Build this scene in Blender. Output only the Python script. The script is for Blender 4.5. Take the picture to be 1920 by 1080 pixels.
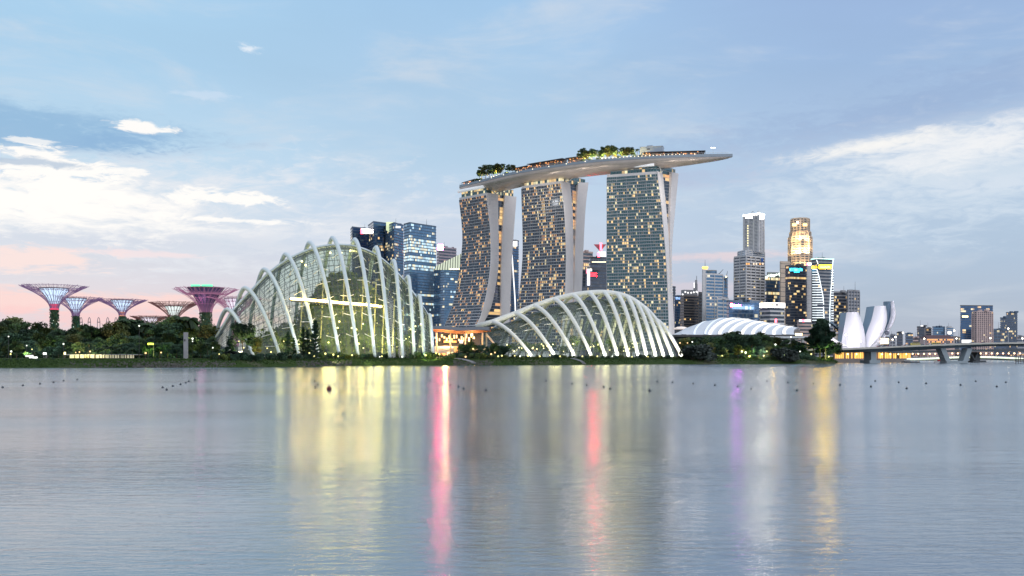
import bpy, math, random
from mathutils import Vector, Matrix, noise as mnoise

for o in list(bpy.data.objects):
    bpy.data.objects.remove(o, do_unlink=True)
SC = bpy.context.scene
COL = SC.collection
R = math.radians
rnd = random.Random(7)

# ------------------------------------------------------------------ camera, exposure
F = 1800.0          # focal length in pixels of the 1920 wide photograph
HY = 668.0          # horizon row
CH = 4.0            # camera height over the water
cam_d = bpy.data.cameras.new('camera')
cam = bpy.data.objects.new('camera', cam_d)
COL.objects.link(cam)
cam.location = (0, 0, CH)
cam.rotation_euler = (R(90), 0, 0)
cam_d.sensor_width = 36.0
cam_d.lens = 36.0 * F / 1920.0
cam_d.shift_y = (HY - 540.0) / 1920.0
cam_d.clip_start = 0.5
cam_d.clip_end = 20000
SC.camera = cam
SC.view_settings.view_transform = 'Standard'
SC.view_settings.look = 'None'
SC.view_settings.exposure = 0.0
SC.view_settings.gamma = 1.0
SC.render.engine = 'CYCLES'
SC.cycles.use_denoising = True
try:
    SC.cycles.denoiser = 'OPENIMAGEDENOISE'
except Exception:
    pass
SC.cycles.max_bounces = 8
SC.cycles.transparent_max_bounces = 16
SC.cycles.sample_clamp_indirect = 6.0
SC.cycles.caustics_reflective = False
SC.cycles.caustics_refractive = False


def W(px, py, D):
    """A point seen at photo pixel px,py standing D metres away."""
    return Vector(((px - 960.0) / F * D, D, CH + (HY - py) / F * D))


def XD(px, D):
    return ((px - 960.0) / F * D, D)


def ZD(py, D):
    return CH + (HY - py) / F * D


def lin(c):
    return c / 12.92 / 255 if c <= 10.31 else ((c / 255 + 0.055) / 1.055) ** 2.4


def rgb(r, g, b):
    return (lin(r), lin(g), lin(b), 1.0)


# ------------------------------------------------------------------ node helper
class NT:
    def __init__(self, tree):
        self.t = tree
        self.n = tree.nodes
        self.l = tree.links

    def new(self, kind, **kw):
        x = self.n.new(kind)
        for k, v in kw.items():
            setattr(x, k, v)
        return x

    def put(self, sock, v):
        if v is None:
            return
        if hasattr(v, 'is_linked'):
            self.l.new(v, sock)
        else:
            sock.default_value = v

    def m(self, op, a, b=None, c=None, clamp=False):
        x = self.new('ShaderNodeMath', operation=op, use_clamp=clamp)
        for s, v in zip(x.inputs, (a, b, c)):
            self.put(s, v)
        return x.outputs[0]

    def smooth(self, v, a, b):
        x = self.new('ShaderNodeMapRange', interpolation_type='SMOOTHSTEP')
        self.put(x.inputs['Value'], v)
        x.inputs['From Min'].default_value = a
        x.inputs['From Max'].default_value = b
        return x.outputs[0]

    def comb(self, x, y, z=0.0):
        c = self.new('ShaderNodeCombineXYZ')
        for s, v in zip(c.inputs, (x, y, z)):
            self.put(s, v)
        return c.outputs[0]

    def noise(self, vec, scale, detail=4.0, rough=0.55, dist=0.0):
        x = self.new('ShaderNodeTexNoise')
        if vec is not None:
            self.l.new(vec, x.inputs['Vector'])
        x.inputs['Scale'].default_value = scale
        x.inputs['Detail'].default_value = detail
        x.inputs['Roughness'].default_value = rough
        x.inputs['Distortion'].default_value = dist
        return x.outputs['Fac']

    def mix(self, f, a, b, blend='MIX'):
        x = self.new('ShaderNodeMix', data_type='RGBA', blend_type=blend)
        self.put(x.inputs[0], f)
        self.put(x.inputs[6], a)
        self.put(x.inputs[7], b)
        return x.outputs[2]

    def ramp(self, v, stops):
        x = self.new('ShaderNodeValToRGB')
        e = x.color_ramp.elements
        e[0].position, e[0].color = stops[0]
        e[1].position, e[1].color = stops[-1]
        for p, c in stops[1:-1]:
            k = e.new(p)
            k.color = c
        self.put(x.inputs[0], v)
        return x.outputs[0]


# ------------------------------------------------------------------ sky
SUN_AZ, SUN_EL = R(128), R(28)     # soft fill added from behind the viewer to brighten the walls


def make_world():
    w = bpy.data.worlds.new('World')
    SC.world = w
    w.use_nodes = True
    t = NT(w.node_tree)
    t.n.clear()
    tc = t.new('ShaderNodeTexCoord')
    sep = t.new('ShaderNodeSeparateXYZ')
    t.l.new(tc.outputs['Generated'], sep.inputs[0])
    x, y, z = sep.outputs
    az = t.m('ARCTAN2', x, y)
    hor = t.m('SQRT', t.m('ADD', t.m('MULTIPLY', x, x), t.m('MULTIPLY', y, y)))
    v = t.m('DIVIDE', z, t.m('MAXIMUM', hor, 0.02))
    # streaky cloud noise
    # perspective of a cloud deck: features shrink towards the horizon
    vv = t.m('POWER', t.m('MAXIMUM', v, 0.0), 0.75)
    p1 = t.comb(t.m('MULTIPLY', az, 5.0), t.m('MULTIPLY', vv, 17.0), 0.0)
    n1 = t.noise(p1, 1.0, 6, 0.6, 0.4)
    p2 = t.comb(t.m('MULTIPLY', az, 2.6), t.m('MULTIPLY', v, 9.0), 4.3)
    n2 = t.noise(p2, 1.0, 5, 0.55, 0.6)
    p3 = t.comb(t.m('MULTIPLY', az, 16.0), t.m('MULTIPLY', vv, 46.0), 9.1)
    n3 = t.noise(p3, 1.0, 6, 0.62, 0.9)
    p4 = t.comb(t.m('ADD', t.m('MULTIPLY', az, 42.0), t.m('MULTIPLY', n3, 1.5)), t.m('MULTIPLY', vv, 105.0), 2.7)
    n4 = t.noise(p4, 1.0, 6, 0.65, 0.8)

    def A(px):
        return math.atan((px - 960.0) / F)

    def V(px, py):
        return (HY - py) / F * math.cos(A(px))

    def st(py):
        return min(1.0, max(0.0, (HY - py) / F / 1.5))
    left = t.ramp(t.m('DIVIDE', v, 1.5), [
        (0.0, rgb(226, 200, 204)), (st(615), rgb(228, 208, 211)), (st(560), rgb(226, 216, 221)), (st(480), rgb(214, 220, 230)),
        (st(390), rgb(202, 220, 234)), (st(300), rgb(184, 213, 234)), (st(150), rgb(166, 205, 234)),
        (st(0), rgb(166, 207, 237)), (0.55, rgb(190, 210, 234)), (1.0, rgb(222, 230, 240))])  # overhead stop brightened out of view to light the walls
    mid = t.ramp(t.m('DIVIDE', v, 1.5), [
        (0.0, rgb(196, 190, 204)), (st(560), rgb(206, 206, 220)), (st(450), rgb(200, 211, 228)),
        (st(300), rgb(178, 207, 231)), (st(0), rgb(158, 197, 232)), (0.55, rgb(184, 206, 233)), (1.0, rgb(222, 230, 240))])
    right = t.ramp(t.m('DIVIDE', v, 1.5), [
        (0.0, rgb(176, 180, 194)), (st(600), rgb(173, 185, 202)), (st(500), rgb(172, 192, 214)), (st(400), rgb(177, 199, 222)),
        (st(300), rgb(169, 193, 222)), (st(150), rgb(151, 181, 218)), (st(0), rgb(147, 176, 217)),
        (0.55, rgb(176, 200, 230)), (1.0, rgb(222, 230, 240))])
    base = t.mix(t.smooth(az, A(150), A(900)), left, mid)
    base = t.mix(t.smooth(az, A(850), A(1650)), base, right)
    # sky behind the viewer is raised above its dusk tone to light the facades
    base = t.mix(t.smooth(t.m('ABSOLUTE', az), 0.9, 2.2), base, rgb(206, 213, 226))

    # physically based clear sky, weak at dusk
    sk = t.new('ShaderNodeTexSky', sky_type='NISHITA', sun_disc=False)
    sk.sun_elevation = SUN_EL
    sk.sun_rotation = SUN_AZ
    sk.air_density = 1.0
    sk.dust_density = 0.6

    # soft light and dark streaks of the cloud deck
    tone = t.m('ADD', 0.885, t.m('MULTIPLY', t.m('ADD', t.m('MULTIPLY', n2, 0.75), t.m('MULTIPLY', n1, 0.25)), 0.24))
    tn = t.new('ShaderNodeMix', data_type='RGBA', blend_type='MULTIPLY')
    tn.inputs[0].default_value = 1.0
    t.l.new(base, tn.inputs[6])
    t.l.new(t.comb(tone, tone, tone), tn.inputs[7])
    cur = tn.outputs[2]
    # thin pale veils
    veil = t.m('ADD', 0.07, t.m('MULTIPLY', t.smooth(n1, 0.47, 0.76), 0.50))
    cur = t.mix(veil, cur, rgb(214, 219, 226))

    def blob(cur, px, py, hw, hh, col, amount=1.0, soft=(0.0, 0.5), k=1.0, tilt=0.0, fine=0.75):
        cu, cv = A(px), V(px, py)
        sw, sh = hw / F, hh / F
        du = t.m('SUBTRACT', az, cu)
        dv = t.m('SUBTRACT', t.m('SUBTRACT', v, cv), t.m('MULTIPLY', du, tilt))
        a = t.m('DIVIDE', du, sw)
        b = t.m('DIVIDE', dv, sh)
        d = t.m('SQRT', t.m('ADD', t.m('MULTIPLY', a, a), t.m('MULTIPLY', b, b)))
        n = t.m('ADD', t.m('MULTIPLY', t.m('SUBTRACT', n1, 0.5), 1.6 * k), t.m('ADD', t.m('MULTIPLY', t.m('SUBTRACT', n3, 0.5), 3.0 * fine), t.m('MULTIPLY', t.m('SUBTRACT', n4, 0.5), 2.2 * fine)))
        e = t.m('ADD', t.m('SUBTRACT', 1.0, d), n)
        f = t.m('MULTIPLY', t.smooth(e, soft[0], soft[1]), amount)
        return t.mix(f, cur, col)

    white = (1.0, 0.97, 0.93, 1)
    # broad pale light behind the bright clouds
    cur = blob(cur, 1830, 320, 440, 110, rgb(208, 221, 234), 0.9, (-0.3, 0.9), 0.7, 0.05)
    cur = blob(cur, 120, 380, 560, 120, rgb(228, 231, 237), 0.9, (-0.3, 0.9), 0.7)
    # dark cloud banks
    cur = blob(cur, 60, 240, 340, 46, rgb(146, 184, 217), 0.9, (-0.1, 0.6), 0.8, 0.0, 0.45)
    cur = blob(cur, 230, 262, 120, 22, rgb(144, 181, 216), 0.85, (-0.1, 0.7), 0.8)
    cur = blob(cur, 1760, 190, 470, 62, rgb(150, 174, 210), 0.6, (-0.2, 0.9), 0.8, 0.16)
    cur = blob(cur, 1290, 330, 190, 26, rgb(178, 190, 216), 0.5, (-0.2, 0.9), 0.8)
    cur = blob(cur, 160, 450, 330, 22, rgb(205, 212, 226), 0.55, (-0.2, 0.8), 0.9)
    # bright sunlit gaps
    cur = blob(cur, 20, 372, 330, 60, white, 1.0, (-0.2, 0.75), 0.85, 0.0, 0.6)
    cur = blob(cur, 90, 318, 130, 34, white, 0.95, (0.0, 0.4), 0.95)
    cur = blob(cur, 420, 371, 130, 15, white, 0.95, (-0.1, 0.4), 1.0)
    cur = blob(cur, 460, 414, 120, 6, white, 0.85, (-0.1, 0.5), 0.9)
    cur = blob(cur, 268, 238, 60, 14, white, 0.95, (0.0, 0.5), 0.9)
    cur = blob(cur, 55, 263, 40, 6, white, 0.7, (0.0, 0.5), 0.9)
    cur = blob(cur, 240, 322, 46, 10, white, 0.8, (0.0, 0.5), 0.9)
    cur = blob(cur, 465, 91, 42, 13, rgb(228, 236, 245), 0.9, (0.0, 0.7), 0.9)
    cur = blob(cur, 400, 180, 60, 12, rgb(205, 222, 240), 0.6, (0.0, 0.8), 0.9)
    cur = blob(cur, 30, 302, 120, 10, rgb(172, 192, 214), 0.75, (0.0, 0.6), 1.0)
    cur = blob(cur, 1640, 272, 180, 19, rgb(248, 246, 242), 0.95, (-0.2, 1.0), 0.75, 0.10, 0.55)
    cur = blob(cur, 1850, 268, 250, 44, rgb(240, 241, 243), 0.95, (-0.2, 1.15), 0.8, 0.12, 0.55)
    cur = blob(cur, 1870, 345, 180, 16, rgb(214, 224, 236), 0.6, (-0.1, 0.8), 0.9)
    # pink bands low over the gardens and the city
    cur = blob(cur, 50, 486, 150, 26, rgb(250, 226, 220), 0.9, (-0.1, 0.6), 0.9)
    cur = blob(cur, 260, 476, 110, 7, rgb(246, 226, 226), 0.7, (-0.1, 0.6), 0.9)
    cur = blob(cur, 120, 562, 480, 20, rgb(251, 216, 210), 0.9, (-0.2, 0.7), 0.9)
    cur = blob(cur, 330, 596, 300, 16, rgb(249, 206, 204), 0.75, (-0.3, 0.7), 0.8)
    cur = blob(cur, 1320, 482, 150, 11, rgb(226, 211, 216), 0.85, (-0.2, 0.8), 0.8)
    cur = blob(cur, 1300, 540, 190, 22, rgb(218, 206, 214), 0.6, (-0.3, 0.8), 0.8)

    bg1 = t.new('ShaderNodeBackground')
    t.l.new(cur, bg1.inputs[0])
    bg1.inputs[1].default_value = 1.06
    bg2 = t.new('ShaderNodeBackground')
    t.l.new(sk.outputs[0], bg2.inputs[0])
    bg2.inputs[1].default_value = 0.05
    ad = t.new('ShaderNodeMixShader')
    ad.inputs[0].default_value = 0.03
    t.l.new(bg1.outputs[0], ad.inputs[1])
    t.l.new(bg2.outputs[0], ad.inputs[2])
    out = t.new('ShaderNodeOutputWorld')
    t.l.new(ad.outputs[0], out.inputs[0])


make_world()
sun_d = bpy.data.lights.new('sun', 'SUN')
sun_d.energy = 1.0
sun_d.angle = R(40)
sun_d.color = (1.0, 0.95, 0.92)
sun = bpy.data.objects.new('sun', sun_d)
COL.objects.link(sun)
sun.rotation_euler = (R(90) - SUN_EL, 0, math.pi - SUN_AZ)


# ------------------------------------------------------------------ object helpers
ORG = {}


def tag(o, label=None, cat=None, group=None, kind=None):
    if label:
        o['label'] = label
    if cat:
        o['category'] = cat
    if group:
        o['group'] = group
    if kind:
        o['kind'] = kind
    return o


def thing(name, label, cat, loc=(0, 0, 0), group=None):
    o = bpy.data.objects.new(name, None)
    o.empty_display_size = 1
    COL.objects.link(o)
    o.location = loc
    ORG[o.name] = Vector(loc)
    return tag(o, label, cat, group)


class MB:
    def __init__(self):
        self.v = []
        self.f = []
        self.mi = []
        self.lit = []
        self.has = False

    def face(self, pts, mi=0, lit=None):
        i = len(self.v)
        self.v.extend([tuple(p) for p in pts])
        self.f.append(tuple(range(i, i + len(pts))))
        self.mi.append(mi)
        self.lit.append(lit or (0, 0, 0, 1))
        if lit:
            self.has = True

    def box(self, c, s, rz=0.0, mi=0, lit=None):
        cx, cy, cz = c
        hx, hy, hz = s[0] / 2, s[1] / 2, s[2] / 2
        ca, sa = math.cos(rz), math.sin(rz)
        P = []
        for dz in (-hz, hz):
            for dx, dy in ((-hx, -hy), (hx, -hy), (hx, hy), (-hx, hy)):
                P.append((cx + dx * ca - dy * sa, cy + dx * sa + dy * ca, cz + dz))
        self._hex(P, mi, lit)

    def _hex(self, P, mi=0, lit=None):
        i = len(self.v)
        self.v.extend([tuple(p) for p in P])
        for q in ((0, 3, 2, 1), (4, 5, 6, 7), (0, 1, 5, 4), (1, 2, 6, 5), (2, 3, 7, 6), (3, 0, 4, 7)):
            self.f.append(tuple(i + k for k in q))
            self.mi.append(mi)
            self.lit.append(lit or (0, 0, 0, 1))
        if lit:
            self.has = True

    def fbox(self, c, s):
        """sign box: dark casing (slot 0), lit front towards the bay (slot 1)"""
        n0 = len(self.f)
        self.box(c, s)
        self.mi[n0 + 2] = 1

    def prism(self, poly, z0, z1, mi=0, caps=True, top=None, lit=None):
        top = top or poly
        n = len(poly)
        i = len(self.v)
        self.v.extend([(p[0], p[1], z0) for p in poly])
        self.v.extend([(p[0], p[1], z1 if len(p) < 3 else p[2]) for p in top])
        for k in range(n):
            self.f.append((i + k, i + (k + 1) % n, i + n + (k + 1) % n, i + n + k))
            self.mi.append(mi)
            self.lit.append(lit or (0, 0, 0, 1))
        if caps:
            self.f.append(tuple(i + k for k in reversed(range(n))))
            self.f.append(tuple(i + n + k for k in range(n)))
            self.mi += [mi, mi]
            self.lit += [lit or (0, 0, 0, 1)] * 2
        if lit:
            self.has = True

    def tube(self, pts, rad, sides=6, mi=0, lit=None, flat=1.0, cap=True):
        pts = [Vector(p) for p in pts]
        n = len(pts)
        if not hasattr(rad, '__len__'):
            rad = [rad] * n
        i0 = len(self.v)
        prev = None
        for k in range(n):
            a = pts[max(0, k - 1)]
            b = pts[min(n - 1, k + 1)]
            d = (b - a)
            if d.length < 1e-9:
                d = Vector((0, 0, 1))
            d.normalize()
            if prev is None:
                up = Vector((0, 1, 0)) if abs(d.y) < 0.9 else Vector((1, 0, 0))
                s = d.cross(up).normalized()
            else:
                s = (prev - d * prev.dot(d))
                s = s.normalized() if s.length > 1e-6 else d.orthogonal().normalized()
            prev = s
            u = s.cross(d)
            for j in range(sides):
                a_ = 2 * math.pi * j / sides
                self.v.append(tuple(pts[k] + (s * math.cos(a_) + u * math.sin(a_) * flat) * rad[k]))
        for k in range(n - 1):
            for j in range(sides):
                q = (i0 + k * sides + j, i0 + k * sides + (j + 1) % sides, i0 + (k + 1) * sides + (j + 1) % sides, i0 + (k + 1) * sides + j)
                self.f.append(q)
                self.mi.append(mi)
                self.lit.append(lit or (0, 0, 0, 1))
        if cap:
            self.f.append(tuple(i0 + j for j in reversed(range(sides))))
            self.f.append(tuple(i0 + (n - 1) * sides + j for j in range(sides)))
            self.mi += [mi, mi]
            self.lit += [lit or (0, 0, 0, 1)] * 2
        if lit:
            self.has = True

    def beam(self, a, b, r, mi=0, lit=None):
        self.tube([a, b], r, 4, mi, lit, cap=False)

    def grid(self, rows, mi=0, closed=False, lit=None):
        """rows: list of equal-length lists of points."""
        i = len(self.v)
        m = len(rows[0])
        for r_ in rows:
            self.v.extend([tuple(p) for p in r_])
        for a in range(len(rows) - 1):
            for b in range(m if closed else m - 1):
                b2 = (b + 1) % m
                self.f.append((i + a * m + b, i + a * m + b2, i + (a + 1) * m + b2, i + (a + 1) * m + b))
                self.mi.append(mi)
                self.lit.append(lit or (0, 0, 0, 1))
        if lit:
            self.has = True

    def sphere(self, c, r, seg=8, rings=6, mi=0, lit=None, sz=1.0):
        rows = []
        for a in range(rings + 1):
            th = math.pi * a / rings
            rows.append([(c[0] + r * math.sin(th) * math.cos(2 * math.pi * b / seg), c[1] + r * math.sin(th) * math.sin(2 * math.pi * b / seg), c[2] - r * sz * math.cos(th)) for b in range(seg)])
        self.grid(rows, mi, True, lit)

    def lathe(self, c, prof, seg=16, mi=0, lit=None):
        rows = [[(c[0] + r * math.cos(2 * math.pi * b / seg), c[1] + r * math.sin(2 * math.pi * b / seg), c[2] + z) for b in range(seg)] for r, z in prof]
        self.grid(rows, mi, True, lit)

    def build(self, name, mats, parent=None, smooth=False, label=None):
        org = Vector((0, 0, 0))
        if parent is not None:
            org = ORG.get(parent.name, Vector((0, 0, 0)))
        me = bpy.data.meshes.new(name)
        vs = [(p[0] - org.x, p[1] - org.y, p[2] - org.z) for p in self.v]
        me.from_pydata(vs, [], self.f)
        if not isinstance(mats, (list, tuple)):
            mats = [mats]
        for m_ in mats:
            me.materials.append(m_)
        if len(mats) > 1:
            me.polygons.foreach_set('material_index', self.mi)
        if self.has:
            at = me.attributes.new('lit', 'FLOAT_COLOR', 'FACE')
            flat = []
            for c in self.lit:
                flat.extend(c)
            at.data.foreach_set('color', flat)
        if smooth:
            me.polygons.foreach_set('use_smooth', [True] * len(me.polygons))
        me.update()
        o = bpy.data.objects.new(name, me)
        COL.objects.link(o)
        if parent is not None:
            o.parent = parent
            ORG[o.name] = org
        if label:
            o['label'] = label
        return o


def solo(mb, name, mats, label, cat, loc=None, group=None, smooth=False):
    o = mb.build(name, mats, None, smooth)
    return tag(o, label, cat, group)


def spot(name, loc, target, energy, color, angle=60, radius=0.5, parent=None):
    d = bpy.data.lights.new(name, 'SPOT')
    d.energy = energy
    d.color = color
    d.spot_size = R(angle)
    d.spot_blend = 0.6
    d.shadow_soft_size = radius
    o = bpy.data.objects.new(name, d)
    COL.objects.link(o)
    loc, target = Vector(loc), Vector(target)
    o.rotation_euler = (target - loc).to_track_quat('-Z', 'Y').to_euler()
    o.location = loc
    if parent is not None:
        o.parent = parent
        o.location = loc - ORG[parent.name]
    return o


def lamp(name, loc, energy, color, radius=0.5, parent=None):
    d = bpy.data.lights.new(name, 'POINT')
    d.energy = energy
    d.color = color
    d.shadow_soft_size = radius
    o = bpy.data.objects.new(name, d)
    COL.objects.link(o)
    o.location = loc
    if parent is not None:
        o.parent = parent
        o.location = Vector(loc) - ORG[parent.name]
    return o


ONES = 'zeroth first second third fourth fifth sixth seventh eighth ninth tenth eleventh twelfth thirteenth fourteenth fifteenth sixteenth seventeenth eighteenth nineteenth'.split()
TENS = {2: 'twent', 3: 'thirt', 4: 'fort', 5: 'fift', 6: 'sixt', 7: 'sevent', 8: 'eight', 9: 'ninet'}


def ordinal(n):
    if n < 20:
        return ONES[n]
    a, b = divmod(n, 10)
    if n >= 100:
        return 'hundred-and-' + ordinal(n - 100) if n > 100 else 'hundredth'
    return TENS[a] + 'ieth' if b == 0 else TENS[a] + 'y-' + ONES[b]


# ------------------------------------------------------------------ materials
def mat(name, col, rough=0.6, metal=0.0, var=0.12, scale=0.3, emit=None, strength=0.0, spec=None, sample=True):
    m = bpy.data.materials.new(name)
    m.use_nodes = True
    t = NT(m.node_tree)
    b = t.n['Principled BSDF']
    col = tuple(col) if len(col) == 4 else tuple(col) + (1,)
    if var > 0:
        tc = t.new('ShaderNodeTexCoord')
        n = t.noise(tc.outputs['Object'], scale, 5, 0.6)
        n2 = t.noise(tc.outputs['Object'], scale * 9, 3, 0.6)
        f = t.m('ADD', t.m('MULTIPLY', n, 0.7), t.m('MULTIPLY', n2, 0.3))
        lo = tuple(c * (1 - var) for c in col[:3]) + (1,)
        hi = tuple(min(1, c * (1 + var)) for c in col[:3]) + (1,)
        c = t.mix(t.smooth(f, 0.3, 0.7), lo, hi)
        t.l.new(c, b.inputs['Base Color'])
        t.l.new(t.m('ADD', rough - 0.08, t.m('MULTIPLY', n2, 0.16)), b.inputs['Roughness'])
    else:
        b.inputs['Base Color'].default_value = col
        b.inputs['Roughness'].default_value = rough
    b.inputs['Metallic'].default_value = metal
    if spec is not None:
        b.inputs['Specular IOR Level'].default_value = spec
    if emit is not None:
        b.inputs['Emission Color'].default_value = tuple(emit)[:3] + (1,)
        b.inputs['Emission Strength'].default_value = strength
        if not sample:
            m.cycles.emission_sampling = 'NONE'
    return m


def mat_glow(name, col, strength, sample=True):
    m = bpy.data.materials.new(name)
    m.use_nodes = True
    b = m.node_tree.nodes['Principled BSDF']
    b.inputs['Base Color'].default_value = tuple(min(0.8, c) for c in col[:3]) + (1,)
    b.inputs['Roughness'].default_value = 0.5
    b.inputs['Emission Color'].default_value = tuple(col)[:3] + (1,)
    b.inputs['Emission Strength'].default_value = strength
    if not sample:
        m.cycles.emission_sampling = 'NONE'
    return m


def mat_glass(name, col, rough=0.12, metal=0.55, wobble=0.02):
    """Curtain-wall glass; panes with a lit room behind them glow through the face attribute."""
    m = bpy.data.materials.new(name)
    m.use_nodes = True
    t = NT(m.node_tree)
    b = t.n['Principled BSDF']
    at = t.new('ShaderNodeAttribute', attribute_name='lit')
    tc = t.new('ShaderNodeTexCoord')
    n = t.noise(tc.outputs['Object'], 0.22, 3, 0.6)
    col = tuple(col)[:3]
    c = t.mix(n, tuple(x * 0.65 for x in col) + (1,), tuple(min(1, x * 1.35) for x in col) + (1,))
    t.l.new(c, b.inputs['Base Color'])
    b.inputs['Metallic'].default_value = metal
    b.inputs['Roughness'].default_value = rough
    t.l.new(at.outputs['Color'], b.inputs['Emission Color'])
    b.inputs['Emission Strength'].default_value = 1.0
    bp = t.new('ShaderNodeBump')
    bp.inputs['Strength'].default_value = wobble * 5
    bp.inputs['Distance'].default_value = 0.3
    t.l.new(t.noise(tc.outputs['Object'], 0.12, 2, 0.5), bp.inputs['Height'])
    t.l.new(bp.outputs[0], b.inputs['Normal'])
    m.cycles.emission_sampling = 'NONE'
    return m


def mat_clear(name, tint, gloss=0.3):
    """Greenhouse glass: see-through with a sky reflection."""
    m = bpy.data.materials.new(name)
    m.use_nodes = True
    t = NT(m.node_tree)
    t.n.clear()
    tr = t.new('ShaderNodeBsdfTransparent')
    tr.inputs[0].default_value = tint
    gl = t.new('ShaderNodeBsdfGlossy')
    gl.inputs['Color'].default_value = (0.85, 0.92, 0.95, 1)
    gl.inputs['Roughness'].default_value = 0.12
    lw = t.new('ShaderNodeLayerWeight')
    lw.inputs['Blend'].default_value = gloss
    mx = t.new('ShaderNodeMixShader')
    t.l.new(t.m('ADD', t.m('MULTIPLY', lw.outputs['Fresnel'], 0.75), 0.06), mx.inputs[0])
    t.l.new(tr.outputs[0], mx.inputs[1])
    t.l.new(gl.outputs[0], mx.inputs[2])
    o = t.new('ShaderNodeOutputMaterial')
    t.l.new(mx.outputs[0], o.inputs[0])
    return m


def mat_leaf(name):
    m = bpy.data.materials.new(name)
    m.use_nodes = True
    t = NT(m.node_tree)
    b = t.n['Principled BSDF']
    at = t.new('ShaderNodeAttribute', attribute_name='lit')
    oi = t.new('ShaderNodeObjectInfo')
    f = t.m('ADD', 0.75, t.m('MULTIPLY', oi.outputs['Random'], 0.5))
    c = t.new('ShaderNodeMix', data_type='RGBA', blend_type='MULTIPLY')
    c.inputs[0].default_value = 1.0
    t.l.new(at.outputs['Color'], c.inputs[6])
    t.l.new(t.comb(f, f, f), c.inputs[7])
    t.l.new(c.outputs[2], b.inputs['Base Color'])
    b.inputs['Roughness'].default_value = 0.65
    b.inputs['Specular IOR Level'].default_value = 0.25
    return m


M = {}
M['concrete'] = mat('pale_concrete', (0.42, 0.42, 0.43), 0.7, 0, 0.1, 0.15)
M['white_panel'] = mat('white_panel', (0.80, 0.77, 0.78), 0.45, 0, 0.05, 0.06)
M['white_steel'] = mat('white_steel', (0.74, 0.77, 0.78), 0.4, 0, 0.04, 0.3)
M['slab_edge'] = mat('slab_edge', (0.42, 0.44, 0.48), 0.6, 0, 0.08, 0.2)
M['grey_wall'] = mat('grey_wall', (0.32, 0.33, 0.36), 0.7, 0, 0.12, 0.12)
M['light_wall'] = mat('light_wall', (0.60, 0.61, 0.64), 0.65, 0, 0.1, 0.12)
M['mauve_wall'] = mat('mauve_wall', (0.36, 0.31, 0.37), 0.7, 0, 0.12, 0.12)
M['brown_wall'] = mat('brown_wall', (0.24, 0.21, 0.20), 0.7, 0, 0.15, 0.12)
M['pink_wall'] = mat('pink_wall', (0.55, 0.42, 0.40), 0.7, 0, 0.1, 0.12)
M['beige_wall'] = mat('beige_wall', (0.58, 0.48, 0.39), 0.7, 0, 0.1, 0.12)
M['dark_wall'] = mat('dark_wall', (0.08, 0.09, 0.115), 0.6, 0, 0.2, 0.12)
M['blue_wall'] = mat('blue_wall', (0.07, 0.12, 0.20), 0.5, 0, 0.15, 0.12)
M['steel'] = mat('dark_steel', (0.10, 0.10, 0.11), 0.5, 0.4, 0.2, 0.6)
M['glass_blue'] = mat_glass('blue_curtain_glass', (0.13, 0.25, 0.40), 0.12, 0.6)
M['glass_deep'] = mat_glass('deep_blue_glass', (0.08, 0.16, 0.30), 0.12, 0.6)
M['glass_dark'] = mat_glass('dark_glass', (0.09, 0.115, 0.16), 0.15, 0.5)
M['glass_teal'] = mat_glass('hotel_teal_glass', (0.075, 0.155, 0.175), 0.16, 0.55)
M['glass_grey'] = mat_glass('hotel_grey_glass', (0.062, 0.085, 0.118), 0.22, 0.5)
M['greenhouse'] = mat_clear('greenhouse_glass', (0.84, 0.91, 0.84, 1), 0.24)
M['greenhouse_pale'] = mat_clear('greenhouse_pale_glass', (0.86, 0.92, 0.87, 1), 0.22)
M['leaf'] = mat_leaf('leaf')
M['bark'] = mat('bark', (0.075, 0.06, 0.045), 0.9, 0, 0.25, 2.0)
M['glow_white'] = mat_glow('white_light', (1.0, 0.90, 0.78), 8.0)
M['glow_soft'] = mat_glow('soft_white_light', (1.0, 0.97, 0.95), 1.3)
M['glow_warm'] = mat_glow('warm_light', (1.0, 0.72, 0.32), 5.0)
M['glow_gold'] = mat_glow('gold_light', (1.0, 0.56, 0.003), 70.0)
M['glow_yellow'] = mat_glow('yellow_light', (1.0, 0.86, 0.38), 3.0)
M['glow_red'] = mat_glow('red_light', (1.0, 0.08, 0.12), 8.0)
M['glow_pink'] = mat_glow('pink_light', (1.0, 0.03, 0.16), 210.0)
M['glow_cyan'] = mat_glow('cyan_light', (0.03, 0.62, 1.0), 9.0)
M['glow_green'] = mat_glow('green_light', (0.15, 0.9, 0.4), 1.2)
M['glow_violet'] = mat_glow('violet_light', (0.62, 0.2, 1.0), 10.0)

WARM = (1.12, 0.70, 0.26, 1)
AMBER = (0.85, 0.42, 0.15, 1)
PALE = (1.05, 0.88, 0.48, 1)
COOL = (0.72, 0.95, 1.0, 1)


def lit_pick(r_, pal):
    c = pal[r_.randrange(len(pal))]
    k = 0.40 + r_.random() * 0.75
    return (c[0] * k, c[1] * k, c[2] * k, 1)
M['glow_hsbc'] = mat_glow('red_lettering', (1.0, 0.0012, 0.0020), 210.0)
M['glow_bluesign'] = mat_glow('blue_lettering', (0.3, 0.5, 1.0), 2.5)
M['glow_violetwhite'] = mat_glow('violet_white_lettering', (0.70, 0.08, 0.95), 120.0)
M['glow_mint'] = mat_glow('mint_roof_light', (0.82, 1.0, 0.80), 1.8)
M['glow_goldsoft'] = mat_glow('gold_recess_light', (1.0, 0.68, 0.28), 2.0)
M['glow_orangesoft'] = mat_glow('orange_window_light', (1.0, 0.45, 0.15), 1.0, False)
M['glow_orange'] = mat_glow('orange_lantern', (1.0, 0.40, 0.14), 1.5)
M['blue_mark'] = mat('blue_emblem', (0.03, 0.12, 0.42), .5, 0, .05)
M['glow_lav'] = mat_glow('lavender_sign_light', (0.85, 0.85, 1.0), 2.5)
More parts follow.
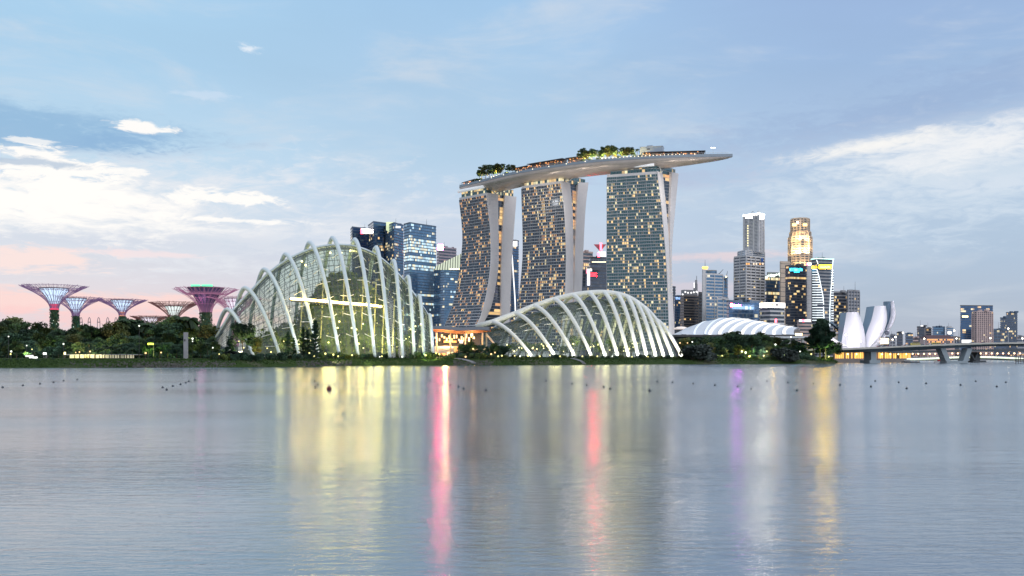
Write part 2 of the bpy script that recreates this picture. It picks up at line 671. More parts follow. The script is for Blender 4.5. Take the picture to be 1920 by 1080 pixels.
M['strip'] = mat_glow('walkway_strip', (1.0, 0.66, 0.17), 38.0)
M['inner_col'] = mat('inner_column', (0.62, 0.58, 0.30), 0.5, 0, 0.05)
M['glow_hall2'] = mat_glow('lobby_glow', (1.0, .72, .52), .9)
M['glow_beam'] = mat_glow('bright_white_sign', (1.0, .90, .76), 140.0)
# ------------------------------------------------------------------ water
def make_water():
    mb = MB()
    ys = [-60, 20, 120, 300, 600, 1200, 2500, 6000, 14000]
    rows = [[(x, y, 0.0) for x in (-9000, -2500, -600, 0, 600, 2500, 9000)] for y in ys]
    mb.grid(rows)
    m = bpy.data.materials.new('bay_water')
    m.use_nodes = True
    t = NT(m.node_tree)
    b = t.n['Principled BSDF']
    b.inputs['Base Color'].default_value = (0.020, 0.044, 0.058, 1)
    b.inputs['IOR'].default_value = 1.6
    ge = t.new('ShaderNodeNewGeometry')
    sp = t.new('ShaderNodeSeparateXYZ')
    t.l.new(ge.outputs['Position'], sp.inputs[0])
    x, y, z = sp.outputs

    def n(sx, sy, off, det, rg=0.6):
        return t.noise(t.comb(t.m('MULTIPLY', x, sx), t.m('MULTIPLY', y, sy), off), 1.0, det, rg, 0.5)
    fine = n(1.1, 3.4, 0.0, 4, 0.65)
    medw = n(0.28, 0.9, 3.0, 4, 0.6)
    big = n(0.045, 0.16, 7.0, 3)
    band = n(0.006, 0.045, 12.0, 3, 0.5)
    patch = t.smooth(n(0.012, 0.05, 21.0, 3, 0.5), 0.38, 0.64)
    h = t.m('ADD', t.m('ADD', t.m('MULTIPLY', fine, 0.024), t.m('MULTIPLY', medw, 0.042)), t.m('MULTIPLY', big, 0.03))
    h = t.m('MULTIPLY', h, t.m('ADD', 0.45, t.m('MULTIPLY', patch, 0.75)))
    bp = t.new('ShaderNodeBump')
    bp.inputs['Strength'].default_value = 1.0
    bp.inputs['Distance'].default_value = 1.0
    t.l.new(h, bp.inputs['Height'])
    t.l.new(bp.outputs[0], b.inputs['Normal'])
    rg = t.m('ADD', 0.10, t.m('MULTIPLY', band, 0.14))
    t.l.new(rg, b.inputs['Roughness'])
    gl = t.new('ShaderNodeBsdfGlossy')
    gl.inputs['Color'].default_value = (0.84, 0.88, 0.92, 1)
    t.l.new(rg, gl.inputs['Roughness'])
    t.l.new(bp.outputs[0], gl.inputs['Normal'])
    mx = t.new('ShaderNodeMixShader')
    mx.inputs[0].default_value = 0.34
    t.l.new(b.outputs[0], mx.inputs[1])
    t.l.new(gl.outputs[0], mx.inputs[2])
    t.l.new(mx.outputs[0], t.n['Material Output'].inputs[0])
    o = mb.build('water', m)
    tag(o, kind='structure')


make_water()

# ------------------------------------------------------------------ land
SHORE = [(-760, 318), (-340, 316), (-175, 327), (-141, 333), (-107, 345), (-85, 372), (-71, 400), (-40, 414), (-14, 424), (35, 450), (86, 482),
         (154, 514), (181, 533), (186, 556), (230, 660), (262, 740), (315, 905), (345, 950), (395, 965), (402, 985)]


def shore_y(x):
    if x <= SHORE[0][0]:
        return SHORE[0][1]
    for (a, b), (c, d) in zip(SHORE, SHORE[1:]):
        if x <= c:
            return b + (d - b) * (x - a) / (c - a)
    return SHORE[-1][1]


PROF = [(0, -0.9), (1.2, 0.15), (4, 1.1), (8, 1.75), (13, 2.3), (19, 2.7), (28, 2.95), (45, 3.2), (80, 3.4), (160, 3.4), (500, 3.4), (2200, 3.4), (9000, 3.4)]


def ground_z(x, y):
    d = y - shore_y(x)
    for (a, b), (c, e) in zip(PROF, PROF[1:]):
        if d <= c:
            return max(-1, b + (e - b) * (d - a) / (c - a))
    return 3.4


def make_land():
    mb = MB()
    xs = []
    x = -760.0
    while x < 402:
        xs.append(x)
        x += 3.0 if -400 < x < 200 else 12.0
    xs.append(402.0)
    rows = []
    for d, z in PROF:
        row = []
        for x in xs:
            j = mnoise.noise(Vector((x * 0.07, 1.3, 0))) * 1.6 + mnoise.noise(Vector((x * 0.3, 5.1, 0))) * 0.5
            zz = z
            if 1 < d < 30:
                zz += mnoise.noise(Vector((x * 0.16, d * 0.3, 2))) * 0.30
            row.append((x, shore_y(x) + d + (j if d < 30 else 0), zz))
        rows.append(row)
    mb.grid(rows)
    e = len(xs) - 1
    # the eastern quay wall of the plate
    wall = [[r_[e] for r_ in rows], [(r_[e][0], r_[e][1], -1.0) for r_ in rows]]
    mb.grid(wall)
    m = bpy.data.materials.new('grassy_bank')
    m.use_nodes = True
    t = NT(m.node_tree)
    b = t.n['Principled BSDF']
    tc = t.new('ShaderNodeTexCoord')
    n1 = t.noise(tc.outputs['Object'], 0.09, 5, 0.65)
    n2 = t.noise(tc.outputs['Object'], 0.9, 5, 0.7)
    n3 = t.noise(tc.outputs['Object'], 0.035, 3, 0.5)
    c = t.mix(n1, (0.022, 0.055, 0.014, 1), (0.055, 0.088, 0.026, 1))
    c = t.mix(t.m('MULTIPLY', t.smooth(n2, 0.45, 0.8), 0.6), c, (0.028, 0.042, 0.014, 1))
    c = t.mix(t.m('MULTIPLY', t.smooth(n3, 0.55, 0.68), 0.6), c, (0.12, 0.11, 0.09, 1))
    t.l.new(c, b.inputs['Base Color'])
    b.inputs['Roughness'].default_value = 0.9
    b.inputs['Specular IOR Level'].default_value = 0.1
    bp = t.new('ShaderNodeBump')
    bp.inputs['Distance'].default_value = 0.6
    t.l.new(n2, bp.inputs['Height'])
    t.l.new(bp.outputs[0], b.inputs['Normal'])
    o = mb.build('ground', m)
    tag(o, kind='structure')
    # far bank of the bay on the right
    mb = MB()
    mb.prism([(405, 1250), (700, 1180), (3500, 1150), (5000, 9000), (405, 9000)], -1, 3.0)
    o = mb.build('ground', M['grey_wall'])
    tag(o, kind='structure')
    # rocks of the revetment and tussocks of the bank
    r_ = random.Random(11)
    mb = MB()

    def rock(x, y, z, s):
        pts = []
        for k in range(6):
            a = k * math.pi / 3 + r_.random() * 0.5
            pts.append((x + math.cos(a) * s * (0.7 + r_.random() * 0.5), y + math.sin(a) * s * (0.7 + r_.random() * 0.5)))
        top = [(x + (p[0] - x) * 0.55 + r_.uniform(-.1, .1), y + (p[1] - y) * 0.55, z + s * (0.5 + r_.random() * 0.5)) for p in pts]
        mb.prism(pts, z - s * 0.4, 0, top=top)
    for k in range(1500):
        px = r_.choice([r_.uniform(130, 440), r_.uniform(250, 440), r_.uniform(555, 660), r_.uniform(850, 925)])
        d = abs(r_.gauss(0, 4.5)) + 0.8
        if d > 12:
            continue
        D = 330 + max(0, px - 200) * 0.15
        for _ in range(3):
            D = shore_y((px - 960) / F * D) + d
        x = (px - 960) / F * D
        rock(x, D, ground_z(x, D), r_.uniform(0.15, 0.5))
    o = mb.build('shore_rocks', mat('revetment_rock', (0.085, 0.085, 0.08), 0.9, 0, 0.4, 0.5))
    tag(o, 'grey rocks scattered along the waterline below the grassy bank', 'rocks', kind='stuff')
    mb = MB()
    for k in range(9000):
        px = r_.uniform(-60, 1570)
        d = r_.uniform(1.5, 24)
        D = 330 + max(0, px - 200) * 0.15
        for _ in range(3):
            D = shore_y((px - 960) / F * D) + d
        x = (px - 960) / F * D
        z = ground_z(x, D)
        h = r_.uniform(0.15, 0.55)
        a = r_.random() * 3.14
        w = r_.uniform(0.2, 0.6)
        g = r_.random()
        col = (0.02 + 0.035 * g, 0.05 + 0.05 * g, 0.012 + 0.014 * g, 1)
        mb.face([(x - w * math.cos(a), D - w * math.sin(a), z - .05), (x + w * math.cos(a), D + w * math.sin(a), z - .05),
                 (x + w * .4 * math.cos(a), D + w * .6 * math.sin(a) - .15, z + h), (x - w * .6 * math.cos(a), D - w * .6 * math.sin(a), z + h * .8)], 0, col)
    o = mb.build('grass', M['leaf'])
    tag(o, 'dark green tufts of long grass covering the bank', 'grass', kind='stuff')

    # concrete steps and ramps down the bank
    for px, w, dx in ((888, 2.2, -9), (560, 1.8, 6), (1095, 1.6, -5)):
        D = shore_y((px - 960) / F * 420) + 3
        x = (px - 960) / F * D
        mb = MB()
        for k in range(12):
            u = k / 12
            xx, yy = x + dx * u, D + 16 * u
            z = ground_z(xx, yy) + .28
            mb.box((xx, yy, z), (w, 1.5, .3))
        o = mb.build('path', M['grey_wall'])
        tag(o, kind='structure')


make_land()
# ------------------------------------------------------------------ the three hotel towers and the sky park
def pl(tab, t):
    """smooth interpolation in a table of (t, value), t ascending"""
    if t <= tab[0][0]:
        return tab[0][1]
    if t >= tab[-1][0]:
        return tab[-1][1]
    for i in range(len(tab) - 1):
        (a, b), (c, d) = tab[i], tab[i + 1]
        if t <= c:
            m0 = (d - tab[i - 1][1]) / (c - tab[i - 1][0]) if i > 0 else (d - b) / (c - a)
            m1 = (tab[i + 2][1] - b) / (tab[i + 2][0] - a) if i + 2 < len(tab) else (d - b) / (c - a)
            h = c - a
            s = (t - a) / h
            return (2 * s**3 - 3 * s**2 + 1) * b + (s**3 - 2 * s**2 + s) * h * m0 + (-2 * s**3 + 3 * s**2) * d + (s**3 - s**2) * h * m1
    return tab[-1][1]


def hotel(label, FL, FR, BR, FR2, BR2, D, splay, glass, floors, bays, litp, pal, seed, z2=(199, 199), gaplit=0.5, crown_lit=0.2, fill=None):
    """FL.. are (t, px) tables of the corner lines, D the distances (FL, FR, BR, FR2, BR2) at the top."""
    r_ = random.Random(seed)
    z0, z1 = 3.0, 199.0
    base = Vector((*XD(pl(FR, 0), D[1]), z0))
    root = thing('hotel_tower', label, 'hotel tower', base)

    def at(tab, Dt, t, sp=0.0, zt=z1):
        Dd = Dt - sp * (1 - t) ** 2.2
        x, y = XD(pl(tab, t), Dd)
        return Vector((x, y, z0 + (zt - z0) * t))
    N = 40

    def corner(i, t):
        if i == 'FL':
            return at(FL, D[0], t, splay)
        if i == 'FR':
            return at(FR, D[1], t, splay)
        if i == 'BR':
            return at(BR, D[2], t, splay * 0.85)
        if i == 'FR2':
            return at(FR2, D[3], t, 0, z2[0])
        if i == 'BR2':
            return at(BR2, D[4], t, 0, z2[1])
    inset = 0.9
    rows, rows2 = [], []
    for k in range(N + 1):
        t = k / N
        fl, fr, br = corner('FL', t), corner('FR', t), corner('BR', t)
        w = (br - fr).normalized()
        bl = fl + (br - fr)
        fl2, fr_ = fl + w * inset, fr + w * inset
        along = (fr - fl).normalized()
        # the white end wall stands proud of the glass as a thin fin
        rows.append([fl2, fr_ - along * 0.7, fr - along * 0.7, fr, br, bl])
        f2, b2 = corner('FR2', t), corner('BR2', t)
        lv = corner('FL', 1) - corner('FR', 1)
        rows2.append([f2 + lv, f2, b2, b2 + lv])
    mb = MB()
    mb.grid(rows, closed=True)
    mb.face(rows[-1])
    mb.build('front_slab', M['white_panel'], root)
    mb = MB()
    mb.grid(rows2, closed=True)
    mb.face(rows2[-1])
    mb.build('rear_slab', M['white_panel'], root)
    # glazed atrium between the two slabs, lit landings inside
    mb = MB()
    nfl = floors
    for k in range(nfl):
        ta, tb = k / nfl, (k + 1) / nfl
        qs = []
        for t in (ta, tb):
            br, f2 = corner('BR', t), corner('FR2', t)
            al = (corner('FL', t) - corner('FR', t)).normalized() * 2.5
            zz = br.z
            a = br + al
            b = Vector((f2.x + al.x, f2.y + al.y, zz))
            m_ = a.lerp(b, 0.5)
            qs.append((a, m_, b))
        for j in range(2):
            lit = None
            if r_.random() < gaplit * (1.0 if j else 0.45) * (0.35 + 0.65 * (ta ** 0.8)):
                lit = lit_pick(r_, [WARM, AMBER, WARM])
            mb.face([qs[0][j], qs[0][j + 1], qs[1][j + 1], qs[1][j]], 0, lit or (0, 0, 0, 1))
        if k % 1 == 0:
            mb.beam(qs[0][0] - Vector((0, 0.15, 0)), qs[0][2] - Vector((0, 0.15, 0)), 0.25, 1)
    mb.has = True
    mb.build('atrium_glazing', [M['glass_dark'], M['slab_edge']], root)

    # curtain wall: dark panes, floor slabs in front, lit windows as their own panes
    dark, slabs = MB(), MB()
    lits = []
    tz0, tz1 = 0.03, 0.985

    def fp(t, s, off):
        fl, fr = corner('FL', t), corner('FR', t)
        w = (corner('BR', t) - fr).normalized()
        a = (fr - fl)
        L = a.length
        s2 = s * (1 - 0.9 / L)
        return fl + a * s2 + w * off
    bw = [0.0]
    for j in range(bays):
        bw.append((j + 1) / bays)
    fh = 1.0 / floors
    cluster = [[mnoise.noise(Vector((j * 0.31 + seed, k * 0.17, seed * 1.7))) for j in range(bays)] for k in range(floors)]
    colb = [r_.choice([.35, .6, .9, 1.2, 1.5, 1.9]) for _ in range(bays)]
    for k in range(floors):
        ta = tz0 + (tz1 - tz0) * k * fh
        tb = tz0 + (tz1 - tz0) * (k + 1) * fh
        tm = ta + (tb - ta) * 0.24
        # floor slab edge with balcony lip
        n = 4
        for j in range(n):
            s0, s1 = j / n, (j + 1) / n
            a, b, c, d = fp(ta, s0, -0.05), fp(ta, s1, -0.05), fp(tm, s1, -0.05), fp(tm, s0, -0.05)
            a2, b2, c2, d2 = fp(ta, s0, 0.85), fp(ta, s1, 0.85), fp(tm, s1, 0.85), fp(tm, s0, 0.85)
            slabs._hex([a, b, b2, a2, d, c, c2, d2])
        for j in range(bays):
            s0, s1 = bw[j], bw[j + 1]
            g = 0.0
            q = [fp(tm, s0 + g, 0.6), fp(tm, s1 - g, 0.6), fp(tb, s1 - g, 0.6), fp(tb, s0 + g, 0.6)]
            p = litp * 0.80 * colb[j] * (1.0 + 1.5 * cluster[k][j]) * (1.25 if k > floors * 0.12 else 0.8)
            if r_.random() < p:
                c = lit_pick(r_, pal)
                wdt = r_.choice([0.0, 0.0, 0.3, 0.5])
                lo, hi = s0 + (s1 - s0) * (.10 + wdt * .7), s1 - (s1 - s0) * .10
                q = [fp(tm, lo, 0.52), fp(tm, hi, 0.52), fp(tb, hi, 0.52), fp(tb, lo, 0.52)]
                lits.append((q, c))
                q = [fp(tm, s0 + g, 0.6), fp(tm, s1 - g, 0.6), fp(tb, s1 - g, 0.6), fp(tb, s0 + g, 0.6)]
            rr = r_.random()
            dim = None
            if rr < 0.11:
                e = 0.02 + r_.random() * 0.07
                dim = (e * 1.0, e * 0.62, e * 0.34, 1)
            dark.face(q, 0, dim or (0, 0, 0, 1))
        # party walls between rooms
    for j in range(bays + 1):
        s = min(0.999, bw[j])
        col = [fp(tz0 + (tz1 - tz0) * k / 14, s, 0.32) for k in range(15)]
        slabs.tube(col, 0.10 if j % 5 else 0.25, 4)
    dark.has = True
    dark.build('curtain_wall', glass, root)
    slabs.build('balcony_slabs', M['slab_edge'], root)
    r_.shuffle(lits)
    lits.sort(key=lambda e: -e[1][0])
    rest = MB()
    for i, (q, c) in enumerate(lits):
        if i < 100:
            m1 = MB()
            m1.face(q, 0, c)
            m1.build('lit_window', glass, root)
        else:
            rest.face(q, 0, c)
    if rest.f:
        o = rest.build('lit_windows', glass, root)
        o['kind'] = 'stuff'
    # recessed glass crown below the sky park
    mb = MB()
    fl, fr, br, b2, f2 = corner('FL', 1), corner('FR', 1), corner('BR', 1), corner('BR2', 1), corner('FR2', 1)
    al = (fr - fl)
    w = (br - fr).normalized()
    a0, a1 = fl + al * 0.06 + w * 2, fr - al * 0.03 + w * 2
    W2 = (b2 - fr)
    W2.z = 0
    c1 = a1 + W2 * 0.88
    c0 = a0 + W2 * 0.88
    ring = [a0, a1, c1, c0]
    nseg = 16
    for (p, q) in zip(ring, ring[1:] + ring[:1]):
        for lev in range(2):
            za, zb = 198.5 + lev * 4.2, 198.5 + (lev + 1) * 4.2 - 0.35
            for j in range(nseg):
                u, v_ = p.lerp(q, j / nseg), p.lerp(q, (j + 0.92) / nseg)
                lit = lit_pick(r_, [PALE, WARM]) if r_.random() < crown_lit else (0, 0, 0, 1)
                mb.face([(u.x, u.y, za), (v_.x, v_.y, za), (v_.x, v_.y, zb), (u.x, u.y, zb)], 0, lit)
            mb.beam((p.x, p.y, zb + 0.2), (q.x, q.y, zb + 0.2), 0.35, 1)
    mb.has = True
    mb.build('glass_crown', [M['glass_teal'], M['slab_edge']], root)
    # white drum light under the hull and V struts over the end wall
    mb = MB()
    h0, h1 = fl + al * 0.02 - w * 1.0, fr - al * 0.06 - w * 1.0
    mb.tube([(h0.x, h0.y, 206.3), (h1.x, h1.y, 206.3)], 2.0, 10)
    mb.build('soffit_drum', M['drum'], root, True)
    for side in (0, 1):
        mb = MB()
        foot = fr + (br - fr) * 0.75 + Vector((0, 0, 0.3))
        tip = foot + (br - fr) * (-0.75 if side == 0 else 0.75) + Vector((0, 0, 9.5))
        mb.tube([foot, tip], 0.75, 8)
        mb.build('strut', M['white_steel'], root)
    if fill:
        lamp('base_floodlight', corner('FR', 0.02) + Vector((14, -22, 0)), fill, (0.95, 0.93, 1.0), 4.0, root)
    return root


M['drum'] = mat('lit_drum', (0.75, 0.77, 0.8), 0.4, 0, 0, emit=(0.9, 0.95, 1.0), strength=0.35)

hotel('hotel tower with a strongly swept curved foot, leftmost under the roof deck',
      [(0, 806), (.2, 834), (.355, 851), (.588, 863), (.76, 867), (1, 860)],
      [(0, 862), (.18, 892), (.274, 904.5), (.43, 915), (.567, 920), (.733, 920), (.82, 918), (1, 911.5)],
      [(0, 868), (.186, 903), (.296, 920), (.443, 930), (.567, 935), (.733, 935), (1, 934)],
      [(0, 940), (.277, 940), (.655, 940.5), (1, 946.5)], [(0, 952), (.277, 956), (.655, 961), (1, 968.5)],
      (1180, 1143, 1155, 1162, 1174), 25, M['glass_grey'], 54, 21, 0.20, [AMBER, WARM, AMBER], 3, (199, 199), 0.55, 0.45, 60000)
hotel('middle hotel tower under the roof deck, dense with small lit windows',
      [(0, 953), (.297, 970), (.457, 976.5), (.63, 980), (1, 977)],
      [(0, 1050), (.36, 1060), (.558, 1062), (.818, 1059), (1, 1052)],
      [(0, 1066), (.36, 1075), (.558, 1075.5), (.818, 1074), (1, 1069)],
      [(0, 1074), (.365, 1076), (.70, 1079), (1, 1084)], [(0, 1085), (.365, 1090.6), (.83, 1097.5), (1, 1103.5)],
      (1100, 1066, 1079, 1090, 1104), 14, M['glass_grey'], 54, 25, 0.23, [WARM, WARM, AMBER, PALE], 5, (201, 204), 0.8, 0.5, 30000)
hotel('tallest-looking hotel tower with teal glass, rightmost of the three under the roof deck',
      [(0, 1138), (.36, 1137.5), (1, 1137.5)],
      [(0, 1258), (.1, 1256), (.48, 1250.6), (.776, 1242), (1, 1233)],
      [(0, 1262), (.1, 1261), (.48, 1256), (.65, 1254), (1, 1243)],
      [(0, 1262.5), (.4, 1257.5), (.7, 1256.5), (1, 1259.5)], [(0, 1266), (.1, 1265), (.55, 1259.8), (.8, 1266), (1, 1272.5)],
      (1031, 1011, 1024, 1032, 1045), 8, M['glass_teal'], 56, 26, 0.20, [WARM, WARM, PALE], 8, (202, 203), 0.45, 0.12, 30000)

# --- sky park
EDGE = [(-71, 1190), (-36, 1144), (-2, 1101), (28, 1072), (56, 1049), (80, 1033), (104, 1021), (155, 1006), (188, 1001), (212, 999.5), (229.5, 999)]
SKY_PTS = []


def edge_pts(n):
    # arc-length resample of EDGE
    P = [Vector((a, b, 0)) for a, b in EDGE]
    L = [0]
    for a, b in zip(P, P[1:]):
        L.append(L[-1] + (b - a).length)
    out = []
    for k in range(n + 1):
        s = L[-1] * k / n
        tx = [(l, p.x) for l, p in zip(L, P)]
        ty = [(l, p.y) for l, p in zip(L, P)]
        out.append(Vector((pl(tx, s), pl(ty, s), 0)))
    return out, L[-1]


def make_skypark():
    n = 96
    E, LEN = edge_pts(n)
    root = thing('sky_park', 'long boat-shaped roof deck lying across the tops of the three hotel towers', 'roof deck', (104, 1030, 205))
    st = []
    for k, p in enumerate(E):
        d = (E[min(n, k + 1)] - E[max(0, k - 1)]).normalized()
        nrm = Vector((-d.y, d.x, 0))        # away from the viewer
        s = LEN * k / n
        hw = 19.0
        if s < 14:
            hw = 19.0 * math.sqrt(max(0.02, 1 - ((14 - s) / 14.0) ** 2)) * 0.999
        r_ = LEN - s
        if r_ < 95:
            hw = 19.0 * max(0.02, (r_ / 95.0)) ** 0.62
        c = p + nrm * (19.0 if s < 14 else hw)
        kd = 12.5
        if s < 12:
            kd = 6.5 + 6.0 * math.sqrt(max(0, 1 - ((12 - s) / 12) ** 2))
        if r_ < 105:
            kd = 2.9 + 9.6 * (r_ / 105.0) ** 0.6
        st.append((c, nrm, hw, kd, d))
    zr = 214.6
    rows, deck = [], []
    m = 20
    for c, nrm, hw, kd, d in st:
        row = []
        for j in range(m + 1):
            a = math.pi * j / m
            u = -math.cos(a)
            zz = zr - 2.6 - (kd - 2.6 if kd > 2.6 else 0.2) * (max(0.0, math.sin(a)) ** 0.75)
            q = c + nrm * (hw * u)
            row.append((q.x, q.y, zz))
        rows.append(row)
    mb = MB()
    mb.grid(rows)
    mb.face(rows[0])
    mb.build('hull', M['hull'], root, True)
    # vertical rim band, deck
    mb = MB()
    r2 = []
    for c, nrm, hw, kd, d in st:
        a, b = c - nrm * (hw + 0.5), c + nrm * (hw + 0.5)
        r2.append([(a.x, a.y, zr - 2.9), (a.x, a.y, zr), (b.x, b.y, zr), (b.x, b.y, zr - 2.9)])
    mb.grid(r2)
    mb.face(r2[0])
    mb.face(r2[-1])
    mb.build('deck_rim', M['rim'], root)
    # glass balustrade with posts
    mb = MB()
    for i in range(2, n - 1):
        for sgn in (-1, 1):
            c, nrm, hw, _, _ = st[i]
            c2, n2, h2, _, _ = st[i + 1]
            a = c + nrm * (hw * sgn)
            b = c2 + n2 * (h2 * sgn)
            mb.beam((a.x, a.y, zr + 1.5), (b.x, b.y, zr + 1.5), 0.12)
            mb.beam((a.x, a.y, zr), (a.x, a.y, zr + 1.6), 0.1)
    mb.build('balustrade', M['white_steel'], root)
    # downlights in the rim
    r_ = random.Random(4)
    dotk = [k for k in range(4, 92) if (60 < k < 84) or k % 6 == 2]
    for k in dotk:
        c, nrm, hw, _, d = st[k]
        p = c - nrm * (hw + 0.62)
        mb = MB()
        s = .8 if 60 < k else 1.0
        mb.box((p.x, p.y, zr - 0.7 + (0.8 if 60 < k else -0.2)), (s * .8, 0.3, s * .7))
        mb.build('rim_light', M['glow_deck'], root)
    return root, st, zr


M['hull'] = mat('hull_cladding', (0.62, 0.55, 0.52), 0.35, 0.25, 0.10, 0.08)
M['rim'] = mat('rim_band', (0.30, 0.36, 0.43), 0.45, 0.2, 0.08, 0.1)
M['glow_deck'] = mat_glow('deck_downlight', (1.0, 0.85, 0.6), 3.0)
SKYROOT, SKY, SKYZ = make_skypark()


def sky_at(px, off):
    """point on the deck at photo column px, off metres in from the near rim"""
    best = min(SKY, key=lambda s: abs(960 + F * (s[0] - s[1] * s[2]).x / (s[0] - s[1] * s[2]).y - px))
    c, nrm, hw, kd, d = best
    p = c - nrm * hw + nrm * off
    return Vector((p.x, p.y, SKYZ)), d, nrm


def deck_pavilion(px0, px1, off, h, depth, label, lights=True, roofm='steel', glow='glow_orange'):
    a, d, nrm = sky_at(px0, off)
    b, _, _ = sky_at(px1, off)
    d = (b - a).normalized()
    L = (b - a).length
    nrm = Vector((-d.y, d.x, 0))
    rz = math.atan2(d.y, d.x)
    root = thing('deck_pavilion', label, 'pavilion', a)
    mb = MB()
    c = a + d * L / 2 + nrm * depth / 2
    mb.box((c.x, c.y, a.z + h - 0.3), (L, depth, 0.6), rz)
    mb.build('roof', M[roofm], root)
    mb = MB()
    c2 = a + d * L / 2 + nrm * (depth * .75)
    mb.box((c2.x, c2.y, a.z + h / 2 - 0.3), (L * .97, depth * .4, h - 0.6), rz)
    mb.build('wall', M['brown_wall'], root)
    n = max(2, int(L / 4))
    mb = MB()
    for k in range(n + 1):
        p = a + d * (L * k / n)
        mb.beam((p.x, p.y, a.z), (p.x, p.y, a.z + h - 0.6), 0.15)
    mb.build('posts', M['steel'], root)
    if lights:
        r_ = random.Random(int(px0))
        mb = MB()
        for k in range(int(L / 1.7)):
            p = a + d * (L * r_.random()) + nrm * r_.uniform(0.5, 2.5)
            mb.box((p.x, p.y, a.z + r_.uniform(0.8, h - 1.0)), (r_.uniform(.5, 1.4), 0.4, r_.uniform(.4, .9)), rz)
        mb.build('lanterns', M[glow], root)
    return root


M['glow_orange'] = mat_glow('orange_lantern', (1.0, 0.40, 0.14), 1.5)
deck_pavilion(862, 888, 3, 4.2, 9, 'open orange-lit bar at the blunt end of the roof deck')
deck_pavilion(958, 984, 3, 5.5, 9, 'short orange-lit pavilion beside the smaller clump of roof palms')
deck_pavilion(984, 1052, 3, 7.0, 10, 'long flat-roofed pavilion with orange lights between the two palm clumps on the deck')
deck_pavilion(1058, 1086, 3, 6.5, 10, 'orange-lit pavilion just before the larger clump of roof palms')
deck_pavilion(1206, 1243, 4, 5.0, 10, 'low dark bar with orange lights in front of the white roof box')
deck_pavilion(1244, 1326, 5, 5.0, 12, 'long orange-lit bar on the pointed cantilever end of the roof deck')


def make_plant_box():
    a, d, nrm = sky_at(1200, 12)
    rz = math.atan2(d.y, d.x)
    root = thing('lift_house', 'pale blue-grey box-shaped lift house on top of the roof deck', 'lift house', a)
    mb = MB()
    c = a + d * 12 + nrm * 6
    mb.box((c.x, c.y, a.z + 6.0), (24, 13, 12.0), rz)
    mb.build('wall', M['box_wall'], root)
    mb = MB()
    mb.box((c.x - 2, c.y, a.z + 13.2), (6, 5, 2.2), rz)
    mb.build('roof_unit', M['box_wall'], root)
    mb = MB()
    p = a + d * 9 - nrm * 0.6
    mb.box((p.x, p.y, a.z + 9.6), (3.2, 0.3, 1.2), rz)
    mb.build('vent_opening', M['steel'], root)
    mb = MB()
    mb.box((c.x, c.y, a.z + 12.15), (24.6, 13.6, 0.3), rz)
    mb.build('parapet', M['light_wall'], root)


M['box_wall'] = mat('lift_house_wall', (0.38, 0.46, 0.56), 0.6, 0, 0.06, 0.1)
make_plant_box()
a, d, nrm = sky_at(1341, 4)
rt = thing('light_mast', 'thin mast with white floodlights near the pointed tip of the deck', 'light mast', a)
mb = MB()
mb.beam(a, a + Vector((0, 0, 7.6)), 0.14)
mb.build('pole', M['white_steel'], rt)
for k in (-1, 0, 1):
    mb = MB()
    mb.sphere((a.x + k * 1.9, a.y, a.z + 7.4), 0.42, 8, 5)
    mb.build('floodlight', M['glow_white'], rt)
mb = MB()
mb.beam((a.x - 2.2, a.y, a.z + 7.4), (a.x + 2.2, a.y, a.z + 7.4), 0.1)
mb.build('crossarm', M['white_steel'], rt)
# warm garden lights on the deck
for i, (px, off) in enumerate([(905, 6), (925, 5), (945, 6), (1092, 5), (1108, 6), (1128, 5), (1146, 6), (1164, 6), (1188, 6)]):
    p, _, _ = sky_at(px, off)
    lamp('garden_light', p + Vector((0, -4.5, 2.5)), 14000, (1.0, 0.72, 0.25), 0.5, SKYROOT)
for i, px in enumerate((1000, 1060, 1105, 1262, 1300)):
    p, _, _ = sky_at(px, 3)
    lamp('hull_uplight', Vector((p.x, p.y - 14, 178)), 9000, (1.0, 0.86, 0.72), 3.0, SKYROOT)
# ------------------------------------------------------------------ the two glasshouses
def crom(P, t):
    n = len(P)
    i = max(0, min(n - 2, int(math.floor(t))))
    s = t - i
    p1, p2 = P[i], P[i + 1]
    p0 = P[i - 1] if i > 0 else p1 * 2 - p2
    p3 = P[i + 2] if i + 2 < n else p2 * 2 - p1
    return 0.5 * ((2 * p1) + (p2 - p0) * s + (2 * p0 - 5 * p1 + 4 * p2 - p3) * s * s + (3 * p1 - p0 - 3 * p2 + p3) * s ** 3)


def arch_point(A, Fp, B, s, pf, pb):
    if s >= 0:
        return Vector((A.x + (Fp.x - A.x) * s, A.y + (Fp.y - A.y) * s, A.z - (A.z - Fp.z) * s ** pf))
    s = -s
    return Vector((A.x + (B.x - A.x) * s, A.y + (B.y - A.y) * s, A.z - (A.z - B.z) * s ** pb))


GZ = 3.4


